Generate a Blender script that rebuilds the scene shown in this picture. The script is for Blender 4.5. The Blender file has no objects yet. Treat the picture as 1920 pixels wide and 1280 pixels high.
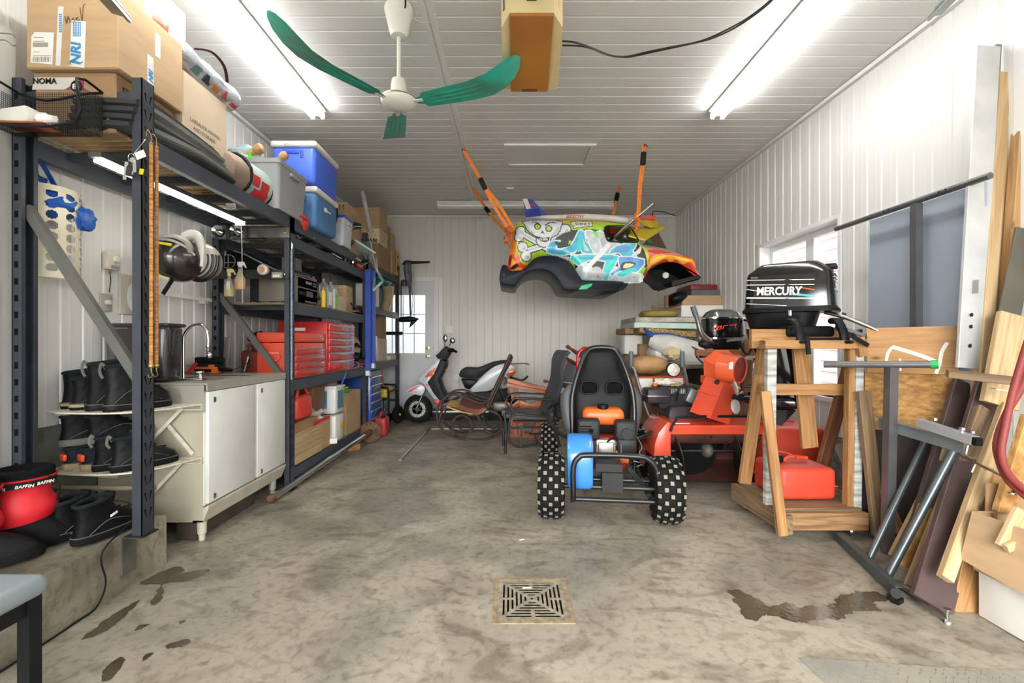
import bpy, bmesh, math, random
import numpy as np
from mathutils import Vector, Matrix, noise
random.seed(7)
SC = bpy.context.scene
COL = SC.collection
V = Vector
PI = math.pi
# ---- camera: stands in the garage doorway, lens height 1.15 m, looking down the room (+Y)
H, F, CX, CY = 1.15,870.0,957.0,641.0
cam = bpy.data.cameras.new('camera'); camo = bpy.data.objects.new('camera', cam); COL.objects.link(camo)
camo.location = (0,0, H); camo.rotation_euler = (PI/2,0,0)
cam.sensor_width = 36; cam.lens = F*36/1920
cam.shift_x = (960-CX)/1920; cam.shift_y = (CY-640)/1920
cam.clip_start = .05
SC.camera = camo
SC.view_settings.view_transform = 'Standard'; SC.view_settings.look = 'None'
SC.view_settings.gamma = 1; SC.view_settings.use_curve_mapping = False
SC.view_settings.exposure = 0.58
try:
    SC.cycles.max_bounces = 7; SC.cycles.diffuse_bounces = 5; SC.cycles.sample_clamp_indirect = 4
    SC.cycles.caustics_reflective = False; SC.cycles.caustics_refractive = False
except Exception: pass
# ---- sky and daylight
W = bpy.data.worlds.new('sky'); SC.world = W; W.use_nodes = True
_n = W.node_tree.nodes; _l = W.node_tree.links
_sky = _n.new('ShaderNodeTexSky'); _sky.sky_type = 'NISHITA'; _sky.sun_disc = False
_sky.sun_elevation = math.radians(38); _sky.sun_rotation = math.radians(200); _sky.air_density = 1.0; _sky.dust_density = 2.5
_hs = _n.new('ShaderNodeHueSaturation'); _hs.inputs['Saturation'].default_value = .14; _l.new(_sky.outputs[0], _hs.inputs['Color']); _l.new(_hs.outputs[0], _n['Background'].inputs[0]); _n['Background'].inputs[1].default_value = 1.0
def area(name, loc, rot, sx, sy, power, col=(1,1,1)):
    d = bpy.data.lights.new(name, 'AREA'); d.shape = 'RECTANGLE'; d.size = sx; d.size_y = sy; d.energy = power; d.color = col
    o = bpy.data.objects.new(name, d); COL.objects.link(o); o.location = loc; o.rotation_euler = rot; return o
area('doorway_daylight', (0.1,-1.95,1.35),(PI/2,0,0),4.2,2.3,34,(.93,.97,1))
TUBE_L = 20
# ---- pixel of the photograph -> point of the place, given one known coordinate
def P(px, py, Y): return V(((px-CX)*Y/F, Y, H+(CY-py)*Y/F))
def G(px, py, z=0.0): return P(px, py, (H-z)*F/(py-CY))
def SX(px, py, X): return P(px, py, X*F/(px-CX))
# ---- colour and materials
def lin(c):
    r = []
    for v in c[:3]:
        v = v/255.0; r.append(v/12.92 if v <= .04045 else ((v+.055)/1.055)**2.4)
    return (r[0], r[1], r[2],1)
def dk(c, k): return tuple(min(1, x*k) for x in c[:3])+(1,)
_mats = {}
def mat(name, c, rough=.5, metal=0, var=.12, scale=6, bump=.0, bscale=60, coat=0, emit=0, trans=0, alpha=1, c2=None, spec=.5, stretch=None, detail=5, paint=False):
    if name in _mats: return _mats[name]
    m = bpy.data.materials.new(name); m.use_nodes = True; _mats[name] = m
    nt = m.node_tree; N = nt.nodes; L = nt.links; b = N['Principled BSDF']
    a = lin(c)
    if max(c) < 64 and not metal and not coat: spec = min(spec, .18)
    b.inputs['Roughness'].default_value = rough; b.inputs['Metallic'].default_value = metal
    b.inputs['Specular IOR Level'].default_value = spec
    b.inputs['Coat Weight'].default_value = coat; b.inputs['Coat Roughness'].default_value = .08
    if trans: b.inputs['Transmission Weight'].default_value = trans
    if alpha < 1: b.inputs['Alpha'].default_value = alpha
    if emit: b.inputs['Emission Color'].default_value = a; b.inputs['Emission Strength'].default_value = emit
    tc = N.new('ShaderNodeTexCoord'); mp = N.new('ShaderNodeMapping'); L.new(tc.outputs['Object'], mp.inputs[0])
    if stretch: mp.inputs['Scale'].default_value = stretch
    nz = N.new('ShaderNodeTexNoise'); nz.inputs['Scale'].default_value = scale; nz.inputs['Detail'].default_value = detail
    L.new(mp.outputs[0], nz.inputs[0])
    if paint:
        at = N.new('ShaderNodeVertexColor'); at.layer_name = 'paint'; L.new(at.outputs[0], b.inputs['Base Color'])
    else:
        cr = N.new('ShaderNodeValToRGB'); e = cr.color_ramp.elements
        lo = lin(c2) if c2 else dk(a, 1-var*1.6)
        e[0].position = .32; e[0].color = lo; e[1].position = .68; e[1].color = a if c2 else dk(a, 1+var*.5)
        L.new(nz.outputs[0], cr.inputs[0]); L.new(cr.outputs[0], b.inputs['Base Color'])
    mr = N.new('ShaderNodeMapRange'); mr.inputs[3].default_value = max(0, rough-.08); mr.inputs[4].default_value = min(1, rough+.08)
    L.new(nz.outputs[0], mr.inputs[0]); L.new(mr.outputs[0], b.inputs['Roughness'])
    if bump:
        n2 = N.new('ShaderNodeTexNoise'); n2.inputs['Scale'].default_value = bscale; n2.inputs['Detail'].default_value = 4; L.new(mp.outputs[0], n2.inputs[0])
        bp = N.new('ShaderNodeBump'); bp.inputs['Strength'].default_value = bump; bp.inputs['Distance'].default_value = .01
        L.new(n2.outputs[0], bp.inputs['Height']); L.new(bp.outputs[0], b.inputs['Normal'])
    return m
def wood(name, c, c2, rough=.6, ring=1.0, knots=True):
    """grain runs along the object's own X axis"""
    if name in _mats: return _mats[name]
    m = mat(name, c, rough); nt = m.node_tree; N = nt.nodes; L = nt.links; b = N['Principled BSDF']
    oi = N.new('ShaderNodeObjectInfo'); tc = N.new('ShaderNodeTexCoord'); add = N.new('ShaderNodeVectorMath'); sc = N.new('ShaderNodeMath'); sc.operation = 'MULTIPLY'; sc.inputs[1].default_value = 31
    L.new(oi.outputs['Random'], sc.inputs[0]); L.new(tc.outputs['Object'], add.inputs[0]); L.new(sc.outputs[0], add.inputs[1])
    mp = N.new('ShaderNodeMapping'); mp.inputs['Scale'].default_value = (1.3*ring, 22*ring, 22*ring); L.new(add.outputs[0], mp.inputs[0])
    nz = N.new('ShaderNodeTexNoise'); nz.inputs['Scale'].default_value = 1.6; nz.inputs['Detail'].default_value = 8; nz.inputs['Distortion'].default_value = 1.2; L.new(mp.outputs[0], nz.inputs[0])
    cr = N.new('ShaderNodeValToRGB'); e = cr.color_ramp.elements; e[0].position = .35; e[0].color = lin(c2); e[1].position = .6; e[1].color = lin(c)
    L.new(nz.outputs[0], cr.inputs[0]); last = cr.outputs[0]
    if knots:
        mp2 = N.new('ShaderNodeMapping'); mp2.inputs['Scale'].default_value = (4.2,9,9); L.new(add.outputs[0], mp2.inputs[0])
        vo = N.new('ShaderNodeTexVoronoi'); vo.inputs['Scale'].default_value = 1; L.new(mp2.outputs[0], vo.inputs[0])
        c3 = N.new('ShaderNodeValToRGB'); f = c3.color_ramp.elements; f[0].position = .03; f[0].color = (1,1,1,1); f[1].position = .13; f[1].color = (0,0,0,1); L.new(vo.outputs['Distance'], c3.inputs[0])
        mx = N.new('ShaderNodeMix'); mx.data_type = 'RGBA'; mx.inputs[7].default_value = dk(lin(c2),.35); L.new(c3.outputs[0], mx.inputs[0]); L.new(last, mx.inputs[6]); last = mx.outputs[2]
    big = N.new('ShaderNodeTexNoise'); big.inputs['Scale'].default_value = 3; L.new(add.outputs[0], big.inputs[0])
    mr = N.new('ShaderNodeMapRange'); mr.inputs[3].default_value = .78; mr.inputs[4].default_value = 1.12; L.new(big.outputs[0], mr.inputs[0])
    ml = N.new('ShaderNodeMix'); ml.data_type = 'RGBA'; ml.blend_type = 'MULTIPLY'; ml.inputs[0].default_value = 1; L.new(last, ml.inputs[6]); L.new(mr.outputs[0], ml.inputs[7])
    L.new(ml.outputs[2], b.inputs['Base Color'])
    return m
# ---- mesh builder (world coordinates)
def basis(d, up=V((0,0,1))):
    d = V(d).normalized(); up = V(up)
    if abs(d.dot(up.normalized())) > .995: up = V((0,1,0)) if abs(d.y) < .9 else V((1,0,0))
    s = d.cross(up).normalized(); u = s.cross(d).normalized(); return d, s, u
class M:
    def __init__(s): s.v = []; s.f = []; s.sm = []
    def add(s, vs, fs, smooth=False):
        n = len(s.v); s.v += [V(v) for v in vs]; s.f += [tuple(i+n for i in f) for f in fs]; s.sm += [smooth]*len(fs); return s
    def box(s, x0, x1, y0, y1, z0, z1):
        return s.add([(x0, y0, z0),(x1, y0, z0),(x1, y1, z0),(x0, y1, z0),(x0, y0, z1),(x1, y0, z1),(x1, y1, z1),(x0, y1, z1)],
                     [(0,3,2,1),(4,5,6,7),(0,1,5,4),(1,2,6,5),(2,3,7,6),(3,0,4,7)])
    def obox(s, c, sz, R=None):
        c = V(c); R = R or Matrix.Identity(3); h = V(sz)/2
        vs = [c+R@V((sx*h.x, sy*h.y, sz_*h.z)) for sz_ in (-1,1) for sx, sy in ((-1,-1),(1,-1),(1,1),(-1,1))]
        return s.add(vs, [(0,3,2,1),(4,5,6,7),(0,1,5,4),(1,2,6,5),(2,3,7,6),(3,0,4,7)])
    def rbox(s, c, sz, r=.01, R=None, seg=2, taper=1.0, smooth=True):
        R = R or Matrix.Identity(3); c = V(c)
        bm = bmesh.new(); bmesh.ops.create_cube(bm, size=1)
        for v in bm.verts:
            k = taper if v.co.z > 0 else 1
            v.co = V((v.co.x*sz[0]*k, v.co.y*sz[1]*k, v.co.z*sz[2]))
        bmesh.ops.bevel(bm, geom=bm.edges[:], offset=min(r, min(sz)*.49), segments=seg, profile=.5, affect='EDGES')
        bm.verts.index_update()
        s.add([c+R@v.co for v in bm.verts],[tuple(v.index for v in f.verts) for f in bm.faces], smooth); bm.free(); return s
    def bar(s, p0, p1, w, t, up=(0,0,1)):
        p0 = V(p0); p1 = V(p1); d, sd, u = basis(p1-p0, up)
        R = Matrix((d, sd, u)).transposed()
        return s.obox((p0+p1)/2,((p1-p0).length, w, t), R)
    def rod(s, p0, p1, r, seg=10, r2=None): return s.tube([p0, p1],[r, r if r2 is None else r2], seg)
    def tube(s, pts, r, seg=8, closed=False, sub=0, flat=1.0, up=(0,0,1)):
        pts = [V(p) for p in pts]
        if sub: pts = smooth_path(pts, sub, closed)
        n = len(pts); rs = r if isinstance(r, (list, tuple)) else [r]*n
        if len(rs) != n: rs = [rs[min(len(rs)-1, int(i*len(rs)/n))] if 0 else rs[0]+(rs[-1]-rs[0])*i/(n-1) for i in range(n)] if len(rs) == 2 else list(np.interp(np.linspace(0,1, n), np.linspace(0,1, len(rs)), rs))
        vs = []; prev = None
        for i, p in enumerate(pts):
            a = pts[(i-1) % n] if (i or closed) else p; b = pts[(i+1) % n] if (i < n-1 or closed) else p
            d = (b-a)
            if d.length < 1e-9: d = V((0,0,1))
            d.normalize()
            if prev is None: _, sd, u = basis(d, up)
            else:
                u = prev-d*prev.dot(d)
                if u.length < 1e-6: _, sd, u = basis(d, up)
                u.normalize(); sd = d.cross(u)
            prev = u
            for k in range(seg):
                t = 2*PI*k/seg+PI/seg; vs.append(p+(sd*math.cos(t)+u*math.sin(t)*flat)*rs[i])
        fs = []
        m = n if closed else n-1
        for i in range(m):
            j = (i+1) % n
            for k in range(seg):
                k2 = (k+1) % seg; fs.append((i*seg+k, i*seg+k2, j*seg+k2, j*seg+k))
        sm = [True]*len(fs)
        N = len(s.v); s.v += vs; s.f += [tuple(i+N for i in f) for f in fs]; s.sm += [seg > 4]*len(fs)
        if not closed:
            s.f += [tuple(N+k for k in reversed(range(seg))), tuple(N+(n-1)*seg+k for k in range(seg))]; s.sm += [False]*2
        return s
    def lathe(s, prof, o=(0,0,0), ax=(0,0,1), seg=20, smooth=True, up=(0,1,0)):
        """prof: (radius, height) list; caps closed where radius > 0 at the ends"""
        o = V(o); d, a, b = basis(ax, up); vs = []; fs = []
        for r, h in prof:
            for k in range(seg):
                t = 2*PI*k/seg; vs.append(o+d*h+(a*math.cos(t)+b*math.sin(t))*max(r, 1e-5))
        for i in range(len(prof)-1):
            for k in range(seg):
                k2 = (k+1) % seg; fs.append((i*seg+k, i*seg+k2,(i+1)*seg+k2,(i+1)*seg+k))
        s.add(vs, fs, smooth); n = len(s.v)-len(vs)
        s.f += [tuple(n+k for k in reversed(range(seg))), tuple(n+(len(prof)-1)*seg+k for k in range(seg))]; s.sm += [False]*2
        return s
    def ball(s, c, r, R=None, seg=14, rings=9, e=1.0, dent=0, seed=0):
        """ellipsoid; e<1 squarer; dent adds lumps"""
        c = V(c); R = R or Matrix.Identity(3); r = (r, r, r) if isinstance(r, (int, float)) else r
        pw = lambda x: math.copysign(abs(x)**e, x)
        vs = [c+R@V((0,0,-r[2]))]
        for i in range(1, rings):
            ph = -PI/2+PI*i/rings
            for k in range(seg):
                t = 2*PI*k/seg
                q = V((pw(math.cos(ph))*pw(math.cos(t)), pw(math.cos(ph))*pw(math.sin(t)), pw(math.sin(ph))))
                if dent: q *= 1+dent*noise.noise(q*2.3+V((seed, 0,0)))
                vs.append(c+R@V((q.x*r[0], q.y*r[1], q.z*r[2])))
        vs.append(c+R@V((0,0, r[2]))); fs = []
        for k in range(seg):
            fs.append((0,1+(k+1) % seg, 1+k))
            fs.append((len(vs)-1,1+(rings-2)*seg+k, 1+(rings-2)*seg+(k+1) % seg))
        for i in range(rings-2):
            for k in range(seg):
                k2 = (k+1) % seg; fs.append((1+i*seg+k, 1+i*seg+k2,1+(i+1)*seg+k2,1+(i+1)*seg+k))
        return s.add(vs, fs, True)
    def loft(s, rings, smooth=True, cap=True, closed_ring=True):
        n = len(rings[0]); vs = [V(p) for r in rings for p in r]; fs = []
        m = n if closed_ring else n-1
        for i in range(len(rings)-1):
            for k in range(m):
                k2 = (k+1) % n; fs.append((i*n+k, i*n+k2,(i+1)*n+k2,(i+1)*n+k))
        N = len(s.v); s.add(vs, fs, smooth)
        if cap and closed_ring:
            s.f += [tuple(N+k for k in reversed(range(n))), tuple(N+(len(rings)-1)*n+k for k in range(n))]; s.sm += [False]*2
        return s
    def prism(s, poly, o, u, v, depth):
        """2D polygon in the plane (u,v) at o, extruded by vector depth"""
        o = V(o); u = V(u); v = V(v); dp = V(depth); n = len(poly)
        a = [o+u*x+v*y for x, y in poly]; b = [p+dp for p in a]
        return s.add(a+b, [tuple(reversed(range(n))), tuple(range(n, 2*n))]+[(i, (i+1) % n, n+(i+1) % n, n+i) for i in range(n)])
    def pts(s, pts, depth):
        """3D polygon extruded by vector depth"""
        a = [V(p) for p in pts]; dp = V(depth); n = len(a)
        return s.add(a+[p+dp for p in a],[tuple(reversed(range(n))), tuple(range(n, 2*n))]+[(i, (i+1) % n, n+(i+1) % n, n+i) for i in range(n)])
    def slab(s, px, Y, t, r=.01, sub=0, seg=2):
        """outline given in picture coordinates at distance Y, thickness T away from it, rounded edges"""
        a = [P(x, y, Y) for x, y in px]
        if sub: a = smooth_path(a, sub, True)
        bm = bmesh.new(); vs = [bm.verts.new(p) for p in a]; f = bm.faces.new(vs)
        e = bmesh.ops.extrude_face_region(bm, geom=[f]); nv = [g for g in e['geom'] if isinstance(g, bmesh.types.BMVert)]
        for v in nv: v.co.y += t
        if r: bmesh.ops.bevel(bm, geom=[g for g in bm.edges if len(g.link_faces) == 2 and abs(g.verts[0].co.y-g.verts[1].co.y) < t*.4], offset=min(r, t*.45), segments=seg, profile=.5, affect='EDGES', clamp_overlap=True)
        bm.verts.index_update(); s.add([v.co.copy() for v in bm.verts],[tuple(v.index for v in g.verts) for g in bm.faces], True); bm.free(); return s
    def sheet(s, A, B, t, sub=4):
        """curved sheet of thickness T between the curves A and B"""
        A = smooth_path([V(p) for p in A], sub) if sub else [V(p) for p in A]; B = smooth_path([V(p) for p in B], sub) if sub else [V(p) for p in B]; R_ = []
        for i in range(len(A)):
            d = (A[min(i+1, len(A)-1)]-A[max(i-1,0)]); n = d.cross(B[i]-A[i]).normalized()*t/2
            R_.append([A[i]-n, A[i]+n, A[i].lerp(B[i],.5)+n, B[i]+n, B[i]-n, A[i].lerp(B[i],.5)-n])
        return s.loft(R_)
    def grid(s, fn, nu, nv, smooth=True):
        vs = [fn(i/nu, j/nv) for j in range(nv+1) for i in range(nu+1)]
        return s.add(vs, [(j*(nu+1)+i, j*(nu+1)+i+1,(j+1)*(nu+1)+i+1,(j+1)*(nu+1)+i) for j in range(nv) for i in range(nu)], smooth)
    def xf(s, mtx): s.v = [mtx@v for v in s.v]; return s
def smooth_path(pts, sub, closed=False):
    n = len(pts); out = []
    m = n if closed else n-1
    for i in range(m):
        p0 = pts[(i-1) % n] if (closed or i) else pts[0]; p1 = pts[i]; p2 = pts[(i+1) % n]; p3 = pts[(i+2) % n] if (closed or i < n-2) else pts[-1]
        for k in range(sub):
            t = k/sub; out.append(.5*((2*p1)+(p2-p0)*t+(2*p0-5*p1+4*p2-p3)*t*t+(3*p1-p0-3*p2+p3)*t**3))
    if not closed: out.append(pts[-1])
    return out
def Rz(a): return Matrix.Rotation(math.radians(a),3, 'Z')
def Rx(a): return Matrix.Rotation(math.radians(a),3, 'X')
def Ry(a): return Matrix.Rotation(math.radians(a),3, 'Y')
def _name(n): return n
def mesh_of(mb, name, m, inv=None):
    me = bpy.data.meshes.new(name)
    vs = [inv@v for v in mb.v] if inv else mb.v
    me.from_pydata([tuple(v) for v in vs],[], mb.f)
    me.polygons.foreach_set('use_smooth', mb.sm)
    me.materials.append(m); me.validate(); me.update()
    bm = bmesh.new(); bm.from_mesh(me); bmesh.ops.recalc_face_normals(bm, faces=bm.faces); bm.to_mesh(me); bm.free()
    if any(mb.sm): me.set_sharp_from_angle(angle=math.radians(42))
    return me
_wm = {}
def wmat(o): return _wm.get(o.name, Matrix.Identity(4)) if o else Matrix.Identity(4)
def thing(name, label, cat, loc=(0,0,0), group=None, parent=None):
    o = bpy.data.objects.new(name, None); COL.objects.link(o); o.location = loc; o.empty_display_size = .1
    _wm[o.name] = Matrix.Translation(V(loc))
    if label: o['label'] = label
    if cat: o['category'] = cat
    if group: o['group'] = group
    return o
def part(name, mb, m, parent=None, label=None, kind=None):
    """one mesh object; MB in world coordinates; its origin sits at its parent's"""
    inv = wmat(parent).inverted() if parent else None
    me = mesh_of(mb, name, m, inv); o = bpy.data.objects.new(name, me); COL.objects.link(o)
    if parent: o.parent = parent; _wm[o.name] = wmat(parent)
    if label: o['label'] = label
    if kind: o['kind'] = kind
    return o
def solo(name, mb, m, label, cat, group=None, kind=None):
    xs = [v.x for v in mb.v]; ys = [v.y for v in mb.v]; zs = [v.z for v in mb.v]
    loc = V(((min(xs)+max(xs))/2,(min(ys)+max(ys))/2, min(zs)))
    me = mesh_of(mb, name, m, Matrix.Translation(-loc)); o = bpy.data.objects.new(name, me); COL.objects.link(o); o.location = loc
    _wm[o.name] = Matrix.Translation(loc)
    if label: o['label'] = label
    if cat: o['category'] = cat
    if group: o['group'] = group
    if kind: o['kind'] = kind
    return o
def struct(name, mb, m, parent=None):
    o = part(name, mb, m, parent)
    if not parent: o['kind'] = 'structure'
    return o
_unit = {}
def board(name, p0, p1, w, t, wdir, m, parent=None, label=None, cat=None, group=None, cut0=0, cut1=0):
    """a board from p0 to p1 (centre line), width W along wdir, thickness T; grain along its length"""
    p0 = V(p0); p1 = V(p1); d = (p1-p0); L = d.length; d.normalize()
    u = V(wdir); u = (u-d*u.dot(d)).normalized(); n = d.cross(u)
    mt = Matrix(((d.x, u.x, n.x, p0.x),(d.y, u.y, n.y, p0.y),(d.z, u.z, n.z, p0.z),(0,0,0,1)))
    e = min(.003, t*.12); q = M(); y, z = w/2, t/2
    ring = lambda x, k: [V((x+k*yy/y, yy, zz)) for yy, zz in ((-y+e, -z),(y-e, -z),(y, -z+e),(y, z-e),(y-e, z),(-y+e, z),(-y, z-e),(-y, -z+e))]
    q.loft([ring(0, cut0), ring(L, cut1)], smooth=False)
    me = mesh_of(q, name, m); o = bpy.data.objects.new(name, me); COL.objects.link(o)
    if parent: o.parent = parent; o.matrix_local = wmat(parent).inverted()@mt
    else: o.matrix_local = mt
    _wm[o.name] = mt
    if label: o['label'] = label
    if cat: o['category'] = cat
    if group: o['group'] = group
    return o
def kids(o): return [c for c in COL.objects if c.parent == o]
def dup(root, loc, rotz=0, label=None, scale=None):
    r = root.copy(); COL.objects.link(r); r.location = loc; r.rotation_euler = (0,0, math.radians(rotz))
    if scale: r.scale = scale
    if label: r['label'] = label
    for c in kids(root):
        k = c.copy(); COL.objects.link(k); k.parent = r
        for g in kids(c):
            h = g.copy(); COL.objects.link(h); h.parent = k
    return r
def text(name, s, size, o, u, v, m, parent, depth=.001, bold=0.0, shear=0, align='LEFT', label=None, sx=1.0):
    """flat raised lettering: O lower left, U reading direction, V up"""
    c = bpy.data.curves.new(name, 'FONT'); c.body = s; c.size = size; c.offset = bold; c.shear = shear; c.align_x = align; c.resolution_u = 3
    c.extrude = depth
    t = bpy.data.objects.new(name, c); COL.objects.link(t)
    dg = bpy.context.evaluated_depsgraph_get(); me = bpy.data.meshes.new_from_object(t.evaluated_get(dg))
    bpy.data.objects.remove(t); bpy.data.curves.remove(c)
    u = V(u).normalized(); v = V(v); v = (v-u*v.dot(u)).normalized(); n = u.cross(v); o = V(o)
    mt = Matrix(((u.x*sx, v.x, n.x, o.x),(u.y*sx, v.y, n.y, o.y),(u.z*sx, v.z, n.z, o.z),(0,0,0,1)))
    me.transform(wmat(parent).inverted()@mt); me.materials.clear(); me.materials.append(m)
    ob = bpy.data.objects.new(name, me); COL.objects.link(ob); ob.parent = parent
    _wm[ob.name] = wmat(parent)
    if label: ob['label'] = label
    return ob
def painted(me_obj, fn):
    """fill the colour attribute 'paint' from fn(world vertex) -> sRGB 0-255"""
    me = me_obj.data; at = me.color_attributes.new('paint', 'FLOAT_COLOR', 'POINT'); w = _wm.get(me_obj.name, Matrix.Identity(4))
    arr = []
    for v in me.vertices: arr += lin(fn(w@v.co))
    at.data.foreach_set('color', arr)
PAINT = mat('printed paint', (255,255,255),.32, coat=.3, paint=True)
PRINT = mat('printed paper', (255,255,255),.6, paint=True)
# ---- palette
WHITE = mat('white enamel siding', (224,224,221),.38, var=.03, scale=1.5)
WALLM = mat('cream painted siding', (216,213,205),.42, var=.05, scale=1.2)
TRIMW = mat('white trim', (228,228,224),.4, var=.03)
BLACK = mat('black plastic', (19,20,22),.45, var=.2, spec=.35)
GLOSSB = mat('gloss black', (14,15,18),.16, var=.1, coat=.6)
RUBBER = mat('black rubber', (24,24,24),.85, var=.25, bump=.2)
STEEL = mat('brushed steel', (176,176,172),.32,1, var=.1, scale=20)
CHROME = mat('chrome', (215,216,218),.12,1, var=.03)
DSTEEL = mat('dark steel', (70,70,70),.45,.8, var=.25, scale=15)
RACK = mat('rack charcoal paint', (66,72,82),.5, var=.12, scale=9, bump=.05)
RACKD = mat('rack upright paint', (54,58,66),.5, var=.15, scale=9, bump=.05)
HOLE = mat('dark hole', (8,8,9),.9)
CARD = mat('cardboard', (182,152,116),.85, var=.1, scale=3, bump=.08, bscale=30, stretch=(1,1,6))
CARDL = mat('pale cardboard', (204,184,158),.85, var=.08, scale=3, bump=.08, bscale=30)
CARDD = mat('brown cardboard', (156,124,90),.85, var=.12, scale=4, bump=.08)
REDP = mat('red plastic', (205,45,34),.4, var=.12, scale=5)
RED = mat('red enamel', (196,34,38),.28, var=.1, coat=.3)
ORANGE = mat('orange red enamel', (208,76,50),.33, var=.12, scale=4, coat=.3)
ORANGE2 = mat('orange plastic', (232,108,40),.4, var=.1)
BLUE = mat('blue enamel', (52,88,184),.35, var=.1)
PAPER = mat('white paper', (232,230,224),.7, var=.05)
INK = mat('black ink', (28,27,28),.7)
BLUEINK = mat('blue ink', (46,132,190),.7)
WIRE = mat('white coated wire', (226,218,200),.45, var=.15, scale=20)
PINE = wood('pine', (186,150,102),(156,118,74))
PINEL = wood('light pine', (196,170,130),(172,142,100))
PINED = wood('aged pine', (150,116,78),(108,78,50))
TEAK = wood('orange brown wood', (176,96,48),(126,60,28),.4, knots=False)
GLASS = mat('clear glass', (236,244,246),.04, alpha=.13, var=.01)
# =================== the room ===================
XL, XR, YB, YF, CE = -2.385,2.59,7.25,-2.1,3.13
PITCH = .13
def cladding(parent, n, o, u, v, nrm, spans, m):
    """one object per panel strip: a flat with a grooved edge, U across, V along, NRM into the room"""
    o = V(o); u = V(u); v = V(v); nrm = V(nrm); cache = {}
    gd = .0028 if nrm.z < 0 else .008; prof = [(0,-gd),(.010,-gd),(.016,0),(.05,0),(.069,.0012 if nrm.z >= 0 else 0),(.072,0),(PITCH-.005,0),(PITCH, -gd)]
    for i in range(n):
        for a, b in spans(i):
            k = round(b-a, 4)
            if k not in cache:
                q = M(); vs = [u*x+nrm*h for x, h in prof]+[u*x+nrm*h+v*k for x, h in prof]; L = len(prof)
                q.add(vs, [(j, j+1, L+j+1, L+j) for j in range(L-1)])
                me = bpy.data.meshes.new('panel'); me.from_pydata([tuple(w) for w in q.v],[], q.f); me.materials.append(m)
                if me.polygons[3].normal.dot(nrm) < 0: me.flip_normals()
                cache[k] = me
            ob = bpy.data.objects.new('panel', cache[k]); COL.objects.link(ob); ob.parent = parent
            ob.location = o+u*(PITCH*i)+v*a
# floor
CONC = mat('concrete floor', (180,172,156),.62)
def _concrete(m, light, mid, dark, wear=1.0):
    nt = m.node_tree; N = nt.nodes; L = nt.links; b = N['Principled BSDF']
    tc = N.new('ShaderNodeTexCoord')
    def nz(sc, det=6, dist=0, st=(1,1,1)):
        mp = N.new('ShaderNodeMapping'); mp.inputs['Scale'].default_value = st; L.new(tc.outputs['Object'], mp.inputs[0])
        t = N.new('ShaderNodeTexNoise'); t.inputs['Scale'].default_value = sc; t.inputs['Detail'].default_value = det; t.inputs['Distortion'].default_value = dist; L.new(mp.outputs[0], t.inputs[0]); return t.outputs[0]
    def ramp(src, stops):
        r = N.new('ShaderNodeValToRGB'); e = r.color_ramp.elements
        while len(e) < len(stops): e.new(.5)
        for k, (p, c) in enumerate(stops): e[k].position = p; e[k].color = c
        L.new(src, r.inputs[0]); return r.outputs[0]
    def mix(f, a, bb, mode='MIX'):
        x = N.new('ShaderNodeMix'); x.data_type = 'RGBA'; x.blend_type = mode
        if isinstance(f, float): x.inputs[0].default_value = f
        else: L.new(f, x.inputs[0])
        for s, val in ((6, a),(7, bb)):
            if isinstance(val, tuple): x.inputs[s].default_value = val
            else: L.new(val, x.inputs[s])
        return x.outputs[2]
    base = ramp(nz(1.7,12,1.1),[(.40, lin(mid)),(.54, lin(light))])
    g = ramp(nz(.9,8,1.6),[(.48,(0,0,0,1)),(.60,(1,1,1,1))])
    c = mix(g, base, mix(.6, base, lin(dark)))
    fine = ramp(nz(26,10,.6),[(.3,(.62,.60,.56,1)),(.5,(1,1,1,1)),(.75,(1.06,1.05,1.03,1))])
    c = mix(.9, c, mix(1.0, c, fine, 'MULTIPLY'))
    sw = ramp(nz(2.1,14,3.2,(1,1.7,1)),[(.36,(.60,.57,.52,1)),(.46,(1,1,1,1)),(.62,(1,1,1,1)),(.7,(1.1,1.09,1.07,1))])
    c = mix(.75*wear, c, mix(1.0, c, sw, 'MULTIPLY'))
    sp = ramp(nz(70,3),[(.27,(.25,.22,.18,1)),(.31,(1,1,1,1))])
    c = mix(.7, c, mix(1.0, c, sp, 'MULTIPLY'))
    L.new(c, b.inputs['Base Color'])
    r = ramp(nz(3.1,8,1),[(.35,(.34,)*3+(1,)),(.65,(.68,)*3+(1,))]); L.new(r, b.inputs['Roughness'])
    bp = N.new('ShaderNodeBump'); bp.inputs['Strength'].default_value = .25; bp.inputs['Distance'].default_value = .006; L.new(nz(34,8,.5), bp.inputs['Height']); L.new(bp.outputs[0], b.inputs['Normal'])
_concrete(CONC, (155,147,132),(138,130,116),(104,101,92))
q = M(); dr = (-.076,.385,1.925,2.23)   # opening over the drain pit: x0,x1,y0,y1
g0 = G(930,1165); g1 = G(1071,1165); g2 = G(932,1088)
dr = (g0.x, g1.x, g0.y, g2.y)
X = [XL-.4, dr[0], dr[1], XR+.3]; Y = [YF-1.5, dr[2], dr[3], YB+.2]
for i in range(3):
    for j in range(3):
        if i == 1 and j == 1: continue
        q.add([(X[i], Y[j],0),(X[i+1], Y[j],0),(X[i+1], Y[j+1],0),(X[i], Y[j+1],0)],[(0,1,2,3)])
floor = struct('floor', q, CONC)
q = M(); q.box(dr[0]-.02, dr[1]+.02, dr[2]-.02, dr[3]+.02,-.25,-.24)
for a in ((dr[0]-.02, dr[0], dr[2]-.02, dr[3]+.02),(dr[1], dr[1]+.02, dr[2]-.02, dr[3]+.02),(dr[0], dr[1], dr[2]-.02, dr[2]),(dr[0], dr[1], dr[3], dr[3]+.02)): q.box(*a, -.24,-.002)
struct('trim_1', q, mat('drain pit', (40,32,24),.9))
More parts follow.
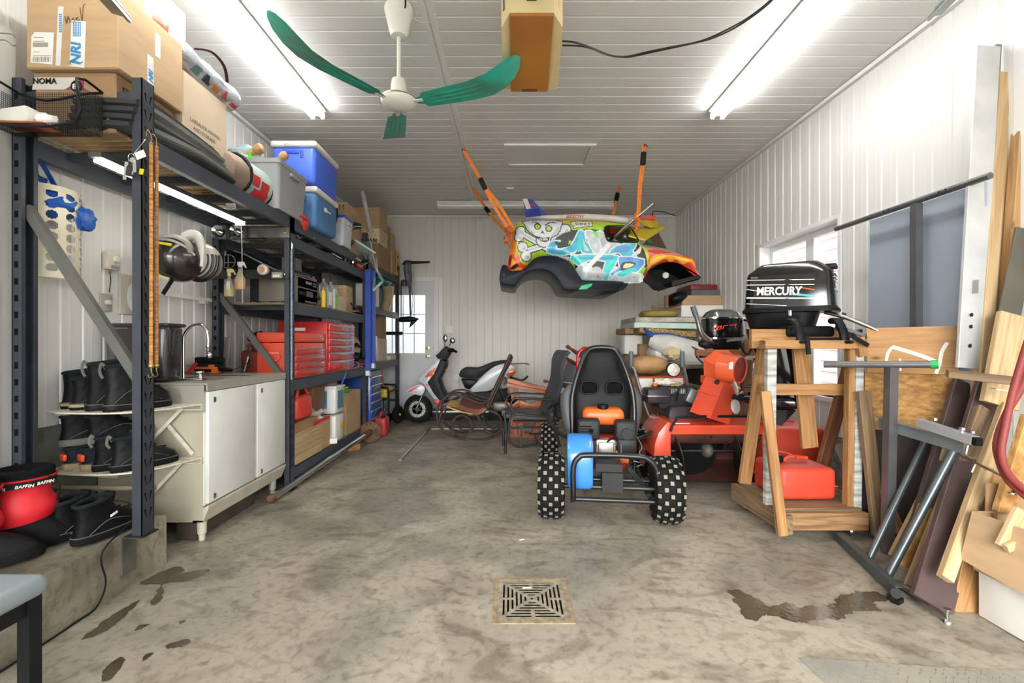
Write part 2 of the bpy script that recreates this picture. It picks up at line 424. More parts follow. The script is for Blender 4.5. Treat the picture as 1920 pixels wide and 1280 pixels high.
# ceiling: strips run across the room
ce = struct('ceiling', M().box(XL-.3, XR+.3, YF, YB+.1, CE+.012, CE+.06), TRIMW)
cladding(ce, 72,(XL-.05, YB, CE),(0,-1,0),(1,0,0),(0,0,-1), lambda i: [(0, XR-XL+.1)], WHITE)
# back wall with the door
dx0, dx1, dz1 = P(700,0, YB).x, P(815,0, YB).x, 2.10
wb = struct('wall_back', M().box(XL-.2, dx0-.05, YB+.02, YB+.12,0, CE+.05).box(dx1+.05, XR+.2, YB+.02, YB+.12,0, CE+.05).box(dx0-.05, dx1+.05, YB+.02, YB+.12, dz1+.04, CE+.05), TRIMW)
def bs(i):
    x = XL+.02+i*PITCH
    return [(dz1+.06, CE)] if dx0-.05-PITCH < x < dx1+.05 else [(0, CE)]
cladding(wb, 39,(XL+.02, YB, 0),(1,0,0),(0,0,1),(0,-1,0), bs, WALLM)
# right wall with the window, grey block footing below
wz0, wz1, wy0, wy1 = .70,2.13,3.66,4.81
STEM = .40
q = M().box(XR+.02, XR+.16, YF, wy0,0, CE+.05).box(XR+.02, XR+.16, wy1, YB+.1,0, CE+.05).box(XR+.02, XR+.16, wy0, wy1,0, wz0).box(XR+.02, XR+.16, wy0, wy1, wz1, CE+.05)
wr = struct('wall_right', q, TRIMW)
def rs(i):
    y = YF+i*PITCH
    return [(STEM, wz0-.03),(wz1+.03, CE)] if wy0-.05-PITCH*.9 < y < wy1+.02 else [(STEM, CE)]
cladding(wr, 72,(XR, YF, 0),(0,1,0),(0,0,1),(-1,0,0), rs, WHITE)
BLOCK = mat('grey block', (150,148,142),.9, var=.2, scale=14, bump=.5, bscale=90)
q = M(); bm_ = M().box(XR-.012, XR+.03,0,.39,0,.19)
me = mesh_of(bm_, 'block', BLOCK)
for i in range(24):
    for r in range(2):
        o = bpy.data.objects.new('block', me); COL.objects.link(o); o.parent = wr; o.location = (0, YF+i*.4+(r*.2),.004+r*.197)
# left wall: footing of poured concrete, strips above
LST = .715
wl = struct('wall_left', M().box(XL-.16, XL-.02, YF, YB+.1,0, CE+.05), TRIMW)
cladding(wl, 72,(XL, YF, 0),(0,1,0),(0,0,1),(1,0,0), lambda i: [(LST, CE)], WHITE)
part('footing', M().box(XL-.02, XL+.015, YF, YB, 0, LST), mat('green grey concrete', (118,124,114),.85, var=.3, scale=5, bump=.4, bscale=30), wl)
# trims
struct('trim_2', M().box(XL, XL+.035, YF, YB, CE-.035, CE-.005).box(XR-.035, XR, YF, YB, CE-.035, CE-.005).box(XL, XR, YB-.035, YB, CE-.045, CE-.005), TRIMW)
struct('trim_3', M().box(-.535,-.50, YF, YB-.5, CE-.014, CE-.001).box(-.49,-.455, YF, YB-.5, CE-.014, CE-.001).box(-.50,-.49, YF, YB-.5, CE-.006, CE-.001), TRIMW)
# far side of the room behind the camera: wall with the open garage door
struct('wall_front', M().box(XL-.2,-2.15, YF-.1, YF, 0, CE+.05).box(2.25, XR+.2, YF-.1, YF, 0, CE+.05).box(-2.15,2.25, YF-.1, YF, 2.6, CE+.05), TRIMW)
struct('floor_outside', M().box(-12,14,-14, YF-1.4,-.06,-.01).box(XR+.3,14,-14,14,-.06,-.01), mat('driveway', (176,172,164),.9, var=.2))
# door in the back wall
DOORP = mat('door paint', (212,214,216),.4, var=.03)
y = YB
d = struct('door_1', M().box(dx0, dx0+.12, y-.005, y+.035,.02, dz1).box(dx1-.15, dx1, y-.005, y+.035,.02, dz1).box(dx0+.12, dx1-.15, y-.005, y+.035,.02,.98).box(dx0+.12, dx1-.15, y-.005, y+.035,1.88, dz1), DOORP)
gz0, gz1, gx0, gx1 = .98,1.88, dx0+.12, dx1-.15
FROST = mat('bright frosted pane', (236,240,244),.5, trans=.6, var=.02)
nx, nz_ = 4,3
pw, ph = (gx1-gx0)/nx, (gz1-gz0)/nz_
for i in range(nx):
    for j in range(nz_):
        part('pane', M().box(gx0+i*pw+.005, gx0+(i+1)*pw-.005, y+.008, y+.014, gz0+j*ph+.005, gz0+(j+1)*ph-.005), FROST, d)
GRID = mat('grey muntin', (150,156,160),.5)
for i in range(1, nx): part('muntin', M().box(gx0+i*pw-.005, gx0+i*pw+.005, y+.002, y+.018, gz0, gz1), GRID, d)
for j in range(1, nz_): part('muntin', M().box(gx0, gx1, y+.0025, y+.0175, gz0+j*ph-.005, gz0+j*ph+.005), GRID, d)
for a, b in ((dx0+.14, dx0+.42),(dx0+.5, dx1-.16)):
    q = M()
    for x0, x1, z0, z1 in ((a, b, .2,.222),(a, b, .748,.77),(a, a+.022,.222,.748),(b-.022, b, .222,.748)): q.box(x0, x1, y-.013, y-.004, z0, z1)
    q.box(a+.05, b-.05, y-.011, y-.004,.27,.70)
    part('raised_panel', q, DOORP, d)
BRASS = mat('aged brass', (176,158,118),.3,1)
kx = P(811,0, y).x-.07
part('knob', M().lathe([(.033,0),(.033,.008),(.012,.012),(.012,.035),(.026,.042),(.03,.058),(.024,.07),(.004,.074)],(kx, y-.005,.93),(0,-1,0)), BRASS, d)
part('deadbolt', M().lathe([(.03,0),(.028,.014),(.012,.016),(.010,.026),(.002,.027)],(kx+.0, y-.005,1.055),(0,-1,0)), BRASS, d)
q = M()
for x0, x1, z0, z1 in ((dx0-.06, dx0,0, dz1+.06),(dx1, dx1+.06,0, dz1+.06),(dx0, dx1, dz1, dz1+.06)): q.box(x0, x1, y-.02, y+.05, z0, z1)
struct('trim_4', q, TRIMW)
solo('sheet_notice', M().box(P(836,0, y).x, P(850,0, y).x, y-.004, y-.002, P(0,624, y).z, P(0,611, y).z), PAPER, 'small pale paper notice on the siding beside the back door', 'notice')
q = M()
p = P(842,668, y)
solo('light_switch', M().rbox(P(856,768-60, y)+V((0,-.004,0)),(.07,.008,.11),.003), TRIMW, 'white switch plate low on the siding right of the back door', 'switch')
# window in the right wall
VIN = mat('white vinyl', (236,238,240),.35, var=.02)
q = M().box(XR-.008, XR+.165, wy0-.03, wy0+.004, wz0-.03, wz1+.03).box(XR-.008, XR+.165, wy1-.004, wy1+.03, wz0-.03, wz1+.03).box(XR-.008, XR+.165, wy0, wy1, wz1-.004, wz1+.03).box(XR-.012, XR+.17, wy0, wy1, wz0-.035, wz0)
win = struct('window_1', q, VIN)
ym = 4.17; fx0, fx1 = XR+.10, XR+.16
for a, b in ((wy0, ym),(ym, wy1)):
    q = M(); t = .055
    q.box(fx0, fx1, a, a+t, wz0, wz1).box(fx0, fx1, b-t, b, wz0, wz1).box(fx0, fx1, a+t, b-t, wz1-t, wz1).box(fx0, fx1, a+t, b-t, wz0, wz0+t)
    s = part('sash', q, VIN, win)
    part('pane', M().box(fx0+.03, fx0+.034, a+t, b-t, wz0+t, wz1-t), GLASS, s)
# neighbouring building outside the window
NB = mat('pale brick red siding', (226,206,200),.8, var=.12)
nb = struct('wall_outside', M().box(4.35,4.5,2.5,11,0,3.2), NB)
bm_ = mesh_of(M().add([(0,0,0),(0,8.5,0),(.012,8.5,.145),(.012,0,.145),(-.004,0,.15),(-.004,8.5,.15)],[(0,1,2,3),(3,2,5,4)]), 'siding_board', NB)
for i in range(21):
    o = bpy.data.objects.new('siding_board', bm_); COL.objects.link(o); o.parent = nb; o.location = (4.325,2.5, i*.15)
# ceiling hatch
a = P(945,272,1.965*F/(CY-272)); yh0 = 1.965*F/(CY-312); yh1 = 1.965*F/(CY-272)
yh1, yh0 = max(yh0, yh1), min(yh0, yh1)
xa, xb = -.065,.86
hz = CE-.018
hs = struct('trim_5', M().box(xa, xb, yh0, yh0+.05, hz, CE).box(xa, xb, yh1-.05, yh1, hz, CE).box(xa, xa+.05, yh0+.05, yh1-.05, hz, CE).box(xb-.05, xb, yh0+.05, yh1-.05, hz, CE), TRIMW)
part('hatch_panel', M().box(xa+.055, xb-.055, yh0+.055, yh1-.055, CE-.006, CE+.004), WHITE, hs)
solo('ceiling_junction_plate', M().rbox((0.0,5.98, CE-.012),(.10,.10,.02),.003), TRIMW, 'small square white cover plate on the ceiling above the hanging kart body', 'cover plate')
# concrete landing at the left
SLAB = mat('concrete landing', (168,160,142),.8); _concrete(SLAB, (150,143,126),(122,115,99),(70,67,58),1.0)
LX, LY, LZ = -1.79,2.415,.25
struct('platform', M().box(XL+.015, LX, YF+.5, LY, 0, LZ), SLAB)
MAT_ = mat('worn sisal mat', (140,120,88),.95, var=.35, scale=40, bump=.6, bscale=120, c2=(84,70,52))
solo('door_mat', M().box(XL+.03,-1.85,.9,1.70, LZ, LZ+.012), MAT_, 'worn brown coir mat lying on the concrete landing under the boots', 'mat')
# left door casing beside the landing (seen edge on)
struct('trim_6', M().box(XL, XL+.05,2.10,2.19, LZ, 2.6).box(XL, XL+.075,2.02,2.10, LZ, 2.65), TRIMW)
# fluorescent fixtures
TUBEM = mat('glowing tube', (250,252,255),.4, emit=TUBE_L, var=0)
TUBEM.node_tree.nodes['Principled BSDF'].inputs['Emission Color'].default_value = (1,.985,.955,1)
TUBED = mat('unlit tube', (244,246,246),.25, var=.01)
def fixture(label, x, y, along, length, lit=True, z=CE-.012, wid=.13):
    t = thing('fluorescent_fixture', label, 'light fixture', (x, y, z), 'twin tube fixtures on the ceiling')
    u = V((0,1,0)) if along == 'y' else V((1,0,0)); s = V((1,0,0)) if along == 'y' else V((0,1,0)); c = V((x, y, z))
    prof = [(-wid/2,0),(-wid/2,-.012),(-wid/4,-.05),(wid/4,-.05),(wid/2,-.012),(wid/2,0)]
    part('housing', M().prism(prof, c-u*length/2, s, V((0,0,1)), u*length), mat('fixture enamel', (226,228,226),.35), t)
    for k in (-1,1):
        p = c+s*k*wid*.33+V((0,0,-.062))
        part('tube', M().rod(p-u*(length/2-.02), p+u*(length/2-.02),.019,12), TUBEM if lit else TUBED, t)
        for e in (-1,1): part('lamp_holder', M().rbox(p+u*e*(length/2-.012)+V((0,0,.01)),(.03,.02,.07) if along == 'y' else (.02,.03,.07),.005), TRIMW, t)
    return t
fixture('lit twin tube fluorescent fixture on the ceiling above the cardboard boxes', -1.63,2.72, 'y', 2.44)
fixture('lit twin tube fluorescent fixture on the ceiling above the leaning lumber', 1.75,2.72, 'y', 2.44)
fixture('unlit twin tube fixture across the ceiling behind the hanging kart body', .21,6.53, 'x', 2.47, False)
for x, w in ((-1.63, 'landing'),(1.75, 'lumber')): fixture('unlit twin tube fluorescent fixture at the doorway end of the ceiling, %s side' % w, x, -.2, 'y', 2.44, False)
# =================== storage rack along the left wall ===================
rack = thing('pallet_rack', 'long charcoal steel storage rack of three bays along the left wall', 'shelving', (-2.0,4.6,0))
YP = [2.14,3.58,5.47,7.03]; TOPZ = [2.37,2.16,2.44,2.30]; ZB = [LZ, 0,0,0]
GOLD = mat('zinc wire', (206,186,140),.4,.6, var=.2, scale=30)
for i, (y, zt, zb) in enumerate(zip(YP, TOPZ, ZB)):
    for x0, x1, aisle in ((-1.745,-1.70,1),(-2.30,-2.255,0)):
        q = M(); a, b = (x1-.004, x1) if aisle else (x0, x0+.004)
        q.box(a, b, y, y+.075, zb, zt); q.box(x0, x1, y, y+.004, zb, zt) if aisle else q.box(x0, x1, y, y+.004, zb, zt)
        q.box(x0, x1, y+.071, y+.075, zb, zt)
        if aisle: q.box(x0, x0+.004, y+.004, y+.018, zb, zt).box(x0, x0+.004, y+.057, y+.071, zb, zt)
        else: q.box(x1-.004, x1, y+.004, y+.018, zb, zt).box(x1-.004, x1, y+.057, y+.071, zb, zt)
        u = part('upright', q, RACKD, rack)
        h = M(); z = zb+.08; k = 0
        while z < zt-.03:
            if aisle:
                for s in (-1,1):
                    yc = y+.037+s*.015
                    h.pts([(x1+.0004, yc-.004+s*.004, z+.042),(x1+.0004, yc+.006+s*.004, z+.042),(x1+.0004, yc+.001-s*.006, z),(x1+.0004, yc-.003-s*.006, z)],(-.002,0,0))
            z += .0775
        if not aisle:
            z = zb+.08
            while z < zt-.03: h.box(x0+.012, x0+.03, y-.0006, y+.001, z, z+.03); z += .0775
        part('slot', h, HOLE, u, kind='stuff')
        part('foot_plate', M().box(x0-.02, x1+.015, y-.01, y+.085, zb, zb+.006), DSTEEL, rack)
    z0 = zb+.15
    part('strut', M().box(-2.255,-1.745, y+.02, y+.055, zt-.09, zt-.055), RACKD, rack)
    if i: part('strut', M().box(-2.255,-1.745, y+.02, y+.055,.25,.285), RACKD, rack)
part('diagonal_brace', M().bar((-2.27,2.18,1.78),(-1.73,2.18,.955),.045,.03,(0,1,0)), mat('brace paint', (92,92,88),.45, var=.1), rack)
part('diagonal_brace', M().bar((-2.27,3.62,1.52),(-1.72,3.62,.80),.045,.03,(0,1,0)), mat('brace paint', (92,92,88),.45), rack)
part('anchor_plate', M().box(-1.79,-1.784,2.135,2.215,.07,.245).box(-1.79,-1.70,2.135,2.215,.245,.25), mat('galvanised plate', (104,100,92),.6,.3, var=.3), rack)
for x in (-2.28,): pass
LV = [(0,1,[2.03]),(1,2,[2.03,1.89,1.372,.768,.078]),(2,3,[2.03,1.50,.80])]
for a, b, zs in LV:
    y0, y1 = YP[a]+.075, YP[b]
    for z in zs:
        for x0, x1 in ((-1.74,-1.702),(-2.298,-2.26)):
            q = M().box(x0, x1, y0, y1, z, z+.085)
            s = 1 if x0 > -2 else -1
            part('beam', q, RACK, rack)
            e = M()
            for yy in (YP[a]+.02, YP[b]+.02): e.box(x1-.001 if s > 0 else x0-.003, x1+.003 if s > 0 else x0+.001, yy-.015, yy+.05, z-.03, z+.10)
            if s > 0: part('beam_clip', e, RACK, rack)
        q = M(); zz = z+.088
        yy = y0+.02
        while yy < y1: q.rod((-2.27, yy, zz),(-1.715, yy, zz),.0028,4); yy += .05 if a == 0 else .066
        xx = -2.25
        while xx < -1.71: q.rod((xx, y0, zz+.005),(xx, y1, zz+.005),.0028,4); xx += .105
        part('wire_deck', q, GOLD, rack)
        for k in range(4):
            yk = y0+(k+.5)*(y1-y0)/4; part('deck_support', M().box(-2.262,-1.738, yk-.02, yk+.02, z+.045, z+.083), RACKD, rack)
# light strip hung under the top shelf over the sink
t = thing('shelf_light', 'lit fluorescent strip hung under the top rack shelf over the sink', 'light fixture', (-1.9,2.72,1.95))
part('housing', M().box(-1.93,-1.87,2.12,3.27,1.997,2.02), mat('dim grey reflector', (70,68,64),.6), t)
SM = mat('glowing strip', (255,250,236),.4, emit=12, var=0)
for x in (-1.918,-1.882): part('tube', M().rod((x, 2.14,1.986),(x, 3.25,1.986),.0065,10), SM, t)
part('end_cap', M().rbox((-1.9,3.265,1.985),(.07,.015,.035),.004), TRIMW, t)
part('pull_cord', M().tube([(-1.88,3.24,1.96),(-1.88,3.25,1.8),(-1.878,3.25,1.42)],.002,5), WIRE, t)
# ---- mesh basket on the near end
MESH = mat('black wire mesh', (30,30,32),.5,.5)
t = thing('mesh_basket', 'black wire mesh desk basket hung on the near end of the rack', 'basket', (-2.1,2.04,2.1))
xa, xb, ya, yb, za, zb_ = -2.245,-1.86,1.98,2.115,2.085,2.285
q = M()
def net(q, o, u, v, nu, nv, r=.0011):
    o, u, v = V(o), V(u), V(v)
    for i in range(nu+1): q.rod(o+u*i/nu, o+u*i/nu+v, r, 3)
    for j in range(nv+1): q.rod(o+v*j/nv, o+v*j/nv+u, r, 3)
net(q, (xa, yb, za),(xb-xa, 0,0),(0,0, zb_-za),46,24); net(q, (xa, ya, za),(0, yb-ya, 0),(0,0,.17),16,20); net(q, (xb, ya, za),(0, yb-ya, 0),(0,0,.17),16,20); net(q, (xa, ya, za),(xb-xa, 0,0),(0, yb-ya, 0),40,14)
part('mesh', q, MESH, t, kind='stuff')
part('rim', M().tube([(xa, yb, zb_),(xa, ya, za+.20),(xa+.02, ya-.01, za+.04),(xa+.01, ya, za),(xb, ya, za),(xb+.01, ya, za+.19),(xb, yb, zb_)],.006,6, sub=3).tube([(xa, yb, zb_),((xa+xb)/2-.06, yb, zb_-.035),(xb-.08, yb, zb_-.005),(xb, yb, zb_)],.006,6, sub=3), BLACK, t)
solo('folded_cloth', M().rbox((-2.16,2.045,2.13),(.15,.09,.07),.01, Ry(-8)), mat('white knit cloth', (222,222,214),.9, bump=.4, bscale=200), 'folded white perforated cloth in the wire mesh basket', 'cloth')
solo('plastic_bag', M().ball((-2.05,2.05,2.125),(.045,.04,.03), dent=.5, seed=3), mat('thin white film', (238,238,236),.3), 'crumpled clear plastic wrapper beside the folded cloth in the mesh basket', 'wrapper')
solo('work_glove', M().rbox((-2.12,2.03,2.093),(.23,.09,.012),.005, Ry(2)), mat('rust rubber', (156,78,50),.7), 'flat rust orange rubber glove lying in the bottom of the mesh basket', 'glove')
# ---- cartons
def carton(label, x0, x1, y0, y1, z0, z1, m=CARD, group=None, tape=True, loc=None, tapem=None, topopen=False):
    t = thing('cardboard_box', label, 'box', ((x0+x1)/2,(y0+y1)/2, z0), group)
    c = V(((x0+x1)/2,(y0+y1)/2,(z0+z1)/2))
    if not topopen: part('body', M().rbox(c, (x1-x0, y1-y0, z1-z0),.006, smooth=False, seg=1), m, t)
    else:
        w = .005; part('body', M().box(x0, x1, y0, y1, z0, z0+w).box(x0, x0+w, y0, y1, z0+w, z1).box(x1-w, x1, y0, y1, z0+w, z1).box(x0+w, x1-w, y0, y0+w, z0+w, z1).box(x0+w, x1-w, y1-w, y1, z0+w, z1), m, t)
    if tape and not topopen:
        tm = tapem or mat('brown tape', (176,136,92),.3, coat=.3)
        q = M().box(c.x-.025, c.x+.025, y0-.0008, y1+.0008, z1-.001, z1+.0008).box(c.x-.025, c.x+.025, y0-.0012, y0, z1-.06, z1)
        part('tape', q, tm, t)
    return t
BX = -1.80
b = carton('big cardboard box with blue lettered white tape and a handwritten scrawl, on the rack end', -2.225, BX, 2.13,2.55,2.405,2.78, tape=False)
fy = 2.1285
def lab(px, py): return P(px, py, fy)
TAPEW = mat('white packing tape', (228,228,224),.35, coat=.3)
def strip_(q, pxs): a = [lab(*p) for p in pxs]; q.pts(a, (0,.0008,0)); return q
part('tape', strip_(M(),[(104,123),(113,123),(119,12),(109,12)]), TAPEW, b)
part('tape', strip_(M(),[(130,124),(158,127),(161,40),(134,38)]), TAPEW, b)
part('shipping_label', strip_(M(),[(57,117),(98,121),(101,61),(65,60),(59,68)]), PAPER, b)
q = M()
for k in range(14): w = random.choice((.6,1.2,1.8)); x = 62+k*2.45; strip_(q, [(x, 116),(x+w, 116),(x+w, 107),(x, 107)])
for py, x1 in ((70,82),(77,84),(97,74),(104,96)): strip_(q, [(63, py),(x1, py),(x1, py+1),(63, py+1)])
strip_(q, [(62,80),(90,80),(90,88),(62,88)])
q.v = [v+V((0,-.001,0)) for v in q.v]
part('label_print', q, mat('faded grey ink', (150,146,138),.8), b)
for i, o in enumerate(((132,120),)):
    text('tape_print', 'NRI', .062, lab(151,122)+V((0,-.0015,0)),(0,0,1),(-1,0,0), BLUEINK, b, .0004,.002,.2)
for x, n in ((137,5),(113,3)):
    q = M()
    for k in range(n):
        for j in range(9): strip_(q, [(x+k*3.2,41+j*3.1),(x+k*3.2+1.8,41+j*3.1),(x+k*3.2+1.8,43.2+j*3.1),(x+k*3.2,43.2+j*3.1)]) if n == 5 else strip_(q, [(x-2+k*2,26+j*4),(x-.8+k*2,26+j*4),(x-.8+k*2,28.6+j*4),(x-2+k*2,28.6+j*4)])
    q.v = [v+V((0,-.001,0)) for v in q.v]; part('tape_lettering', q, BLUEINK, b)
q = M().tube([lab(133,122), lab(132,116), lab(140,112), lab(150,118), lab(156,116)],.0035,4, sub=3, flat=.2); q.v = [v+V((0,-.0015,0)) for v in q.v]
part('tape_emblem', q, BLUEINK, b)
part('handwriting', M().tube([lab(122,30), lab(125,44), lab(128,30), lab(131,42)],.0016,4, sub=3).tube([lab(134,38), lab(138,34), lab(139,41), lab(134,40)],.0016,4, sub=3).tube([lab(142,36), lab(146,32), lab(142,38), lab(149,37)],.0016,4, sub=3).tube([lab(150,14), lab(154,40), lab(156,12), lab(160,8)],.0014,4, sub=3), mat('marker', (96,76,50),.8), b)
part('tape', M().box(BX, BX+.001,2.35,2.385,2.60,2.72).box(BX, BX+.001,2.3,2.34,2.44,2.58), TAPEW, b)
text('tape_print', 'NRI', .035,(BX+.0015,2.333,2.45),(0,0,1),(0,-1,0), BLUEINK, b, .0004,.002,.2)
b2 = carton('crushed low cardboard box with a printed maroon and grey panel, under the big box', -2.205,-1.83,2.15,2.52,2.12,2.40, CARDD, tape=False)
fy = 2.1485
part('printed_panel', strip_(M(),[(60,168),(158,168),(158,145),(64,145)]), mat('pale print', (206,202,194),.7), b2)
q = M(); strip_(q, [(122,168),(158,168),(158,145)]); q.v = [v+V((0,-.001,0)) for v in q.v]; part('maroon_print', q, mat('maroon ink', (146,36,80),.6), b2)
text('brand_lettering', 'NOMA', .036, lab(62,157)+V((0,-.0015,0)),(1,0,0),(0,0,1), INK, b2,.0004,.0012)
q = M().lathe([(.0275,0),(.0275,.001)], lab(144,162)+V((0,-.0015,0)),(0,-1,0),24); part('badge', q, INK, b2)
text('badge_number', '85', .033, lab(137,167)+V((0,-.0035,0)),(1,0,0),(0,0,1), PAPER, b2,.0004,.001)
x = -1.829
q = M()
for k in range(4):
    for (ya_, yb_) in ((2.19,2.22),(2.24,2.27)):
        z = 2.15+k*.055
        for a_, b_, c_, d_ in ((ya_, yb_, z, z+.003),(ya_, yb_, z+.035, z+.038),(ya_, ya_+.003, z, z+.036),(yb_-.003, yb_, z, z+.036)): q.box(x-.0005, x+.0012, a_, b_, c_, d_)
part('handling_marks', q, INK, b2)
carton('cardboard box on top of the big taped box, close under the ceiling', -2.20,-1.83,2.32,2.62,2.785,3.0, CARDL)
b3 = carton('pale moving carton with printed movers lettering, beyond the big taped box', -2.2, BX-.005,2.56,2.955,2.12,2.655, CARDL)
for k, (s, yy, zz) in enumerate((('LABRADOR MOVING', 2.615,2.40),('AND STORAGE', 2.64,2.36),('N.L. (800) 800-0001', 2.60,2.315))):
    text('carton_lettering', s, .030,(BX-.004, yy, zz),(0,1,0),(0,0,1), mat('grey print', (120,104,90),.8), b3,.0003, sx=.95)
carton('small brown box with red mark at the far rack end of the top shelf', -2.25,-2.02,3.02,3.3,2.12,2.3, CARDD)
# clear plastic bag with the orange end lying on the boxes
t = thing('vacuum_bag', 'clear plastic bag with an orange fabric end lying on top of the cartons', 'bag', (-1.86,2.7,2.66))
p0, p1 = V((-1.895,2.40,2.80)), V((-1.83,3.06,2.72))
d = (p1-p0); rings = []
def fl(a, w, h, n=14, dn=.18, sd=1): 
    r = []
    for k in range(n):
        t_ = 2*PI*k/n; rr = 1+dn*noise.noise(V((math.cos(t_)*1.5, math.sin(t_)*1.5, a*9+sd)))
        r.append(p0+d*a+V((math.cos(t_)*w*rr, 0, math.sin(t_)*h*rr)))
    return r
part('orange_end', M().loft([fl(a, w, h) for a, w, h in ((-.06,.03,.04),(-.04,.075,.065),(.03,.085,.075),(.10,.08,.07))]), mat('orange nylon', (226,76,40),.5, bump=.3), t)
part('clear_body', M().loft([fl(a/12,.082+.008*math.sin(a*2),.07+.006*math.cos(a*3)) for a in range(1,12)]+[fl(.97,.07,.06), fl(1.0,.03,.03)]), mat('clear vinyl', (206,212,220),.15, var=.35, scale=22, coat=.6, stretch=(1,.4,1)), t)
PS = [(.42,(92,128,128)),(.55,(60,70,72)),(.66,(196,120,60)),(.78,(170,90,80)),(.90,(190,70,60))]
for a, c in PS: part('printed_patch', M().obox(p0+d*a+V((.055,0,-.045)),(.01,.055,.05), Rx(-4)@Ry(38)), mat('patch %d' % int(a*100), c, .4), t)
part('print_lines', M().obox(p0+d*.27+V((.06,0,-.036)),(.004,.11,.004), Ry(38)).obox(p0+d*.27+V((.066,0,-.024)),(.004,.11,.004), Ry(38)).obox(p0+d*.27+V((.05,0,-.048)),(.004,.11,.004), Ry(38)), INK, t)
part('strap', M().tube([p0+d*.35+V((.08,0,.04)), p0+d*.45+V((.13,0,.07)), p0+d*.6+V((.13,0,.06)), p0+d*.75+V((.08,0,.03))],.01,6, sub=4, flat=.3), mat('dark maroon strap', (60,30,34),.8), t)
# black folded tarpaulin draped along the shelf edge
t = thing('folded_tarp', 'folded dark grey tarpaulin draped along the near edge of the top shelf', 'tarp', (-1.85,2.5,2.12))
TP = mat('dark tarpaulin', (58,60,62),.55, var=.25, bump=.3, bscale=25); TPL = mat('grey tarpaulin', (112,114,112),.6, var=.15, bump=.3, bscale=25)
for k in range(6):
    z = 2.15+k*.034; xo = .02*math.sin(k*1.9)
    pts = [V((-1.93+xo, 2.16+.01*k, z)), V((-1.86+xo, 2.30, z+.008)), V((-1.785+xo*.7,2.55, z*.6+.87)), V((-1.745+xo*.5,2.86-.03*k, 2.135+k*.02))]
    part('fold', M().tube(pts, [.07,.09,.09,.06],10, sub=4, flat=.38), TPL if k in (1,3,4) else TP, t)
for k in range(4):
    a = V((-2.04+.01*k, 2.17,2.155+k*.034)); part('fold', M().tube([a, a+V((.16,.012,.006)), a+V((.3,.0,-.006))],[.05,.055,.05],8, sub=3, flat=.5), TP, t)
# printed tent bag
t = thing('tent_bag', 'brown duffel bag with a printed camping picture and black piping', 'bag', (-1.86,3.2,2.12))
BR = mat('taupe nylon', (138,118,102),.7, bump=.35, bscale=18)
def ring_(y, r, dn=.0, n=20, cx=-1.85, cz=None):
    cz = cz or 2.125+r
    return [V((cx+math.cos(2*PI*k/n)*r*(1+dn*noise.noise(V((math.cos(2*PI*k/n)*2, math.sin(2*PI*k/n)*2, y*8)))), y, cz+math.sin(2*PI*k/n)*r)) for k in range(n)]
part('body', M().loft([ring_(2.90,.04, cz=2.25)]+[ring_(y, r, .12, cz=2.255) for y, r in ((2.93,.11),(2.99,.13),(3.07,.135))]), BR, t)
part('printed_sleeve', M().loft([ring_(y, .136, cz=2.26) for y in (3.07,3.15,3.25,3.36)]), mat('teal picture print', (120,170,160),.5, c2=(206,214,204), scale=9), t)
part('body', M().loft([ring_(3.36,.132,.1, cz=2.255), ring_(3.42,.12,.2, cz=2.24), ring_(3.50,.06,.2, cz=2.22)]), BR, t)
for a, b_, ang, c in ((3.10,3.18,-.2,(214,60,64)),(3.20,3.30,-.25,(214,64,66)),(3.14,3.32,-.75,(206,40,46))):
    q = M(); ri = [ring_(y, .138, cz=2.26, n=60) for y in (a, b_)]
    k0 = int((ang/(2*PI))*60) % 60; q.loft([[r[(k0+j-3) % 60] for j in range(6)] for r in ri], closed_ring=False); part('red_print', q, mat('red print', (210,48,54),.5), t)
q = M()
for k in range(3): q.obox((-1.758,3.16+k*.065,2.17),(.003,.045,.03), Ry(35))
part('icon_print', q, PAPER, t)
for y in (3.07,3.36): part('piping', M().tube(ring_(y, .138, cz=2.26),.012,6, closed=True), BLACK, t)
# grey tote with things in it
def tote(name, label, x0, x1, y0, y1, z0, z1, m, cat='storage bin', lid=None, tap=.88, handle=True, op=True):
    t = thing(name, label, cat, ((x0+x1)/2,(y0+y1)/2, z0)); c = V(((x0+x1)/2,(y0+y1)/2,0)); hx, hy = (x1-x0)/2,(y1-y0)/2
    def rr(z, k, r=.03, n=4):
        o = []
        for sx, sy, a0 in ((1,1,0),(-1,1,90),(-1,-1,180),(1,-1,270)):
            for i in range(n+1):
                a = math.radians(a0+90*i/n); o.append(V((c.x+sx*(hx*k-r)+r*math.cos(a), c.y+sy*(hy*k-r)+r*math.sin(a), z)))
        return o
    w = .012
    rings = [rr(z0, tap), rr(z1-.03,1-.015)]
    if op: rings += [rr(z1-.03,1.02), rr(z1,1.03), rr(z1,.97), rr(z0+.02, tap-.03)]
    else: rings += [rr(z1-.02,1.0)]
    part('body', M().loft(rings), m, t)
    if lid: part('lid', M().loft([rr(z1-.02,1.04), rr(z1,1.045), rr(z1+.012,1.0), rr(z1+.014,.9)]), lid, t)
    if handle: part('handle', M().rbox((x1*1+.002 if abs(x1) < abs(x0) else x0, c.y, z1-.06),(.025, min(.14, hy*.8),.03),.01), m, t)
    return t
GT = mat('grey polypropylene', (150,152,154),.45, var=.05)
tote('storage_tote', 'open grey plastic tote on the top shelf between the duffel bag and coolers', -2.02,-1.66,3.33,3.80,2.12,2.47, GT)
t = thing('spindle_leg', 'turned pale wooden spindle sticking out of the grey tote toward the coolers', 'wooden leg', (-1.75,3.6,2.47)); part('spindle', M().lathe([(.02,0),(.022,.10),(.018,.12),(.03,.14),(.032,.165),(.02,.185)],(-1.79,3.42,2.42),(.5,.1,.5),12), PINE, t)
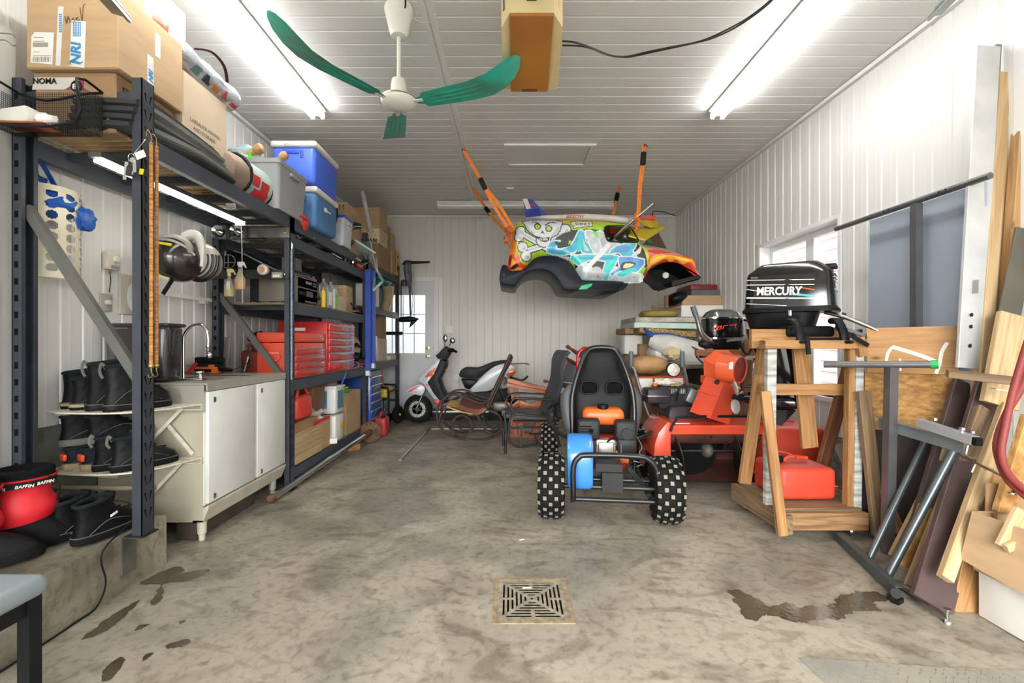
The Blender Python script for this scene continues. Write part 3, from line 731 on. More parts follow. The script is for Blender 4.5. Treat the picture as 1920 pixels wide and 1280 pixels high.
t = thing('spindle_leg', 'turned pale wooden spindle in the grey tote, resting beside the white cloth bag', 'wooden leg', (-1.9,3.4,2.47)); part('spindle', M().lathe([(.025,0),(.028,.16),(.022,.18),(.036,.20),(.036,.24),(.02,.255)],(-2.02,3.36,2.44),(.8,.1,.5),12), PINE, t)
solo('cloth_bag', M().ball((-1.96,3.44,2.50),(.14,.11,.09), dent=.35, seed=5), mat('pale printed cloth', (206,208,198),.8, c2=(120,150,160), scale=7, bump=.3), 'bundled pale cloth bag piled in the grey tote', 'bag')
solo('green_tag', M().pts([(-1.89,3.34,2.47),(-1.85,3.34,2.47),(-1.882,3.34,2.52)],(0,.01,0)), mat('neon green', (60,230,60),.5), 'small neon green triangular tag at the rim of the grey tote', 'tag')
solo('cushion_pad', M().ball((-1.86,3.60,2.47),(.11,.12,.045), dent=.1), mat('grey rubber pad', (110,108,112),.5), 'grey round pad lying on the things in the grey tote', 'pad')
# coolers
def cooler(label, x0, x1, y0, y1, z0, z1, m):
    t = thing('cooler', label, 'cooler', ((x0+x1)/2,(y0+y1)/2, z0), 'hard coolers stacked on the rack'); c = V(((x0+x1)/2,(y0+y1)/2,0)); zl = z1-.05
    q = M().rbox(c+V((0,0,(z0+zl)/2)),((x1-x0)*.94,(y1-y0)*.96, zl-z0),.035, seg=3, taper=1.04); part('body', q, m, t)
    part('lid', M().rbox(c+V((0,0,(zl+z1)/2)),(x1-x0+.01, y1-y0+.01,.052),.018, seg=3), mat('off white lid', (226,224,216),.45), t)
    part('handle', M().rbox(V((c.x, y0+.004, zl-.045)),(.10,.02,.03),.006).rbox(V((c.x-.07, y0+.006, zl-.06)),(.03,.02,.07),.008).rbox(V((c.x+.07, y0+.006, zl-.06)),(.03,.02,.07),.008), dm(m), t)
    part('lid_grip', M().rbox(V((c.x-.01, y0-.003, zl+.012)),(.13,.012,.024),.004), mat('grey lid grip', (176,178,176),.5), t)
    return t
def dm(m):
    n = m.name+' darker'
    return mat(n, {'royal blue plastic': (40,66,160), 'weathered blue plastic': (44,84,130)}.get(m.name, (60,60,60)),.5)
cooler('bright blue cooler with white lid, upper of the two stacked beside the grey tote', -2.005,-1.63,3.88,4.40,2.475,2.835, mat('royal blue plastic', (66,104,216),.4, var=.06))
k = cooler('faded steel blue cooler with white lid, lower of the two stacked', -1.985,-1.64,3.92,4.42,2.12,2.47, mat('weathered blue plastic', (72,122,172),.5, var=.16, scale=8))
part('maker_plate', M().box(-1.648,-1.642,4.10,4.16,2.305,2.34).box(-1.648,-1.643,4.17,4.25,2.315,2.328), PAPER, k)
solo('work_jacket', M().ball((-1.74,3.76,2.165),(.075,.10,.045), dent=.5, seed=8).ball((-1.70,3.82,2.13),(.03,.06,.055), dent=.4, seed=2), mat('orange red cloth', (216,70,50),.8, bump=.4), 'bundled orange red cloth tucked beside the blue cooler on the beam', 'cloth')
# =================== sink cabinet ===================
cx0, cx1, cy0, cy1, ct = XL+.03,-1.735,2.65,3.56,.915
SINKW = mat('chipped white enamel doors', (226,227,222),.35, var=.04)
SIDE = mat('stained cream enamel', (186,180,158),.5, var=.12, scale=4, stretch=(1,1,.3))
SS = mat('worn stainless', (182,178,166),.4,.35, var=.06, scale=4, stretch=(1,3,1))
t = thing('sink_cabinet', 'white enamel sink cabinet with stainless top between the boot shelves and the rack', 'cabinet', ((cx0+cx1)/2,(cy0+cy1)/2,0))
part('side_panel', M().box(cx0, cx1-.02, cy0, cy0+.012,.12, ct-.16).box(cx1-.08, cx1-.02, cy0, cy0+.012,.12,.13), SIDE, t)
part('carcass', M().box(cx0, cx1-.02, cy0+.012, cy1,.12, ct-.17), SIDE, t)
part('face_frame', M().box(cx1-.02, cx1-.012, cy0, cy1,.215, ct-.045), SINKW, t)
part('skirt', M().pts([(cx1-.02, cy0,.12),(cx1-.02, cy0,.20),(cx1+.012, cy0,.22),(cx1+.012, cy0,.205)],(0, cy1-cy0,0)), mat('cream skirt', (206,200,182),.5, var=.15), t)
ym_ = cy0+(cy1-cy0)*.545
for a, b_ in ((cy0+.006, ym_-.012),(ym_+.022, cy1-.004)):
    dd = part('door', M().rbox((cx1-.001,(a+b_)/2,(.225+ct-.05)/2),(.022, b_-a, ct-.05-.225),.003), SINKW, t)
    part('hinge', M().box(cx1+.008, cx1+.013, a+.04, a+.06,.24,.27).box(cx1+.008, cx1+.013, a+.04, a+.06,.8,.83), STEEL, dd)
part('door_gap', M().box(cx1-.013, cx1-.009, ym_-.012, ym_+.004,.22, ct-.05), HOLE, t)
part('apron', M().box(cx0+.02, cx1-.008, cy0-.012, cy0, ct-.165, ct-.012), SS, t)
part('rivet', M().ball((-1.87, cy0-.012,.835),.006).ball((-1.93, cy0-.012,.795),.006).ball((-1.80, cy0-.012,.795),.006), STEEL, t)
# stainless top with a bowl
bx0, bx1, by0, by1 = -2.20,-1.82,2.86,3.36
q = M(); X = [cx0, bx0, bx1, cx1+.012]; Y = [cy0-.012, by0, by1, cy1]
for i in range(3):
    for j in range(3):
        if not (i == 1 and j == 1): q.box(X[i], X[i+1], Y[j], Y[j+1], ct-.01, ct)
q.box(cx1+.004, cx1+.014, cy0-.012, cy1, ct-.045, ct-.01)
part('worktop', q, SS, t)
part('basin', M().box(bx0, bx1, by0, by1, ct-.19, ct-.185).box(bx0-.003, bx0, by0, by1, ct-.19, ct-.005).box(bx1, bx1+.003, by0, by1, ct-.19, ct-.005).box(bx0, bx1, by0-.003, by0, ct-.19, ct-.005).box(bx0, bx1, by1, by1+.003, ct-.19, ct-.005), SS, t)
part('backsplash', M().box(cx0, cx0+.012, cy0, cy1, ct, ct+.07), SS, t)
for x, y in ((cx1-.06, cy0+.05),(cx1-.06, cy1-.06),(cx0+.1, cy0+.05),(cx0+.1, cy1-.06)):
    part('leg', M().lathe([(.016,0),(.018,.035),(.024,.04),(.026,.12)],(x, y, 0), seg=14), SS if y > 3 else mat('cream skirt', (206,200,182)), t)
# tap
t = thing('gooseneck_tap', 'chrome gooseneck tap with cross handles behind the sink bowl', 'tap', (-2.2,2.82, ct))
fb = P(344,706,2.86); fx = fb.x; fy_ = 2.86
part('spout', M().tube([(fx, fy_, ct+.01),(fx, fy_, ct+.24),(fx+.01, fy_, ct+.29),(fx+.05, fy_, ct+.335),(fx+.10, fy_, ct+.345),(fx+.14, fy_, ct+.315),(fx+.152, fy_, ct+.26),(fx+.152, fy_, ct+.21)],.0085,10, sub=4), CHROME, t)
part('aerator', M().lathe([(.011,.0),(.013,.01),(.009,.015),(.013,.022),(.013,.03)],(fx+.152, fy_, ct+.18), seg=12).ball((fx+.16, fy_, ct+.155),(.017,.017,.022)), CHROME, t)
for s in (-1,1):
    hx = fx+s*.085+.01
    part('handle', M().lathe([(.02,0),(.014,.02),(.010,.035),(.014,.04),(.012,.05)],(hx, fy_+.01*s, ct+.004), seg=12).rod((hx-.03, fy_, ct+.047),(hx+.03, fy_, ct+.052),.005,6).rod((hx, fy_-.03, ct+.05),(hx, fy_+.03, ct+.05),.005,6), CHROME, t)
part('base_plate', M().rbox((fx+.01, fy_, ct+.006),(.24,.06,.012),.005), CHROME, t)
# utensils
TINM = mat('tin can', (196,192,182),.35,.7)
def canister(label, px, py, Y, w, h):
    p = P(px, py, Y); z = ct
    t = thing('utensil_can', label, 'container', (p.x, Y, z)); part('can', M().lathe([(w, 0),(w, h),(w-.003, h),(w-.003,.01)],(p.x, Y, z), seg=18), TINM, t); return p
a = canister('tin can holding wooden handled tools behind the sink', 302,700,2.83,.034,.16)
canister('shorter tin can beside the tool filled one behind the tap', 322,700,2.90,.025,.125)
for k, (dx, dy, L, m, lb, n) in enumerate(((-.045,0,.34, TEAK, 'brown wooden handled spatula leaning in the tin can', 'kitchen_tool'),(-.01,.0,.30, PINE, 'pale wooden handle standing in the tin can', 'kitchen_tool'),(.022,0,.26, mat('olive metal', (96,92,70),.5), 'olive metal tool with notched tip in the tin can', 'metal_tool'))):
    p0 = V((a.x+dx*.3,2.83, ct+.02)); p1 = p0+V((dx*1.4,0, L)).normalized()*L
    solo(n, M().rod(p0, p0.lerp(p1,.55),.004,6).tube([p0.lerp(p1,.55), p0.lerp(p1,.62), p0.lerp(p1,.95), p1],[.006,.011,.012,.006],10), m, lb, 'tool')
b_ = P(282,700,2.78); solo('kitchen_tool', M().rod((b_.x, 2.78, ct),(b_.x-.0,2.79, ct+.12),.003,6).tube([(b_.x, 2.79, ct+.11),(b_.x-.03,2.8, ct+.17),(b_.x-.055,2.8, ct+.22)],[.008,.012,.010],8), TEAK, 'dark handled kitchen tool leaning left of the tin can', 'tool')
p = P(432,700,3.2)
solo('sharpening_steel', M().rbox((P(425,0,3.42).x, 3.42, ct+.14),(.045,.012,.26),.008, Ry(4)), mat('grey scraper', (110,108,104),.5,.4), 'upright grey metal plate leaning behind the sink near the rack post', 'tool')
t = thing('cordless_drill', 'black and orange cordless drill kit lying behind the sink bowl', 'power tool', P(385,700,3.3).to_3d())
c = P(385,0,3.30)
part('case', M().rbox((c.x-.04,3.44, ct+.10),(.22,.08,.05),.012), BLACK, t)
part('body', M().tube([(c.x-.11,3.40, ct+.05),(c.x+.0,3.40, ct+.05),(c.x+.07,3.40, ct+.045)],[.03,.036,.025],10), BLACK, t)
part('battery', M().rbox((c.x-.04,3.38, ct+.03),(.17,.06,.05),.008).rbox((c.x+.0,3.38, ct+.04),(.04,.05,.06),.006), ORANGE2, t)
part('battery_cap', M().rbox((c.x-.05,3.372, ct+.028),(.12,.06,.025),.006), BLACK, t)
part('chuck', M().rod((c.x+.07,3.38, ct+.04),(c.x+.15,3.36, ct+.03),.02,10,.012), BLACK, t)
solo('red_scraper', M().bar((P(356,0,3.2).x, 3.2, ct+.03),(P(368,0,3.2).x, 3.2, ct+.09),.03,.012).bar((P(350,0,3.2).x, 3.2, ct+.02),(P(356,0,3.2).x, 3.2, ct+.03),.045,.01), REDP, 'small red handled scraper behind the tap', 'tool')
q = M().tube([P(395,688,3.5)+V((.02*math.cos(k*1.1),0,.045*math.sin(k*1.1))) for k in range(8)],.003,5, sub=3).tube([P(400,690,3.5), P(440,692,3.5), P(470,675,3.6)],.003,5, sub=5)
solo('coiled_wire', q, BLACK, 'thin black cable coiled at the wall beside the rack post above the sink', 'cable')
# pillar behind sink helmets: wall things
WP = XL+.004
def onleft(px, py): return SX(px, py, XL+.01)
# black tubs
def tub(label, x0, x1, y0, y1, z0, z1, m):
    t = thing('storage_tub', label, 'tub', ((x0+x1)/2,(y0+y1)/2, z0))
    part('body', M().rbox(((x0+x1)/2,(y0+y1)/2,(z0+z1)/2),(x1-x0, y1-y0, z1-z0),.04, seg=4, taper=1.06), m, t)
    part('rim', M().rbox(((x0+x1)/2,(y0+y1)/2, z1-.012),((x1-x0)*1.09,(y1-y0)*1.09,.022),.01, seg=3), m, t); return t
DT = mat('shiny black tub', (44,44,46),.22, var=.1, coat=.3); DG = mat('dark grey tub', (92,90,86),.5)
tub('shiny black upside down tub standing on the sink top behind the near post', -2.30,-1.985,2.67,2.82, ct, ct+.345, DT)
tub('dark grey nested tub standing left of the shiny black one', -2.345,-2.20,2.675,2.85, ct, ct+.325, DG)
# bag dispenser on the wall
t = thing('bag_dispenser', 'cream perforated bag dispenser tube stuffed with blue bags on the left wall', 'bag holder', (-2.27,2.36,1.45))
CRM = mat('translucent cream plastic', (224,216,192),.4, var=.03, alpha=.97)
xc, yc, R_ = XL+.012,2.40,.115
zt_, zb2 = 1.935,1.475
holes = []
def tubept(a, z, r=R_): return V((xc+r*math.cos(a)*.95, yc-.01+r*math.sin(a)*1.15, z))
q = M(); na, nz2 = 70,110
for i in range(na):
    for j in range(nz2):
        a0, a1 = -PI/2+PI*i/na, -PI/2+PI*(i+1)/na; z0, z1 = zb2+(zt_-zb2)*j/nz2, zb2+(zt_-zb2)*(j+1)/nz2
        am, zm = (a0+a1)/2,(z0+z1)/2
        row = (zm-zb2-.02)/.053; ph = (am+PI/2)/(PI/5)
        dz, da = (row-math.floor(row)-.5)*.053,(ph-math.floor(ph)-.5)*(PI/5)*R_
        if dz*dz+da*da < .0215**2 and zb2+.03 < zm < zt_-.03: continue
        q.add([tubept(a0, z0), tubept(a1, z0), tubept(a1, z1), tubept(a0, z1)],[(0,1,2,3)], True)
part('sleeve', q, CRM, t)
part('foot_rim', M().tube([tubept(-PI/2+PI*k/12, zb2) for k in range(13)],.005,6), CRM, t)
BB = mat('blue bag film', (36,92,180),.45, var=.2, bump=.4, bscale=20)
solo('blue_bag', M().ball((xc+.03, yc-.02,1.86),(.085,.10,.085), dent=.3, seed=4).tube([tubept(-.3,1.92,.07), tubept(-.9,2.02,.09), tubept(-1.3,2.06,.08), tubept(-1.4,1.98,.07), tubept(-.8,1.95,.09)],.016,6, sub=4, flat=.25).ball((xc+.11, yc+.07,1.80),(.03,.05,.06), dent=.5, seed=6), BB, 'shiny blue plastic bag stuffed in the top of the perforated dispenser', 'bag')
# thermostat, dimmer
a, b_ = onleft(193,470), onleft(217,508)
t = thing('thermostat', 'cream wall thermostat with round dial above the dimmer switch', 'thermostat', (XL+.02,(a.y+b_.y)/2, b_.z))
part('housing', M().rbox((XL+.022,(a.y+b_.y)/2,(a.z+b_.z)/2),(.035, b_.y-a.y, a.z-b_.z),.005), mat('cream casing', (214,208,190),.45), t)
part('dial', M().lathe([(.019,0),(.017,.012)],(XL+.04,(a.y+b_.y)/2+.01,(a.z+b_.z)/2+.012),(1,0,0),20), TRIMW, t)
part('scale_strip', M().box(XL+.0395, XL+.0405, a.y+.02, b_.y-.01, b_.z+.008, b_.z+.025), mat('blue grey print', (150,156,160),.6), t)
a, b_ = onleft(188,549), onleft(210,584)
t = thing('dimmer_switch', 'wall plate with a round ivory dimmer knob below the thermostat', 'switch', (XL+.01,(a.y+b_.y)/2, b_.z))
part('plate', M().rbox((XL+.008,(a.y+b_.y)/2,(a.z+b_.z)/2),(.012, b_.y-a.y, a.z-b_.z),.002), mat('grey plate', (178,176,168),.5), t)
part('knob', M().lathe([(.016,0),(.014,.02),(.005,.022)],(XL+.014,(a.y+b_.y)/2,(a.z+b_.z)/2),(1,0,0),16), mat('ivory knob', (226,218,198),.4), t)
solo('thermostat_wire', M().tube([onleft(206,508), onleft(208,525), onleft(205,548)],.002,4), BLACK, 'thin dark wire running between the thermostat and the dimmer', 'wire')
a, b_ = onleft(223,512), onleft(250,590)
solo('access_cover', M().rbox((XL+.01,(a.y+b_.y)/2,(a.z+b_.z)/2),(.02, b_.y-a.y, a.z-b_.z),.003), mat('beige panel', (196,190,176),.5), 'flat beige cover panel on the left wall behind the near post', 'panel')
# small white shelf rail
a, b_ = onleft(300,545), onleft(382,558)
t = thing('towel_rail', 'narrow white wall rail under the helmets', 'rail', (XL+.05,(a.y+b_.y)/2, a.z-.05))
part('rail', M().box(XL+.05, XL+.075,2.95, b_.y+.02,1.46,1.485), TRIMW, t)
for y in (3.0, b_.y-.02): part('bracket', M().box(XL, XL+.05, y-.02, y+.02,1.445,1.48), TRIMW, t)
# helmets hung on the wall
def helmet(label, c, r, shell, trim, stripes=None, open_face=False, yaw=0):
    t = thing('helmet', label, 'helmet', (c.x, c.y, c.z-r)); R = Rz(yaw)
    q = M().ball(c, (r*.98, r*1.12, r*1.02), R, 26,18); part('shell', q, shell, t)
    if stripes: stripes(t, c, r, R)
    return t
c = V((XL+.27,2.97,1.775)); c = P(335,487,2.86); r = .135
t = helmet('scuffed gloss black full face helmet hanging on the wall above the sink', c, r, mat('scuffed gloss black', (26,25,25),.22, var=.5, scale=14, coat=.5, c2=(46,41,37)), TRIMW)
ring = [V((c.x-.02+.128*math.cos(a_), c.y-.055-.0*math.cos(a_), c.z+.055+.075*math.sin(a_))) for a_ in np.linspace(-.5, PI+.2,12)]
part('chin_bar', M().tube(ring, .022,8, sub=2, flat=.8), mat('grey white band', (186,184,176),.4, c2=(120,118,112), scale=12), t)
part('lower_trim', M().tube([V((c.x-.125, c.y-.05, c.z-.05)), V((c.x-.07, c.y-.095, c.z-.105)), V((c.x+.0, c.y-.08, c.z-.132))],.013,6, sub=4), mat('cream vinyl trim', (200,190,150),.6), t)
part('stripe', M().obox(V((c.x+.005, c.y-.127, c.z+.072)),(.085,.006,.016), Ry(8)@Rx(-34)), mat('yellow decal', (220,206,30),.4), t)
part('white_band', M().tube([V((c.x-.04, c.y-.10, c.z+.105)), V((c.x+.04, c.y-.105, c.z+.093)), V((c.x+.10, c.y-.075, c.z+.06)), V((c.x+.125, c.y-.04, c.z+.02))],.008,6, sub=3), mat('grey white band', (186,184,176),.4), t)
part('strap', M().bar((c.x-.02, c.y-.03, c.z-.13),(c.x-.075, c.y-.03, c.z-.215),.025,.005,(0,1,0)), BLACK, t)
c2_ = P(376,490,2.98); r = .12
t = helmet('white and black striped motocross helmet hanging beside the black helmet', c2_, r, mat('silver white shell', (186,184,178),.3, coat=.3), TRIMW)
dirs = []
for al, w in ((56,.007),(68,.012),(80,.007),(90,.013)):
    al = math.radians(al); q = M(); part('stripe', q.tube([c2_+V((r*.99*math.sin(al)*math.cos(f),-r*1.13*math.cos(al), r*1.03*math.sin(al)*math.sin(f))) for f in np.linspace(PI*.98, PI*2.1,20)], w, 6, flat=.5), mat('black decal', (26,24,24),.35, coat=.3), t)
part('visor_opening', M().ball(c2_+V((-.02,-.055,-.005)),(.055,.07,.06)), mat('dark padding', (52,50,46),.8), t)
part('chin_guard', M().tube([c2_+V((-.085,-.09,-.05)), c2_+V((-.055,-.12,.05)), c2_+V((-.01,-.11,.135)), c2_+V((.04,-.10,.14)), c2_+V((.07,-.10,.08)), c2_+V((.072,-.105,-.05))],[.020,.026,.034,.034,.03,.018],10, sub=4, flat=.7), mat('pale grey visor', (196,194,188),.35), t)
part('vent', M().tube([c2_+V((-.03,-.135,.055)), c2_+V((.0,-.125,.11))],.007,6).tube([c2_+V((.05,-.10,.075)), c2_+V((.055,-.105,.0))],.007,6), INK, t)
part('clasp', M().rbox(c2_+V((-.105,.0,.055)),(.05,.06,.09),.015), BLACK, t)
solo('wall_clock', M().lathe([(.12,0),(.12,.018),(.11,.022)],(XL+.002,2.98,1.43),(1,0,0),28), mat('pale dial', (214,218,220),.4), 'round pale plate on the wall half hidden by the near post', 'wall plate')
solo('blue_cloth', M().ball((XL+.03,3.03,1.27),(.02,.035,.04), dent=.3), mat('sky blue cloth', (110,180,226),.8), 'small light blue rag hanging just right of the near post', 'rag')
# =================== keys, bungees on the near post ===================
px_ = -1.70
t = thing('bungee_cord', 'orange checked bungee cord, left of the pair hanging on the near post', 'bungee cord', (-1.69,2.19,1.0), 'bungee cords on the near rack post')
BU = mat('orange checked cord', (196,146,80),.7, c2=(146,90,48), scale=1, stretch=(30,30,130), detail=1)
HK = mat('brass wire hook', (186,168,96),.35,.8)
for i, (yy, xx) in enumerate(((2.165,-1.676),(2.205,-1.682))):
    if i: t = thing('bungee_cord', 'orange checked bungee cord, right of the pair hanging on the near post', 'bungee cord', (-1.69,2.19,1.0), 'bungee cords on the near rack post')
    z0, z1 = SX(275,684,-1.68).z, 2.08
    part('cord', M().tube([(xx, yy, z0),(xx+.001, yy, 1.5),(xx, yy, z1)],.0085,8), BU, t)
    part('hook', M().tube([(xx, yy, z0),(xx, yy, z0-.03),(xx, yy+.008, z0-.05),(xx, yy-.012, z0-.06),(xx, yy-.018, z0-.045)],.002,5, sub=2).ball((xx, yy, z0-.005),.012), HK, t)
    part('hook', M().tube([(xx, yy, z1),(xx-.004, yy+.004, z1+.04),(xx-.02, yy, z1+.06),(-1.70, yy, z1+.03)],.002,5, sub=2), HK, t)
t = thing('key_bunch', 'bunch of keys with black fob hanging in front of the near post', 'keys', (-1.73,2.12,1.95)); kc = P(246,320,2.10)
part('fob', M().rbox(kc+V((.0,0,-.002)),(.042,.02,.05),.012, Ry(10), seg=3), GLOSSB, t)
part('key', M().bar(kc+V((.02,-.008,.05)), kc+V((.024,-.01,-.01)),.014,.002,(0,1,0)).lathe([(.012,-.001),(.012,.001)], kc+V((.014,-.01,.045)),(0,1,0),12), CHROME, t)
part('key', M().bar(kc+V((-.02,-.0,.04)), kc+V((-.03,-.0,-.04)),.016,.002,(0,1,0)), CHROME, t)
part('key_ring', M().tube([kc+V((.014*math.cos(a_),0,.06+.018*math.sin(a_))) for a_ in np.linspace(0,2*PI, 13)[:-1]],.0015,5, closed=True), CHROME, t)
part('paper_tag', M().obox(P(263,290,2.10),(.045,.001,.034), Ry(-22)), PAPER, t)
part('ring_hook', M().tube([kc+V((.014,0,.078)), P(266,270,2.11), P(272,262,2.13)],.0018,5), CHROME, t)
part('yellow_tag', M().obox(kc+V((.038,.01,.0)),(.02,.001,.026), Ry(12)), mat('yellow decal', (220,206,30),.4), t)
# =================== boot shelves ===================
def fanshelf(label, z, y0):
    t = thing('wire_shelf', label, 'shelf', ((XL-1.76)/2,2.5, z), 'curved white wire boot shelves')
    ye = cy0-.014; x0, x1 = XL+.02,-1.755
    edge = [(x0, y0+.06),(x0+.1, y0+.01),(x0+.25, y0-.015),(x0+.42, y0),(x0+.53, y0+.10),(x1, ye)]
    ep = smooth_path([V((a, b_, z)) for a, b_ in edge],5)
    fr = M().tube(ep, .004,6).rod((x0, ye, z),(x1, ye, z),.004,6).rod((x0, y0+.06, z),(x0, ye, z),.004,6)
    part('frame_wire', fr, WIRE, t)
    q = M(); n = 34
    for k in range(1, n):
        x = x0+(x1-x0)*k/n
        ys = [ep[i].y+(ep[i+1].y-ep[i].y)*(x-ep[i].x)/(ep[i+1].x-ep[i].x) for i in range(len(ep)-1) if ep[i].x <= x <= ep[i+1].x and ep[i+1].x > ep[i].x]
        if ys: q.rod((x, min(ys), z+.004),(x, ye, z+.004),.0022,4)
    for d_ in (.08,.16,.25): q.rod((x0+.01, ye-d_, z),(x1-.02-d_*.25, ye-d_, z),.003,4)
    part('grid_wire', q, WIRE, t)
    part('back_lip', M().rod((x0, ye, z-.03),(x1, ye, z-.03),.003,4).rod((x1, ye, z),(x1, ye, z-.03),.003,4), WIRE, t)
    part('brace', M().bar((-1.86, ye-.006, z-.02),(-2.02, ye-.03, z-.20),.018,.003,(0,1,0)), WIRE, t)
    part('brace', M().bar((x0+.03, y0+.07, z-.01),(x0+.16, ye-.03, z-.10),.018,.003,(0,1,0)), WIRE, t)
    return t
fanshelf('upper curved white wire shelf crowded with boots beside the sink cabinet', .795,2.31)
fanshelf('lower curved white wire shelf with shoes beside the sink cabinet', .492,2.31)
solo('shelf_brace', M().bar((-1.95,2.63,.69),(-1.80,2.63,.515),.022,.003,(0,1,0)), WIRE, 'loose white flat brace leaning crosswise on the cabinet side between the boot shelves', 'brace')
LEA = mat('worn black leather', (14,15,17),.6, var=.4, scale=9, bump=.6, bscale=22, spec=.2); LEG = mat('grey black leather', (24,26,27),.5, var=.4, scale=9, bump=.5, bscale=22)
SOLE = mat('black sole', (22,22,21),.8, var=.3, spec=.2); SOLT = mat('tan sole', (170,150,112),.7, var=.15); SOLG = mat('grey sole', (108,106,100),.7, var=.2)
NAV = mat('dark navy mesh', (34,36,44),.8, var=.3); CUFF = mat('dark fleece', (28,36,38),.95, bump=.5)
def shoe(label, x, y, z, yaw, L=.30, hgt=.20, up=LEA, sole=SOLE, w=.105, name='boot', laces=True, mids=None, tab=None, tilt=0, band=None, group=None, collar=CUFF):
    t = thing(name, label, 'footwear', (x, y, z), group)
    mt = Matrix.Translation(V((x, y, z)))@Rz(yaw).to_4x4()@Matrix.Rotation(math.radians(tilt),4, 'Y')
    def foot(x0, x1, w0, w1, zz, n=20, shift=0):
        r = []
        for k in range(n):
            a = 2*PI*k/n; cx_ = math.copysign(abs(math.cos(a))**.75, math.cos(a)); u = (cx_+1)/2; ww = w0+(w1-w0)*min(1, u*1.3)
            r.append(V((x0+(x1-x0)*u, math.copysign(abs(math.sin(a))**.8, math.sin(a))*ww/2*(1.08-.12*u), zz(u) if callable(zz) else zz)))
        return r
    sh = .032
    part('sole', M().loft([foot(.0, L, w*.82, w, 0), foot(-.004, L+.006, w*.86, w*1.05,.012), foot(-.002, L+.002, w*.84, w*1.02, lambda u: sh+.012*max(0, u-.7))]).xf(mt), sole, t)
    part('welt', M().tube(foot(-.002, L+.003, w*.85, w*1.03,.033),.0026,5, closed=True).xf(mt), mat('grey stitching', (92,90,84),.7), t)
    for s in (-1,1): part('side_panel', M().tube([(.03, s*w*.42,.04),(.10, s*w*.47, hgt*.42+.01),(.16, s*w*.47,.075),(L*.80, s*w*.40,.045)],.0035,5, sub=3, flat=.5).xf(mt), mat('grey stitching', (92,90,84)), t)
    if mids: part('midsole_band', M().loft([foot(-.005, L*.7, w*.87, w*1.04,.016), foot(-.005, L*.7, w*.87, w*1.04,.03)]).xf(mt), mids, t)
    rg = []
    tp = [(0, L, .98),(.15, L*.985,.98),(.3, L*.95,.97),(.44, L*.83,.9),(.56, L*.68,.85),(.7, L*.56,.8),(.85, L*.52,.78),(1.0, L*.50,.80)]
    for f, xt, k in tp:
        zz = sh+(hgt-sh)*f; bend = .012*math.sin(f*PI)
        rg.append(foot(.004+bend*.6+f*.004, xt, w*.80*k, w*k, (lambda zz, f: (lambda u: zz+(.016*(u) if f > .9 else 0)-(.02*max(0, u-.55) if f < .6 else 0)))(zz, f)))
    top = rg[-1]; c = sum(top, V())/len(top)
    inner = [c+(p-c)*.78+V((0,0,-.004)) for p in top]; deep = [c+(p-c)*.62+V((0,0,-min(.09, hgt*.4))) for p in top]
    part('upper', M().loft(rg+[inner, deep]).xf(mt), up, t)
    part('collar', M().tube([c+(p-c)*.96 for p in top],.009,6, closed=True).xf(mt), collar, t)
    if laces:
        q = M()
        for k in range(4 if hgt > .13 else 3):
            f = .42+k*.13; xt = np.interp(f, [a_[0] for a_ in tp],[a_[1] for a_ in tp]); zz = sh+(hgt-sh)*f
            xt -= .006; q.tube([(xt-.035,-w*.24, zz),(xt-.002,0, zz+.004),(xt-.035, w*.24, zz)],.003,5, sub=2)
        part('laces', q.xf(mt), INK if up is not NAV else ORANGE2, t)
        part('tongue', M().rbox((L*.49,0, hgt+.004),(.02, w*.5,.05),.008, Ry(18)).xf(mt), up, t)
    if tab: part('pull_tab', M().tube([(.0,0, hgt*.75),(-.012,0, hgt*.9),(-.004,0, hgt+.02),(.012,0, hgt-.01)],.007,6, sub=3, flat=.4, up=(0,1,0)).xf(mt), tab, t)
    if band: part('heel_patch', M().rbox((.004,0, hgt*.62),(.016, w*.55,.035),.006).xf(mt), band, t)
    return t, mt
z1_ = .80; GP = 'boots on the wire shelves'
shoe('black hiking shoe with tan heel band, at the wall end of the upper wire shelf', -2.345,2.42, z1_, 62,.29,.185, LEA, SOLE, mids=SOLT, group=GP)
shoe('black hiking shoe with tan heel band, second from the wall on the upper shelf', -2.25,2.37, z1_, 62,.29,.16, LEA, SOLE, mids=SOLT, group=GP)
shoe('tall black leather work boot behind another on the upper wire shelf', -2.145,2.34, z1_, 60,.29,.235, LEA, LEG, tab=SOLG, group=GP)
shoe('tall black leather work boot nearest the rack post on the upper wire shelf', -2.03,2.31, z1_, 60,.30,.225, LEG, LEG, tab=SOLG, group=GP)
z2_ = .497
shoe('dark trainer with orange heel and tan sole, nearest the wall on the lower shelf', -2.28,2.36, z2_, 60,.27,.105, NAV, SOLT, name='trainer', band=mat('hot orange', (238,84,40),.6), group=GP)
shoe('low dark trainer with orange heel, second on the lower shelf', -2.18,2.35, z2_, 60,.26,.105, NAV, SOLT, name='trainer', band=mat('hot orange', (238,84,40),.6), group=GP)
shoe('dark hiking shoe lying on top of the orange heeled trainers near the wall', -2.32,2.38, z2_+.115,58,.28,.15, LEA, SOLG, tilt=0, group=GP)
shoe('dark hiking shoe tilted on top of the pile against the black pull tab boots', -2.19,2.40, z2_+.125,56,.28,.14, LEA, SOLG, tilt=-6, group=GP)
shoe('black ankle boot with grey pull tab, left of the pair on the lower shelf', -2.10,2.33, z2_, 60,.29,.165, LEA, SOLE, tab=SOLG, laces=False, group=GP)
shoe('black ankle boot with grey pull tab, nearest the rack post on the lower shelf', -1.995,2.31, z2_, 60,.30,.165, LEG, SOLE, tab=SOLG, group=GP)
g = G(150,1022,.27)
tt, mt = shoe('black leather winter shoe with white side label on the landing mat', -1.895,2.01,.262,82,.315,.165, LEA, SOLE, w=.115)
part('side_label', M().rbox((.13,-.0575,.10),(.035,.002,.012),.001, Ry(-18)).xf(mt), PAPER, tt)
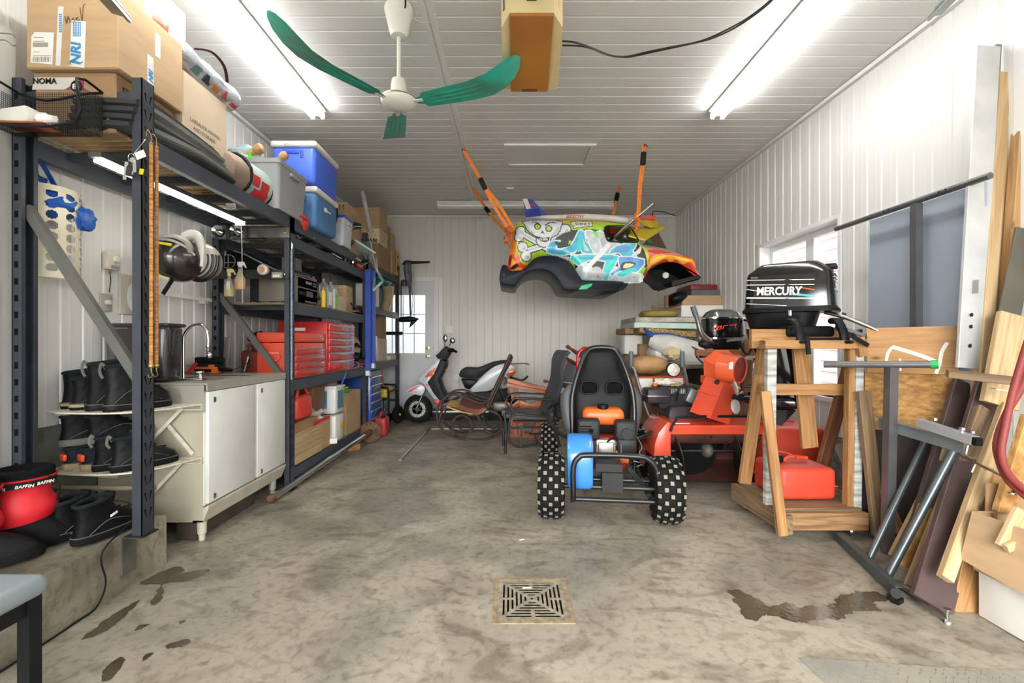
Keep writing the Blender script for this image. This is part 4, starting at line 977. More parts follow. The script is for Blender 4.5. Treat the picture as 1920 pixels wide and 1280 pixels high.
lace = [mt@V(p) for p in ((.16,-.02,.15),(.20,-.07,.12),(.21,-.09,.06))]
q = M().tube(lace+[V((-1.775,2.02,.24)), V((-1.77,2.03,.1)), V((-1.765,1.98,.02)), V((-1.775,1.9,.006)), V((-1.77,1.7,.006)), V((-1.78,1.3,.006))],.004,6, sub=5)
solo('power_cord', q, BLACK, 'black cord running over the landing edge and along its foot', 'cord')
shoe('black leather winter shoe behind its labelled mate on the landing', -2.03,2.04,.262,80,.30,.165, LEA, SOLE, w=.11)
# red snow boots
REDN = mat('red nylon', (214,30,44),.55, var=.12, bump=.4, bscale=14); BFUR = mat('black fleece lining', (16,17,19),.95, bump=1, bscale=200)
def snow(label, x, y, z, yaw, full):
    t = thing('snow_boot', label, 'footwear', (x, y, z), 'red and black winter boots on the landing')
    mt = Matrix.Translation(V((x, y, z)))@Rz(yaw).to_4x4()
    def el(cx_, rx, ry, zz, tilt=0, n=22): return [V((cx_+rx*math.cos(2*PI*k/n), ry*math.sin(2*PI*k/n), zz+tilt*math.cos(2*PI*k/n))) for k in range(n)]
    part('sole', M().loft([el(.155,.16,.058,0), el(.155,.165,.062,.02), el(.155,.162,.06,.035)]).xf(mt), SOLE, t)
    part('rubber_shell', M().loft([el(.155,.158,.058,.033), el(.15,.15,.058,.06), el(.13,.125,.057,.09), el(.10,.095,.056,.12), el(.095,.088,.055,.135)]).xf(mt), mat('black shell leather', (22,23,25),.5, var=.25, bump=.2), t)
    hh = .31
    rs_ = []
    for f in np.linspace(0,1,9):
        r = .088+.014*math.sin(f*PI*2.2)+.012*f; rs_.append(el(.09-.005*f, r*1.05, r*.85,.12+f*(hh-.12),.012*(1-f)))
    q = M().loft(rs_)
    part('red_shaft', q.xf(mt), REDN, t)
    part('top_band', M().loft([el(.085,.106,.088, hh-.035), el(.085,.107,.089, hh-.008)]).xf(mt), INK, t)
    part('lining', M().loft([el(.085,.104,.086, hh-.005), el(.083,.105,.088, hh+.03), el(.083,.09,.074, hh+.04), el(.083,.08,.064, hh-.04)]).xf(mt), BFUR, t)
    for a_ in (-75,-110,-150):
        A = math.radians(a_); o = V((.085+.109*math.cos(A)-.0*.03,.091*math.sin(A), hh-.031)); tg = V((-math.sin(A), math.cos(A),0))
        text('boot_lettering', 'BAFFIN', .018, mt@o, mt.to_3x3()@tg, (0,0,1), PAPER, t, .0006,.0004,.2)
    part('drawcord', M().tube([(.15,-.07, hh),(.19,-.07, hh-.05),(.18,-.06, hh-.12)],.003,5, sub=3).xf(mt), BLACK, t)
    return t
snow('red nylon snow boot with black shell standing upright at the wall side of the landing', -2.15,1.93,.262,55,1)
snow('red nylon snow boot with black shell cut off by the picture edge', -2.19,1.74,.262,44,1)
solo('bench_rail', M().rod((XL+.05,2.35,.41),(-1.80,2.35,.41),.014,10), mat('worn grey pipe', (150,142,120),.5,.4), 'low horizontal pipe behind the boots on the landing', 'pipe')
solo('timber_block', M().rbox((-1.88,3.0,.05),(.12,.62,.10),.006, Rz(0)), mat('dark oily timber', (74,64,54),.8, var=.3), 'dark timber block under the sink cabinet', 'timber')
# low stool at the bottom left corner
t = thing('metal_stool', 'black metal frame stool with grey vinyl seat at the picture corner', 'stool', (-1.0,.82,0))
sx0, sx1, sy0, sy1, sh_ = -1.40,-.965,.70,.955,.66
c0 = P(78,1080,.98)
zt = c0.z; sx1 = c0.x
part('seat', M().rbox(((sx1-.44)+.215,.80, zt-.02),(.46,.40,.045),.02, seg=3), mat('grey vinyl', (128,138,142),.45, var=.05), t)
for x, y in ((sx1-.02,.975),(sx1-.40,.975),(sx1-.02,.625),(sx1-.40,.625)): part('leg', M().box(x-.013, x+.013, y-.013, y+.013,0, zt-.04), BLACK, t)
part('seat_rail', M().box(sx1-.40, sx1-.02,.968,.982, zt-.065, zt-.04).box(sx1-.027, sx1-.013,.64,.96, zt-.075, zt-.04).box(sx1-.407, sx1-.393,.64,.96, zt-.075, zt-.04), BLACK, t)
part('stretcher', M().box(sx1-.027, sx1-.013,.64,.96, zt-.27, zt-.245).box(sx1-.39, sx1-.03,.968,.982, zt-.25, zt-.23), BLACK, t)
solo('wall_wires', M().tube([P(0,62,1.95), P(22,64,1.95), P(28,70,1.95), P(18,42,1.95)],.0025,5, sub=3).tube([P(-5,75,1.95), P(12,76,1.95), P(24,86,1.95), P(30,84,1.95)],.0025,5, sub=3), mat('grey wire', (120,120,112),.6), 'two loose grey wires clipped to the wall at the upper left edge', 'wire')
# =================== things on the far rack bays ===================
def X_(px, Y): return P(px, 0, Y).x
def Z_(py, Y): return P(0, py, Y).z
S1, S2, S3, S4, S5 = 2.125,1.985,1.467,.863,.173
# plates bolted across the second frame
part('cross_plate', M().box(-2.30,-1.70,3.568,3.574,1.955,2.03), STEEL, rack)
part('cross_plate', M().box(-2.30,-1.70,3.568,3.574,1.635,1.705), DSTEEL, rack)
for z in (1.67,1.99): part('bolt', M().ball((-1.735,3.565, z),.009), CHROME, rack)
def wheelmotor(label, px, py):
    c = P(px, py, 3.50); t = thing('round_lamp', label, 'lamp', c, 'round lamps on the rack frame')
    part('housing', M().rbox(c+V((0,.03,0)),(.10,.05,.11),.012), mat('grey casting', (96,100,104),.4,.4), t)
    part('reflector', M().lathe([(.048,0),(.044,.018),(.02,.006),(.012,.022),(.002,.024)], c, (0,-1,0),20), CHROME, t)
wheelmotor('round chromed lamp under the light strip, left of the two on the second rack frame', 410,434)
wheelmotor('round chromed lamp under the light strip, right of the two on the second rack frame', 444,433)
def bottle(label, c, r, h, m, cap, capm, shoulder=.72, seg=14, name='bottle', liquid=None, lvl=.4, sq=None, grp=None, labelm=None):
    t = thing(name, label, 'bottle', c, grp)
    prof = [(r*.9,0),(r, h*.04),(r, h*shoulder),(r*.75, h*(shoulder+.1)),(r*.32, h*.9),(r*.3, h)]
    q = M().lathe(prof, c, seg=seg)
    if sq: q.v = [V((c[0]+(v.x-c[0])*sq[0], c[1]+(v.y-c[1])*sq[1], v.z)) for v in q.v]
    part('body', q, m, t)
    if liquid: part('liquid', M().lathe([(r*.86, h*.02),(r*.93, h*.05),(r*.93, h*lvl)], c, seg=seg), liquid, t)
    part('cap', M().lathe([(r*.38, h),(r*.38, h*1.09),(r*.3, h*1.1)], c, seg=12), capm, t)
    if labelm:
        q = M().lathe([(r*1.015, h*.2),(r*1.015, h*.6)], c, seg=seg)
        if sq: q.v = [V((c[0]+(v.x-c[0])*sq[0], c[1]+(v.y-c[1])*sq[1], v.z)) for v in q.v]
        part('label', q, labelm, t)
    return t
CLR = mat('clear bottle', (232,226,200),.08, alpha=.35, var=.02); YEL = mat('yellow liquid', (214,186,40),.15, alpha=.85); AMB = mat('amber liquid', (226,150,30),.12, alpha=.9)
def spray(label, px, capm, liq, r, col, lm=None):
    c = P(px, 560,3.49); z0 = Z_(556 if px < 440 else 543,3.49); c = V((c.x, 3.49, z0))
    t = bottle(label, c, r, .155, CLR, 1, capm, .55, name='spray_bottle', liquid=liq, lvl=.30 if px < 440 else .5, grp='spray bottles hung on the rack plate')
    part('trigger', M().rbox(c+V((.008,0,.195)),(.05,.02,.03),.006).bar(c+V((.03,0,.20)), c+V((.045,0,.165)),.012,.006).rod(c+V((0,0,.165)), c+V((0,0,.185)),.012,8), col, t)
    if lm: part('label', M().rbox(c+V((.012,-r*.95,.08)),(.025,.003,.06),.001), lm, t)
spray('clear spray bottle with pale yellow trigger and a little yellow liquid', 430, mat('pale yellow', (226,220,150),.4), YEL, .036, mat('pale yellow', (226,220,150),.4), PAPER)
spray('clear spray bottle with blue collar, half full of amber liquid', 450, BLUE, AMB, .038, TRIMW)
c = P(495,506,3.54); t = thing('tape_reel', 'small clear round reel on the plate of the second rack frame', 'reel', c)
part('reel', M().lathe([(.038,0),(.04,.012),(.04,.035),(.034,.04)], c+V((0,.01,0)),(0,-1,0),18), mat('grey clear plastic', (196,190,180),.25), t)
part('label', M().lathe([(.022,0),(.022,.003)], c+V((0,-.031,0)),(0,-1,0),16), mat('copper print', (190,130,100),.5), t)
c = P(520,516,3.545); t = thing('relay_module', 'small grey three slot electrical module beside the round reel', 'module', c)
part('case', M().rbox(c, (.075,.03,.045),.004), mat('grey module', (150,150,140),.5), t)
for k in range(3): part('slot', M().box(c.x-.026+k*.018, c.x-.014+k*.018, c.y-.017, c.y-.0152, c.z-.014, c.z+.002), PAPER, t)
# chassis, hi-fi, etc on shelf 3
GREYC = mat('taupe steel case', (118,114,104),.5,.2)
t = thing('computer_case', 'taupe grey steel case end on the shelf behind the second frame', 'case', (-1.85,3.85, S3)); part('body', M().rbox((-1.855,3.90, S3+.12),(.28,.45,.235),.006), GREYC, t); part('edge_flange', M().box(-1.995,-1.94,3.674,3.678, S3+.19, S3+.235), DSTEEL, t)
def hifi(label, y0, y1, z0, z1, m, kind, x0=-2.1, x1=-1.715):
    t = thing('hifi_unit', label, 'stereo', ((x0+x1)/2,(y0+y1)/2, z0), 'audio units on the third shelf')
    part('body', M().rbox(((x0+x1)/2,(y0+y1)/2,(z0+z1)/2),(x1-x0, y1-y0, z1-z0),.004), m, t); h = z1-z0; w = y1-y0
    if kind == 0:
        part('display', M().box(x1, x1+.002, y0+w*.35, y0+w*.62, z0+h*.45, z0+h*.75), mat('grey display', (120,124,128),.3), t)
        for k in range(6): part('button', M().box(x1, x1+.005, y0+w*(.68+.05*(k % 3)), y0+w*(.71+.05*(k % 3)), z0+h*(.35+.25*(k//3)), z0+h*(.5+.25*(k//3))), STEEL, t)
    elif kind == 1:
        for k, f in enumerate((.08,.2,.8,.9)): part('knob', M().lathe([(.017,0),(.015,.018)],(x1, y0+w*f, z0+h*(.62 if k < 3 else .55)),(1,0,0),14), BLACK, t)
        part('tape_door', M().box(x1, x1+.004, y0+w*.35, y0+w*.65, z0+h*.5, z0+h*.85), mat('smoked window', (70,72,76),.2), t)
        for k in range(7): part('key', M().box(x1, x1+.006, y0+w*(.3+.075*k), y0+w*(.345+.075*k), z0+h*.12, z0+h*.22), STEEL, t)
    else: part('foot_strip', M().box(x1, x1+.002, y0+.02, y1-.02, z0+.01, z0+.018), STEEL, t)
    return t
BKL = mat('black hifi metal', (44,47,54),.4,.3)
hifi('black cassette receiver with knobs, lowest of the hifi stack', 3.74,4.18, S3, S3+.13, BKL, 1)
hifi('black tuner with grey display, in the middle of the hifi stack', 3.74,4.17, S3+.132, S3+.215, BKL, 0)
hifi('slim black player on top of the hifi stack', 3.72,3.98, S3+.217, S3+.262, BKL, 2)
solo('small_speaker', M().rbox((-1.78,3.78, S3+.262+.05),(.11,.12,.10),.006), mat('grey speaker box', (92,90,84),.6), 'small grey speaker box on top of the hifi stack', 'speaker')
GJ = mat('grey jug plastic', (138,138,136),.4, var=.05)
def jug(label, x, y, z, w, d, h, m, capm, lm, name='jug'):
    t = thing(name, label, 'bottle', (x, y, z))
    part('body', M().rbox((x, y, z+h*.40),(w, d, h*.80),.015, seg=3).loft([[V((x+sx*w*.42*k, y+sy*d*.42*k, z+h*f)) for sx, sy in ((-1,-1),(1,-1),(1,1),(-1,1))] for f, k in ((.78,1),(.9,.55),(.96,.3))]), m, t)
    part('cap', M().lathe([(.014,0),(.014,.03)],(x, y-d*.1, z+h*.95), seg=12), capm, t)
    part('label', M().box(x+w*.5, x+w*.5+.0015, y-d*.4, y+d*.4, z+h*.12, z+h*.6), lm, t); return t
jug('pink white bleach jug beside the hifi stack', -1.79,4.22, S3,.10,.08,.26, mat('pinkish white plastic', (222,204,204),.45), REDP, PAPER)
bottle('slim yellow and pink bottle at the shelf edge by the hifi stack', V((-1.71,4.24, S3)),.020,.17, mat('yellow bottle', (222,190,50),.4),1, mat('pink cap', (220,110,130),.4),.8)
jug('grey motor oil jug with white label and green print, left of the two', -1.76,4.38, S3,.12,.10,.26, GJ, GJ, PAPER)
jug('grey motor oil jug with white and green label, right of the two', -1.745,4.51, S3,.11,.09,.25, mat('light grey plastic', (186,188,186),.4), GJ, mat('green label', (140,196,90),.5))
bottle('dark bottle with yellow cap behind the grey oil jugs', V((-1.90,4.62, S3)),.03,.20, BLACK, 1, mat('yellow cap', (230,200,40),.4))
jug('dark green leafy wrapped bottle at the back of the third shelf', -2.0,4.5, S3,.14,.12,.32, mat('dark green plastic', (46,90,44),.6, bump=.4), BLACK, BLACK)
carton('small tan carton with white bottle top behind it on the third shelf', -1.84,-1.72,4.60,4.86, S3, S3+.15, CARDL, tape=False)
bottle('white capped bottle behind the small tan carton', V((-1.82,4.90, S3)),.025,.17, PAPER, 1, PAPER)
t = thing('wooden_crate', 'pale plywood box toward the far end of the third shelf', 'crate', (-1.9,5.1, S3)); part('box', M().rbox((-1.90,5.10, S3+.15),(.26,.22,.29),.004), PINEL, t); part('slot', M().box(-1.96,-1.955,4.985,4.9895, S3+.14, S3+.19), HOLE, t)
t = thing('hand_clamp', 'red handled spring clamp lying at the third shelf edge', 'clamp', (-1.72,5.18, S3)); part('jaw', M().bar((-1.72,5.0, S3+.10),(-1.70,5.25, S3+.02),.012,.02), DSTEEL, t); part('handle', M().bar((-1.71,5.05, S3+.02),(-1.71,5.25, S3+.03),.02,.015), mat('salmon grip', (190,100,80),.6), t)
# second shelf: dark car parts, loose tools
t = thing('car_door_panel', 'dark moulded panel lying across the second shelf behind the spray bottles', 'panel', (-2.0,4.0,1.50))
part('panel', M().loft([[P(415,470,3.9), P(470,476,3.9), P(548,515,3.9), P(548,512,3.9)],[P(415,520,3.85), P(470,520,3.85), P(548,520,3.85), P(548,518,3.85)]], closed_ring=False), BLACK, t)
part('fan_grille', M().tube([P(428,490,3.75)+V((.055*math.cos(a_),0,.055*math.sin(a_))) for a_ in np.linspace(0,2*PI, 20)[:-1]],.004,5, closed=True).bar(P(428,476,3.75), P(428,504,3.75),.006,.006).bar(P(415,492,3.75), P(441,492,3.75),.006,.006), STEEL, t)
part('trim_edge', M().tube([P(413,466,3.8), P(452,474,3.8), P(505,500,3.8), P(546,517,3.8)],.008,6, sub=4), STEEL, t)
def clutter(label, name, x, y, z, n, rx, ry, rz, mats, seed, cat='tools', grp=None):
    """several tangled rods and blocks, each a part"""
    rnd = random.Random(seed); t = thing(name, label, cat, (x, y, z), grp)
    for k in range(n):
        c = V((x+rnd.uniform(-rx, rx), y+rnd.uniform(-ry, ry), z+rnd.uniform(0, rz))); m = mats[k % len(mats)]
        d = V((rnd.uniform(-.3,.3), rnd.uniform(-1,1), rnd.uniform(-.2,.25))).normalized()*rnd.uniform(.05,.13)
        if k % 3 == 0: part('block', M().rbox(c, (rnd.uniform(.02,.05), rnd.uniform(.04,.09), rnd.uniform(.02,.05)),.006, Rz(rnd.uniform(-40,40))), m, t)
        else: part('handle' if k % 3 == 1 else 'jaw', M().tube([c-d, c, c+d+V((0,0,.01))],[.008,.011,.007],7, sub=2), m, t)
    return t
clutter('tangled chrome and red clamps piled at the far end of the second shelf edge', 'clamp_pile', -1.71,5.2, S2,14,.03,.16,.10,[CHROME, REDP, DSTEEL, mat('tan sleeve', (190,160,130),.6), BLACK],4)
clutter('loose ratchets and grey tools along the second shelf edge', 'socket_tools', -1.75,4.75, S2,8,.04,.18,.04,[DSTEEL, CHROME, mat('grey module', (150,150,140),.5)],9)
clutter('small metal parts at the near end of the second shelf', 'metal_parts', -1.78,4.0, S2,7,.04,.14,.05,[DSTEEL, CHROME, BLACK],19)
# top shelf, beyond the coolers
t = thing('bicycle_wheel', 'bicycle wheel with black tyre standing behind the two coolers', 'wheel', (-2.03,4.62, S1))
wc = V((-2.03,4.62, S1+.31)); ck = lambda r, y=0: [wc+V((r*math.cos(a_), y, r*math.sin(a_))) for a_ in np.linspace(0,2*PI, 41)[:-1]]
part('tyre', M().tube(ck(.29),.022,8, closed=True), RUBBER, t); part('rim', M().tube(ck(.262),.010,6, closed=True), STEEL, t)
for k in range(18):
    a_ = 2*PI*k/18; part('spoke', M().rod(wc, wc+V((.26*math.cos(a_),0,.26*math.sin(a_))),.0014,4), STEEL, t)
part('hub', M().rod(wc+V((0,-.03,0)), wc+V((0,.03,0)),.018,10), STEEL, t)
tote('storage_tote', 'translucent tote with a bright blue lid beyond the coolers', -2.02,-1.665,4.66,4.93, S1,2.42, mat('cloudy clear plastic', (214,218,226),.35, alpha=.85), lid=BLUE, op=False)
b = carton('tall carton with arrows printed on it, beyond the blue lidded tote', -2.0,-1.76,5.0,5.5, S1,2.66, CARD)
q = M()
for k in (-.02,.02): q.obox((-1.82+k, 4.998,2.60),(.006,.002,.05)).obox((-1.82+k, 4.998,2.62),(.02,.002,.008))
part('arrow_print', q, INK, b)
GR6 = 'cartons stacked on the far top shelf'
carton('lowest carton in the far stack, with white scuffs on its side', -2.0,-1.71,6.02,6.42, S1,2.43, CARDD, GR6)
b = carton('cream carton printed upside down in the middle of the far stack', -1.99,-1.70,6.02,6.42,2.432,2.63, mat('cream carton', (216,198,156),.8), GR6)
text('carton_lettering', 'RIVER', .07,(-1.73,6.018,2.49),(-1,0,0),(0,0,-1), INK, b, .0005,.002)
q = M()
for k in range(5): q.box(-1.699,-1.698,6.06,6.34,2.47+k*.03,2.475+k*.03)
part('carton_print', q, INK, b)
carton('topmost carton in the far stack, close under the ceiling', -2.03,-1.70,6.02,6.42,2.632,2.90, CARD, GR6)
carton('tall brown carton just beyond the far stack', -2.0,-1.71,6.46,6.62, S1,2.78, CARDD, GR6)
carton('narrow tall carton beside the orange speaker', -2.0,-1.70,6.64,6.86, S1,2.72, CARD, GR6)
t = thing('loudspeaker', 'orange wooden loudspeaker with green cones at the far end of the top shelf', 'speaker', (-1.8,6.95, S1))
part('cabinet', M().rbox((-1.80,6.95, S1+.20),(.20,.14,.38),.004), TEAK, t)
part('baffle', M().rbox((-1.695,6.95, S1+.20),(.012,.13,.36),.003), mat('mustard baffle', (206,158,44),.5), t)
for z, r in ((.13,.05),(.30,.026)): part('cone', M().lathe([(r, 0),(r*.9,.004),(r*.4,-.01),(.002,-.004)],(-1.687,6.95, S1+z),(1,0,0),20), mat('dark green cone', (34,74,60),.5), t)
t = thing('mud_guard', 'curved gloss black plastic guard poking out over the top shelf edge', 'guard', (-1.7,5.1, S1))
part('guard', M().tube([P(648,460,5.0), P(650,440,5.0), P(660,424,5.0), P(676,424,5.05)],[.02,.035,.045,.035],10, sub=5, flat=.6), GLOSSB, t)
part('stem', M().tube([P(640,420,5.2), P(655,440,5.1)],.01,8), BLACK, t)
solo('foam_board', M().bar(P(655,452,5.15), P(693,476,5.4),.20,.02,(0,0,1)), mat('white green board', (206,226,216),.6), 'white and green boards lying at the far end of the top shelf', 'board')
solo('grey_wedge', M().bar(P(652,462,5.05), P(662,452,5.1),.03,.04), DSTEEL, 'dark grey metal wedge on the beam beneath the black guard', 'wedge')
t = thing('steel_channel', 'galvanised slotted steel channel leaning up from the third rack frame', 'channel', P(698,435,5.35))
a, b_ = P(697,436,5.38), P(680,358,5.38)
part('channel', M().bar(a, b_, .042,.004,(0,1,0)).bar(a+V((-.02,-.012,0)), b_+V((-.02,-.012,0)),.003,.024,(0,1,0)).bar(a+V((.02,-.012,0)), b_+V((.02,-.012,0)),.003,.024,(0,1,0)), STEEL, t)
t = thing('steel_bracket', 'grey welded steel bracket frame hanging off the third rack frame', 'bracket', P(700,500,5.35))
for a, b_, w in ((( 690,452),(697,488),.05),((697,488),(718,527),.03),((718,527),(700,545),.025),((700,545),(703,520),.02)): part('plate', M().bar(P(*a, 5.36), P(*b_, 5.34), w, .01,(0,1,0)), mat('zinc grey', (122,132,136),.35,.6), t)
part('plate', M().pts([P(672,462,5.36), P(684,452,5.36), P(688,490,5.36)],(0,.006,0)), mat('zinc grey', (122,132,136),.35,.6), t)
part('tie_wire', M().tube([P(695,452,5.33), P(700,480,5.32), P(708,510,5.3), P(705,484,5.3)],.003,5, sub=4), WIRE, t)
for i, (px, yb_, lb) in enumerate(((689,704, 'left'),(698,690, 'right'))):
    t = thing('blue_post', 'tall blue steel post strapped to the third rack frame, %s of the pair' % lb, 'post', (X_(px, 5.36+.1*i),5.36+.1*i, Z_(yb_, 5.36)), 'blue posts at the third rack frame')
    x = X_(px, 5.36+.1*i); y = 5.36+.1*i
    part('post', M().box(x-.026, x+.026, y, y+.05, Z_(yb_-8, y),1.99), mat('blue post paint', (58,98,196) if i else (48,80,180),.35), t); part('white_end', M().box(x-.022, x+.022, y-.003, y+.05, Z_(yb_, y), Z_(yb_-9, y)), PAPER, t)
# counter level shelf: tool boxes
TB = mat('orange red toolbox enamel', (216,78,54),.35, var=.05, coat=.3)
PINKR = mat('reflecting red drawer', (200,50,50),.25, coat=.5)
t = thing('tool_chest', 'orange red lidded tool chest with end handle on the counter level shelf', 'tool chest', (-1.86,3.97, S4))
x0, x1, y0, y1 = -2.0,-1.705,3.66,4.27
part('body', M().rbox(((x0+x1)/2,(y0+y1)/2, S4+.14),(x1-x0, y1-y0,.28),.006), TB, t)
part('lid', M().rbox(((x0+x1)/2,(y0+y1)/2, S4+.325),(x1-x0+.008, y1-y0+.008,.08),.012), TB, t)
hc = V(((x0+x1)/2-.02, y0-.004, S4+.20)); part('handle', M().rbox(hc, (.10,.012,.018),.005).tube([hc+V((-.05,-.01,0)), hc+V((-.06,-.02,-.04)), hc+V((-.04,-.02,-.06)), hc+V((.04,-.02,-.06)), hc+V((.06,-.02,-.04)), hc+V((.05,-.01,0))],.005,6), mat('pale orange handle', (232,120,100),.4), t)
for k in range(4):
    dr_ = part('drawer', M().rbox((x1+.002,(y0+y1)/2, S4+.035+k*.058),(.012, y1-y0-.03,.050),.003), PINKR, t)
    part('pull', M().box(x1+.006, x1+.016, y0+.02, y1-.02, S4+.052+k*.058, S4+.060+k*.058), STEEL, dr_)
t = thing('tool_chest', 'taller glossy red five drawer tool chest right of the orange chest', 'tool chest', (-1.9,4.68, S4))
x0, x1, y0, y1 = -2.15,-1.70,4.30,5.05
part('body', M().rbox(((x0+x1)/2,(y0+y1)/2, S4+.24),(x1-x0, y1-y0,.475),.006), RED, t)
hs_ = [.06,.15,.23,.295,.36,.43]
for k, z in enumerate(hs_):
    hgt = (hs_[k+1]-z if k < 5 else .07)-.008
    dr_ = part('drawer', M().rbox((x1+.003,(y0+y1)/2+.01, S4+z+hgt/2-.04),(.012, y1-y0-.06, hgt),.003), PINKR, t)
    yy0, yy1, zz = y0+.04, y1-.03, S4+z+hgt-.045
    part('pull', M().pts([(x1+.009, yy0, zz),(x1+.014,(yy0+yy1)/2, zz-.018),(x1+.009, yy1, zz),(x1+.009, yy1, zz+.008),(x1+.009, yy0, zz+.008)],(.008,0,0)), mat('silver lilac pull', (190,186,200),.2,.7), dr_)
part('end_decal', M().box(-2.0,-1.90,4.297,4.2995, S4+.39, S4+.42), PAPER, t)
t = thing('jerry_can', 'dusty red fuel can standing behind the sink on the counter level shelf', 'fuel can', (-2.12,3.95, S4))
DR = mat('dull dark red plastic', (140,50,40),.5, var=.2)
part('body', M().rbox((-2.13,3.95, S4+.11),(.20,.26,.22),.03, seg=3), DR, t); part('ridge', M().rbox((-2.13,3.82, S4+.11),(.012,.02,.18),.004), DR, t); part('spout', M().rod((-2.18,3.92, S4+.21),(-2.2,3.9, S4+.27),.02,10), DR, t)
t = thing('jerry_can', 'second dusty red fuel can half hidden behind the first', 'fuel can', (-2.0,4.15, S4)); part('body', M().ball((-2.02,4.15, S4+.20),(.13,.15,.12), e=.7), DR, t); part('handle', M().tube([(-2.09,4.05, S4+.29),(-2.02,4.04, S4+.34),(-1.95,4.06, S4+.29)],.012,8, sub=3), DR, t)
t = thing('electric_planer', 'olive and black power tool with cable on top of the dusty fuel cans', 'power tool', (-2.1,4.0, S4+.3))
part('body', M().tube([(-2.20,4.0, S4+.30),(-2.09,4.0, S4+.335),(-1.98,4.0, S4+.34)],[.035,.045,.03],10), mat('olive tool body', (140,130,80),.5), t)
part('motor', M().rod((-2.24,3.98, S4+.32),(-2.13,3.98, S4+.35),.035,12), BLACK, t)
part('cable', M().tube([(-2.2,3.96, S4+.28),(-2.1,3.86, S4+.25),(-2.03,3.82, S4+.18),(-2.07,3.80, S4+.14),(-2.0,3.80, S4+.16),(-2.06,3.8, S4+.22)],.004,6, sub=4), BLACK, t)
solo('spray_gun', M().rod(P(458,696,3.8), P(466,668,3.8),.022,12,.018).rod(P(466,668,3.8), P(471,652,3.8),.008,8), STEEL, 'grey steel air tool leaning left of the orange tool chest', 'tool')
solo('wood_scraps', M().obox((-1.98,3.85, S4+.035),(.05,.10,.07)).obox((-1.985,3.85, S4+.09),(.045,.10,.03)), PINE, 'small stacked wood offcuts between the fuel can and the orange chest', 'wood')
t = thing('circular_saw', 'black and cream circular saw jammed beside the red tool chest', 'power tool', (-1.8,5.2, S4))
part('guard', M().lathe([(.12,0),(.12,.03),(.05,.04)],(-1.80,5.27, S4+.22),(1,-.3,0),22), mat('cream casting', (190,170,120),.5), t)
part('motor', M().rod((-1.86,5.15, S4+.14),(-1.70,5.2, S4+.12),.05,12), BLACK, t); part('handle', M().tube([(-1.75,5.1, S4+.2),(-1.72,5.17, S4+.26),(-1.72,5.28, S4+.24)],.02,8, sub=3), BLACK, t); part('base_plate', M().box(-1.90,-1.71,5.08,5.38, S4+.002, S4+.012), STEEL, t)
clutter('grey and red odds and ends in front of the circular saw', 'small_tools', -1.74,5.25, S4+.02,7,.03,.12,.08,[BLACK, REDP, CHROME],31)
carton('plain box behind the red tool chest under the third shelf', -2.2,-1.9,5.1,5.4, S4+.01, S4+.42, CARDD)
# bottom shelf of bay two
t = thing('jerry_can', 'bright red fuel can with twin handles on the bottom shelf beside the sink doors', 'fuel can', (-1.80,3.9, S5+.3))
RC = mat('bright red plastic', (214,66,52),.38, var=.06)
zb_ = S5+.33
b = carton('flattened brown carton under the red fuel can', -2.1,-1.72,3.68,4.15, S5, S5+.32, CARDD)
part('body', M().rbox((-1.80,3.93, zb_+.10),(.15,.30,.20),.04, seg=4, taper=.9), RC, t)
for x in (-1.845,-1.765): part('handle', M().tube([(x, 3.82, zb_+.18),(x, 3.86, zb_+.255),(x, 3.95, zb_+.27),(x, 4.04, zb_+.20)],.014,8, sub=4), RC, t)
t = thing('planter_box', 'brown ribbed planter behind the red fuel can', 'planter', (-1.9,4.25, S5+.2)); part('body', M().rbox((-1.88,4.30, S5+.42),(.2,.22,.34),.01, taper=1.15), mat('brown bin', (112,78,52),.6), t)
tote('storage_tote', 'blue grey tote at the back of the bottom shelf', -2.22,-1.86,4.45,4.95, S5, S5+.55, mat('slate blue plastic', (96,110,130),.5), op=False)
b = carton('open carton with red printed rim holding plastic wrapped goods', -1.98,-1.72,4.05,4.42, S5, S5+.28, CARD, topopen=True)
part('red_print', M().box(-1.99,-1.715,4.049,4.0495, S5+.24, S5+.28).box(-1.72,-1.7195,4.05,4.42, S5+.25, S5+.28), mat('red print', (210,48,54),.5), b)
solo('plastic_wrap', M().ball((-1.84,4.22, S5+.28),(.12,.16,.09), dent=.6, seed=11, seg=18, rings=12), mat('crinkled clear plastic', (214,206,200),.15, var=.3, coat=.6, scale=20), 'crumpled clear plastic wrap spilling out of the red rimmed carton', 'plastic wrap')
t = thing('wooden_planter', 'pale plank box of stacked boards at the near end of the bottom shelf', 'crate', (-1.8,3.8, S5))
for k in range(3): board('plank', (-1.71+.0*k, 3.66, S5-.005+.045+k*.078),(-1.71,4.18, S5-.005+.045+k*.078),.076,.02,(0,0,1), PINEL, t)
board('plank', (-1.78,3.66, S5+.235),(-1.78,4.18, S5+.235),.16,.018,(1,0,0), PINEL, t)
t = thing('bucket', 'square white bucket with printed label, upper of the stacked pair', 'bucket', (-1.80,4.62, S5+.27), 'white square buckets on the bottom shelf')
WB = mat('white bucket plastic', (226,226,222),.4, var=.03)
part('body', M().rbox((-1.80,4.62, S5+.41),(.20,.22,.27),.02, taper=1.06), WB, t); part('rim', M().rbox((-1.80,4.62, S5+.535),(.228,.248,.025),.008), WB, t); part('label', M().box(-1.70,-1.693,4.55,4.70, S5+.32, S5+.5).box(-1.87,-1.78,4.503,4.508, S5+.33, S5+.5), mat('blue grey label', (96,136,160),.5), t)
t = thing('bucket', 'square white bucket with yellow label, lower of the stacked pair', 'bucket', (-1.80,4.62, S5), 'white square buckets on the bottom shelf')
part('body', M().rbox((-1.80,4.62, S5+.13),(.20,.22,.26),.02, taper=1.06), WB, t); part('label', M().obox((-1.695,4.66, S5+.14),(.004,.06,.08), Rx(45)), mat('yellow warning label', (226,196,40),.5), t)
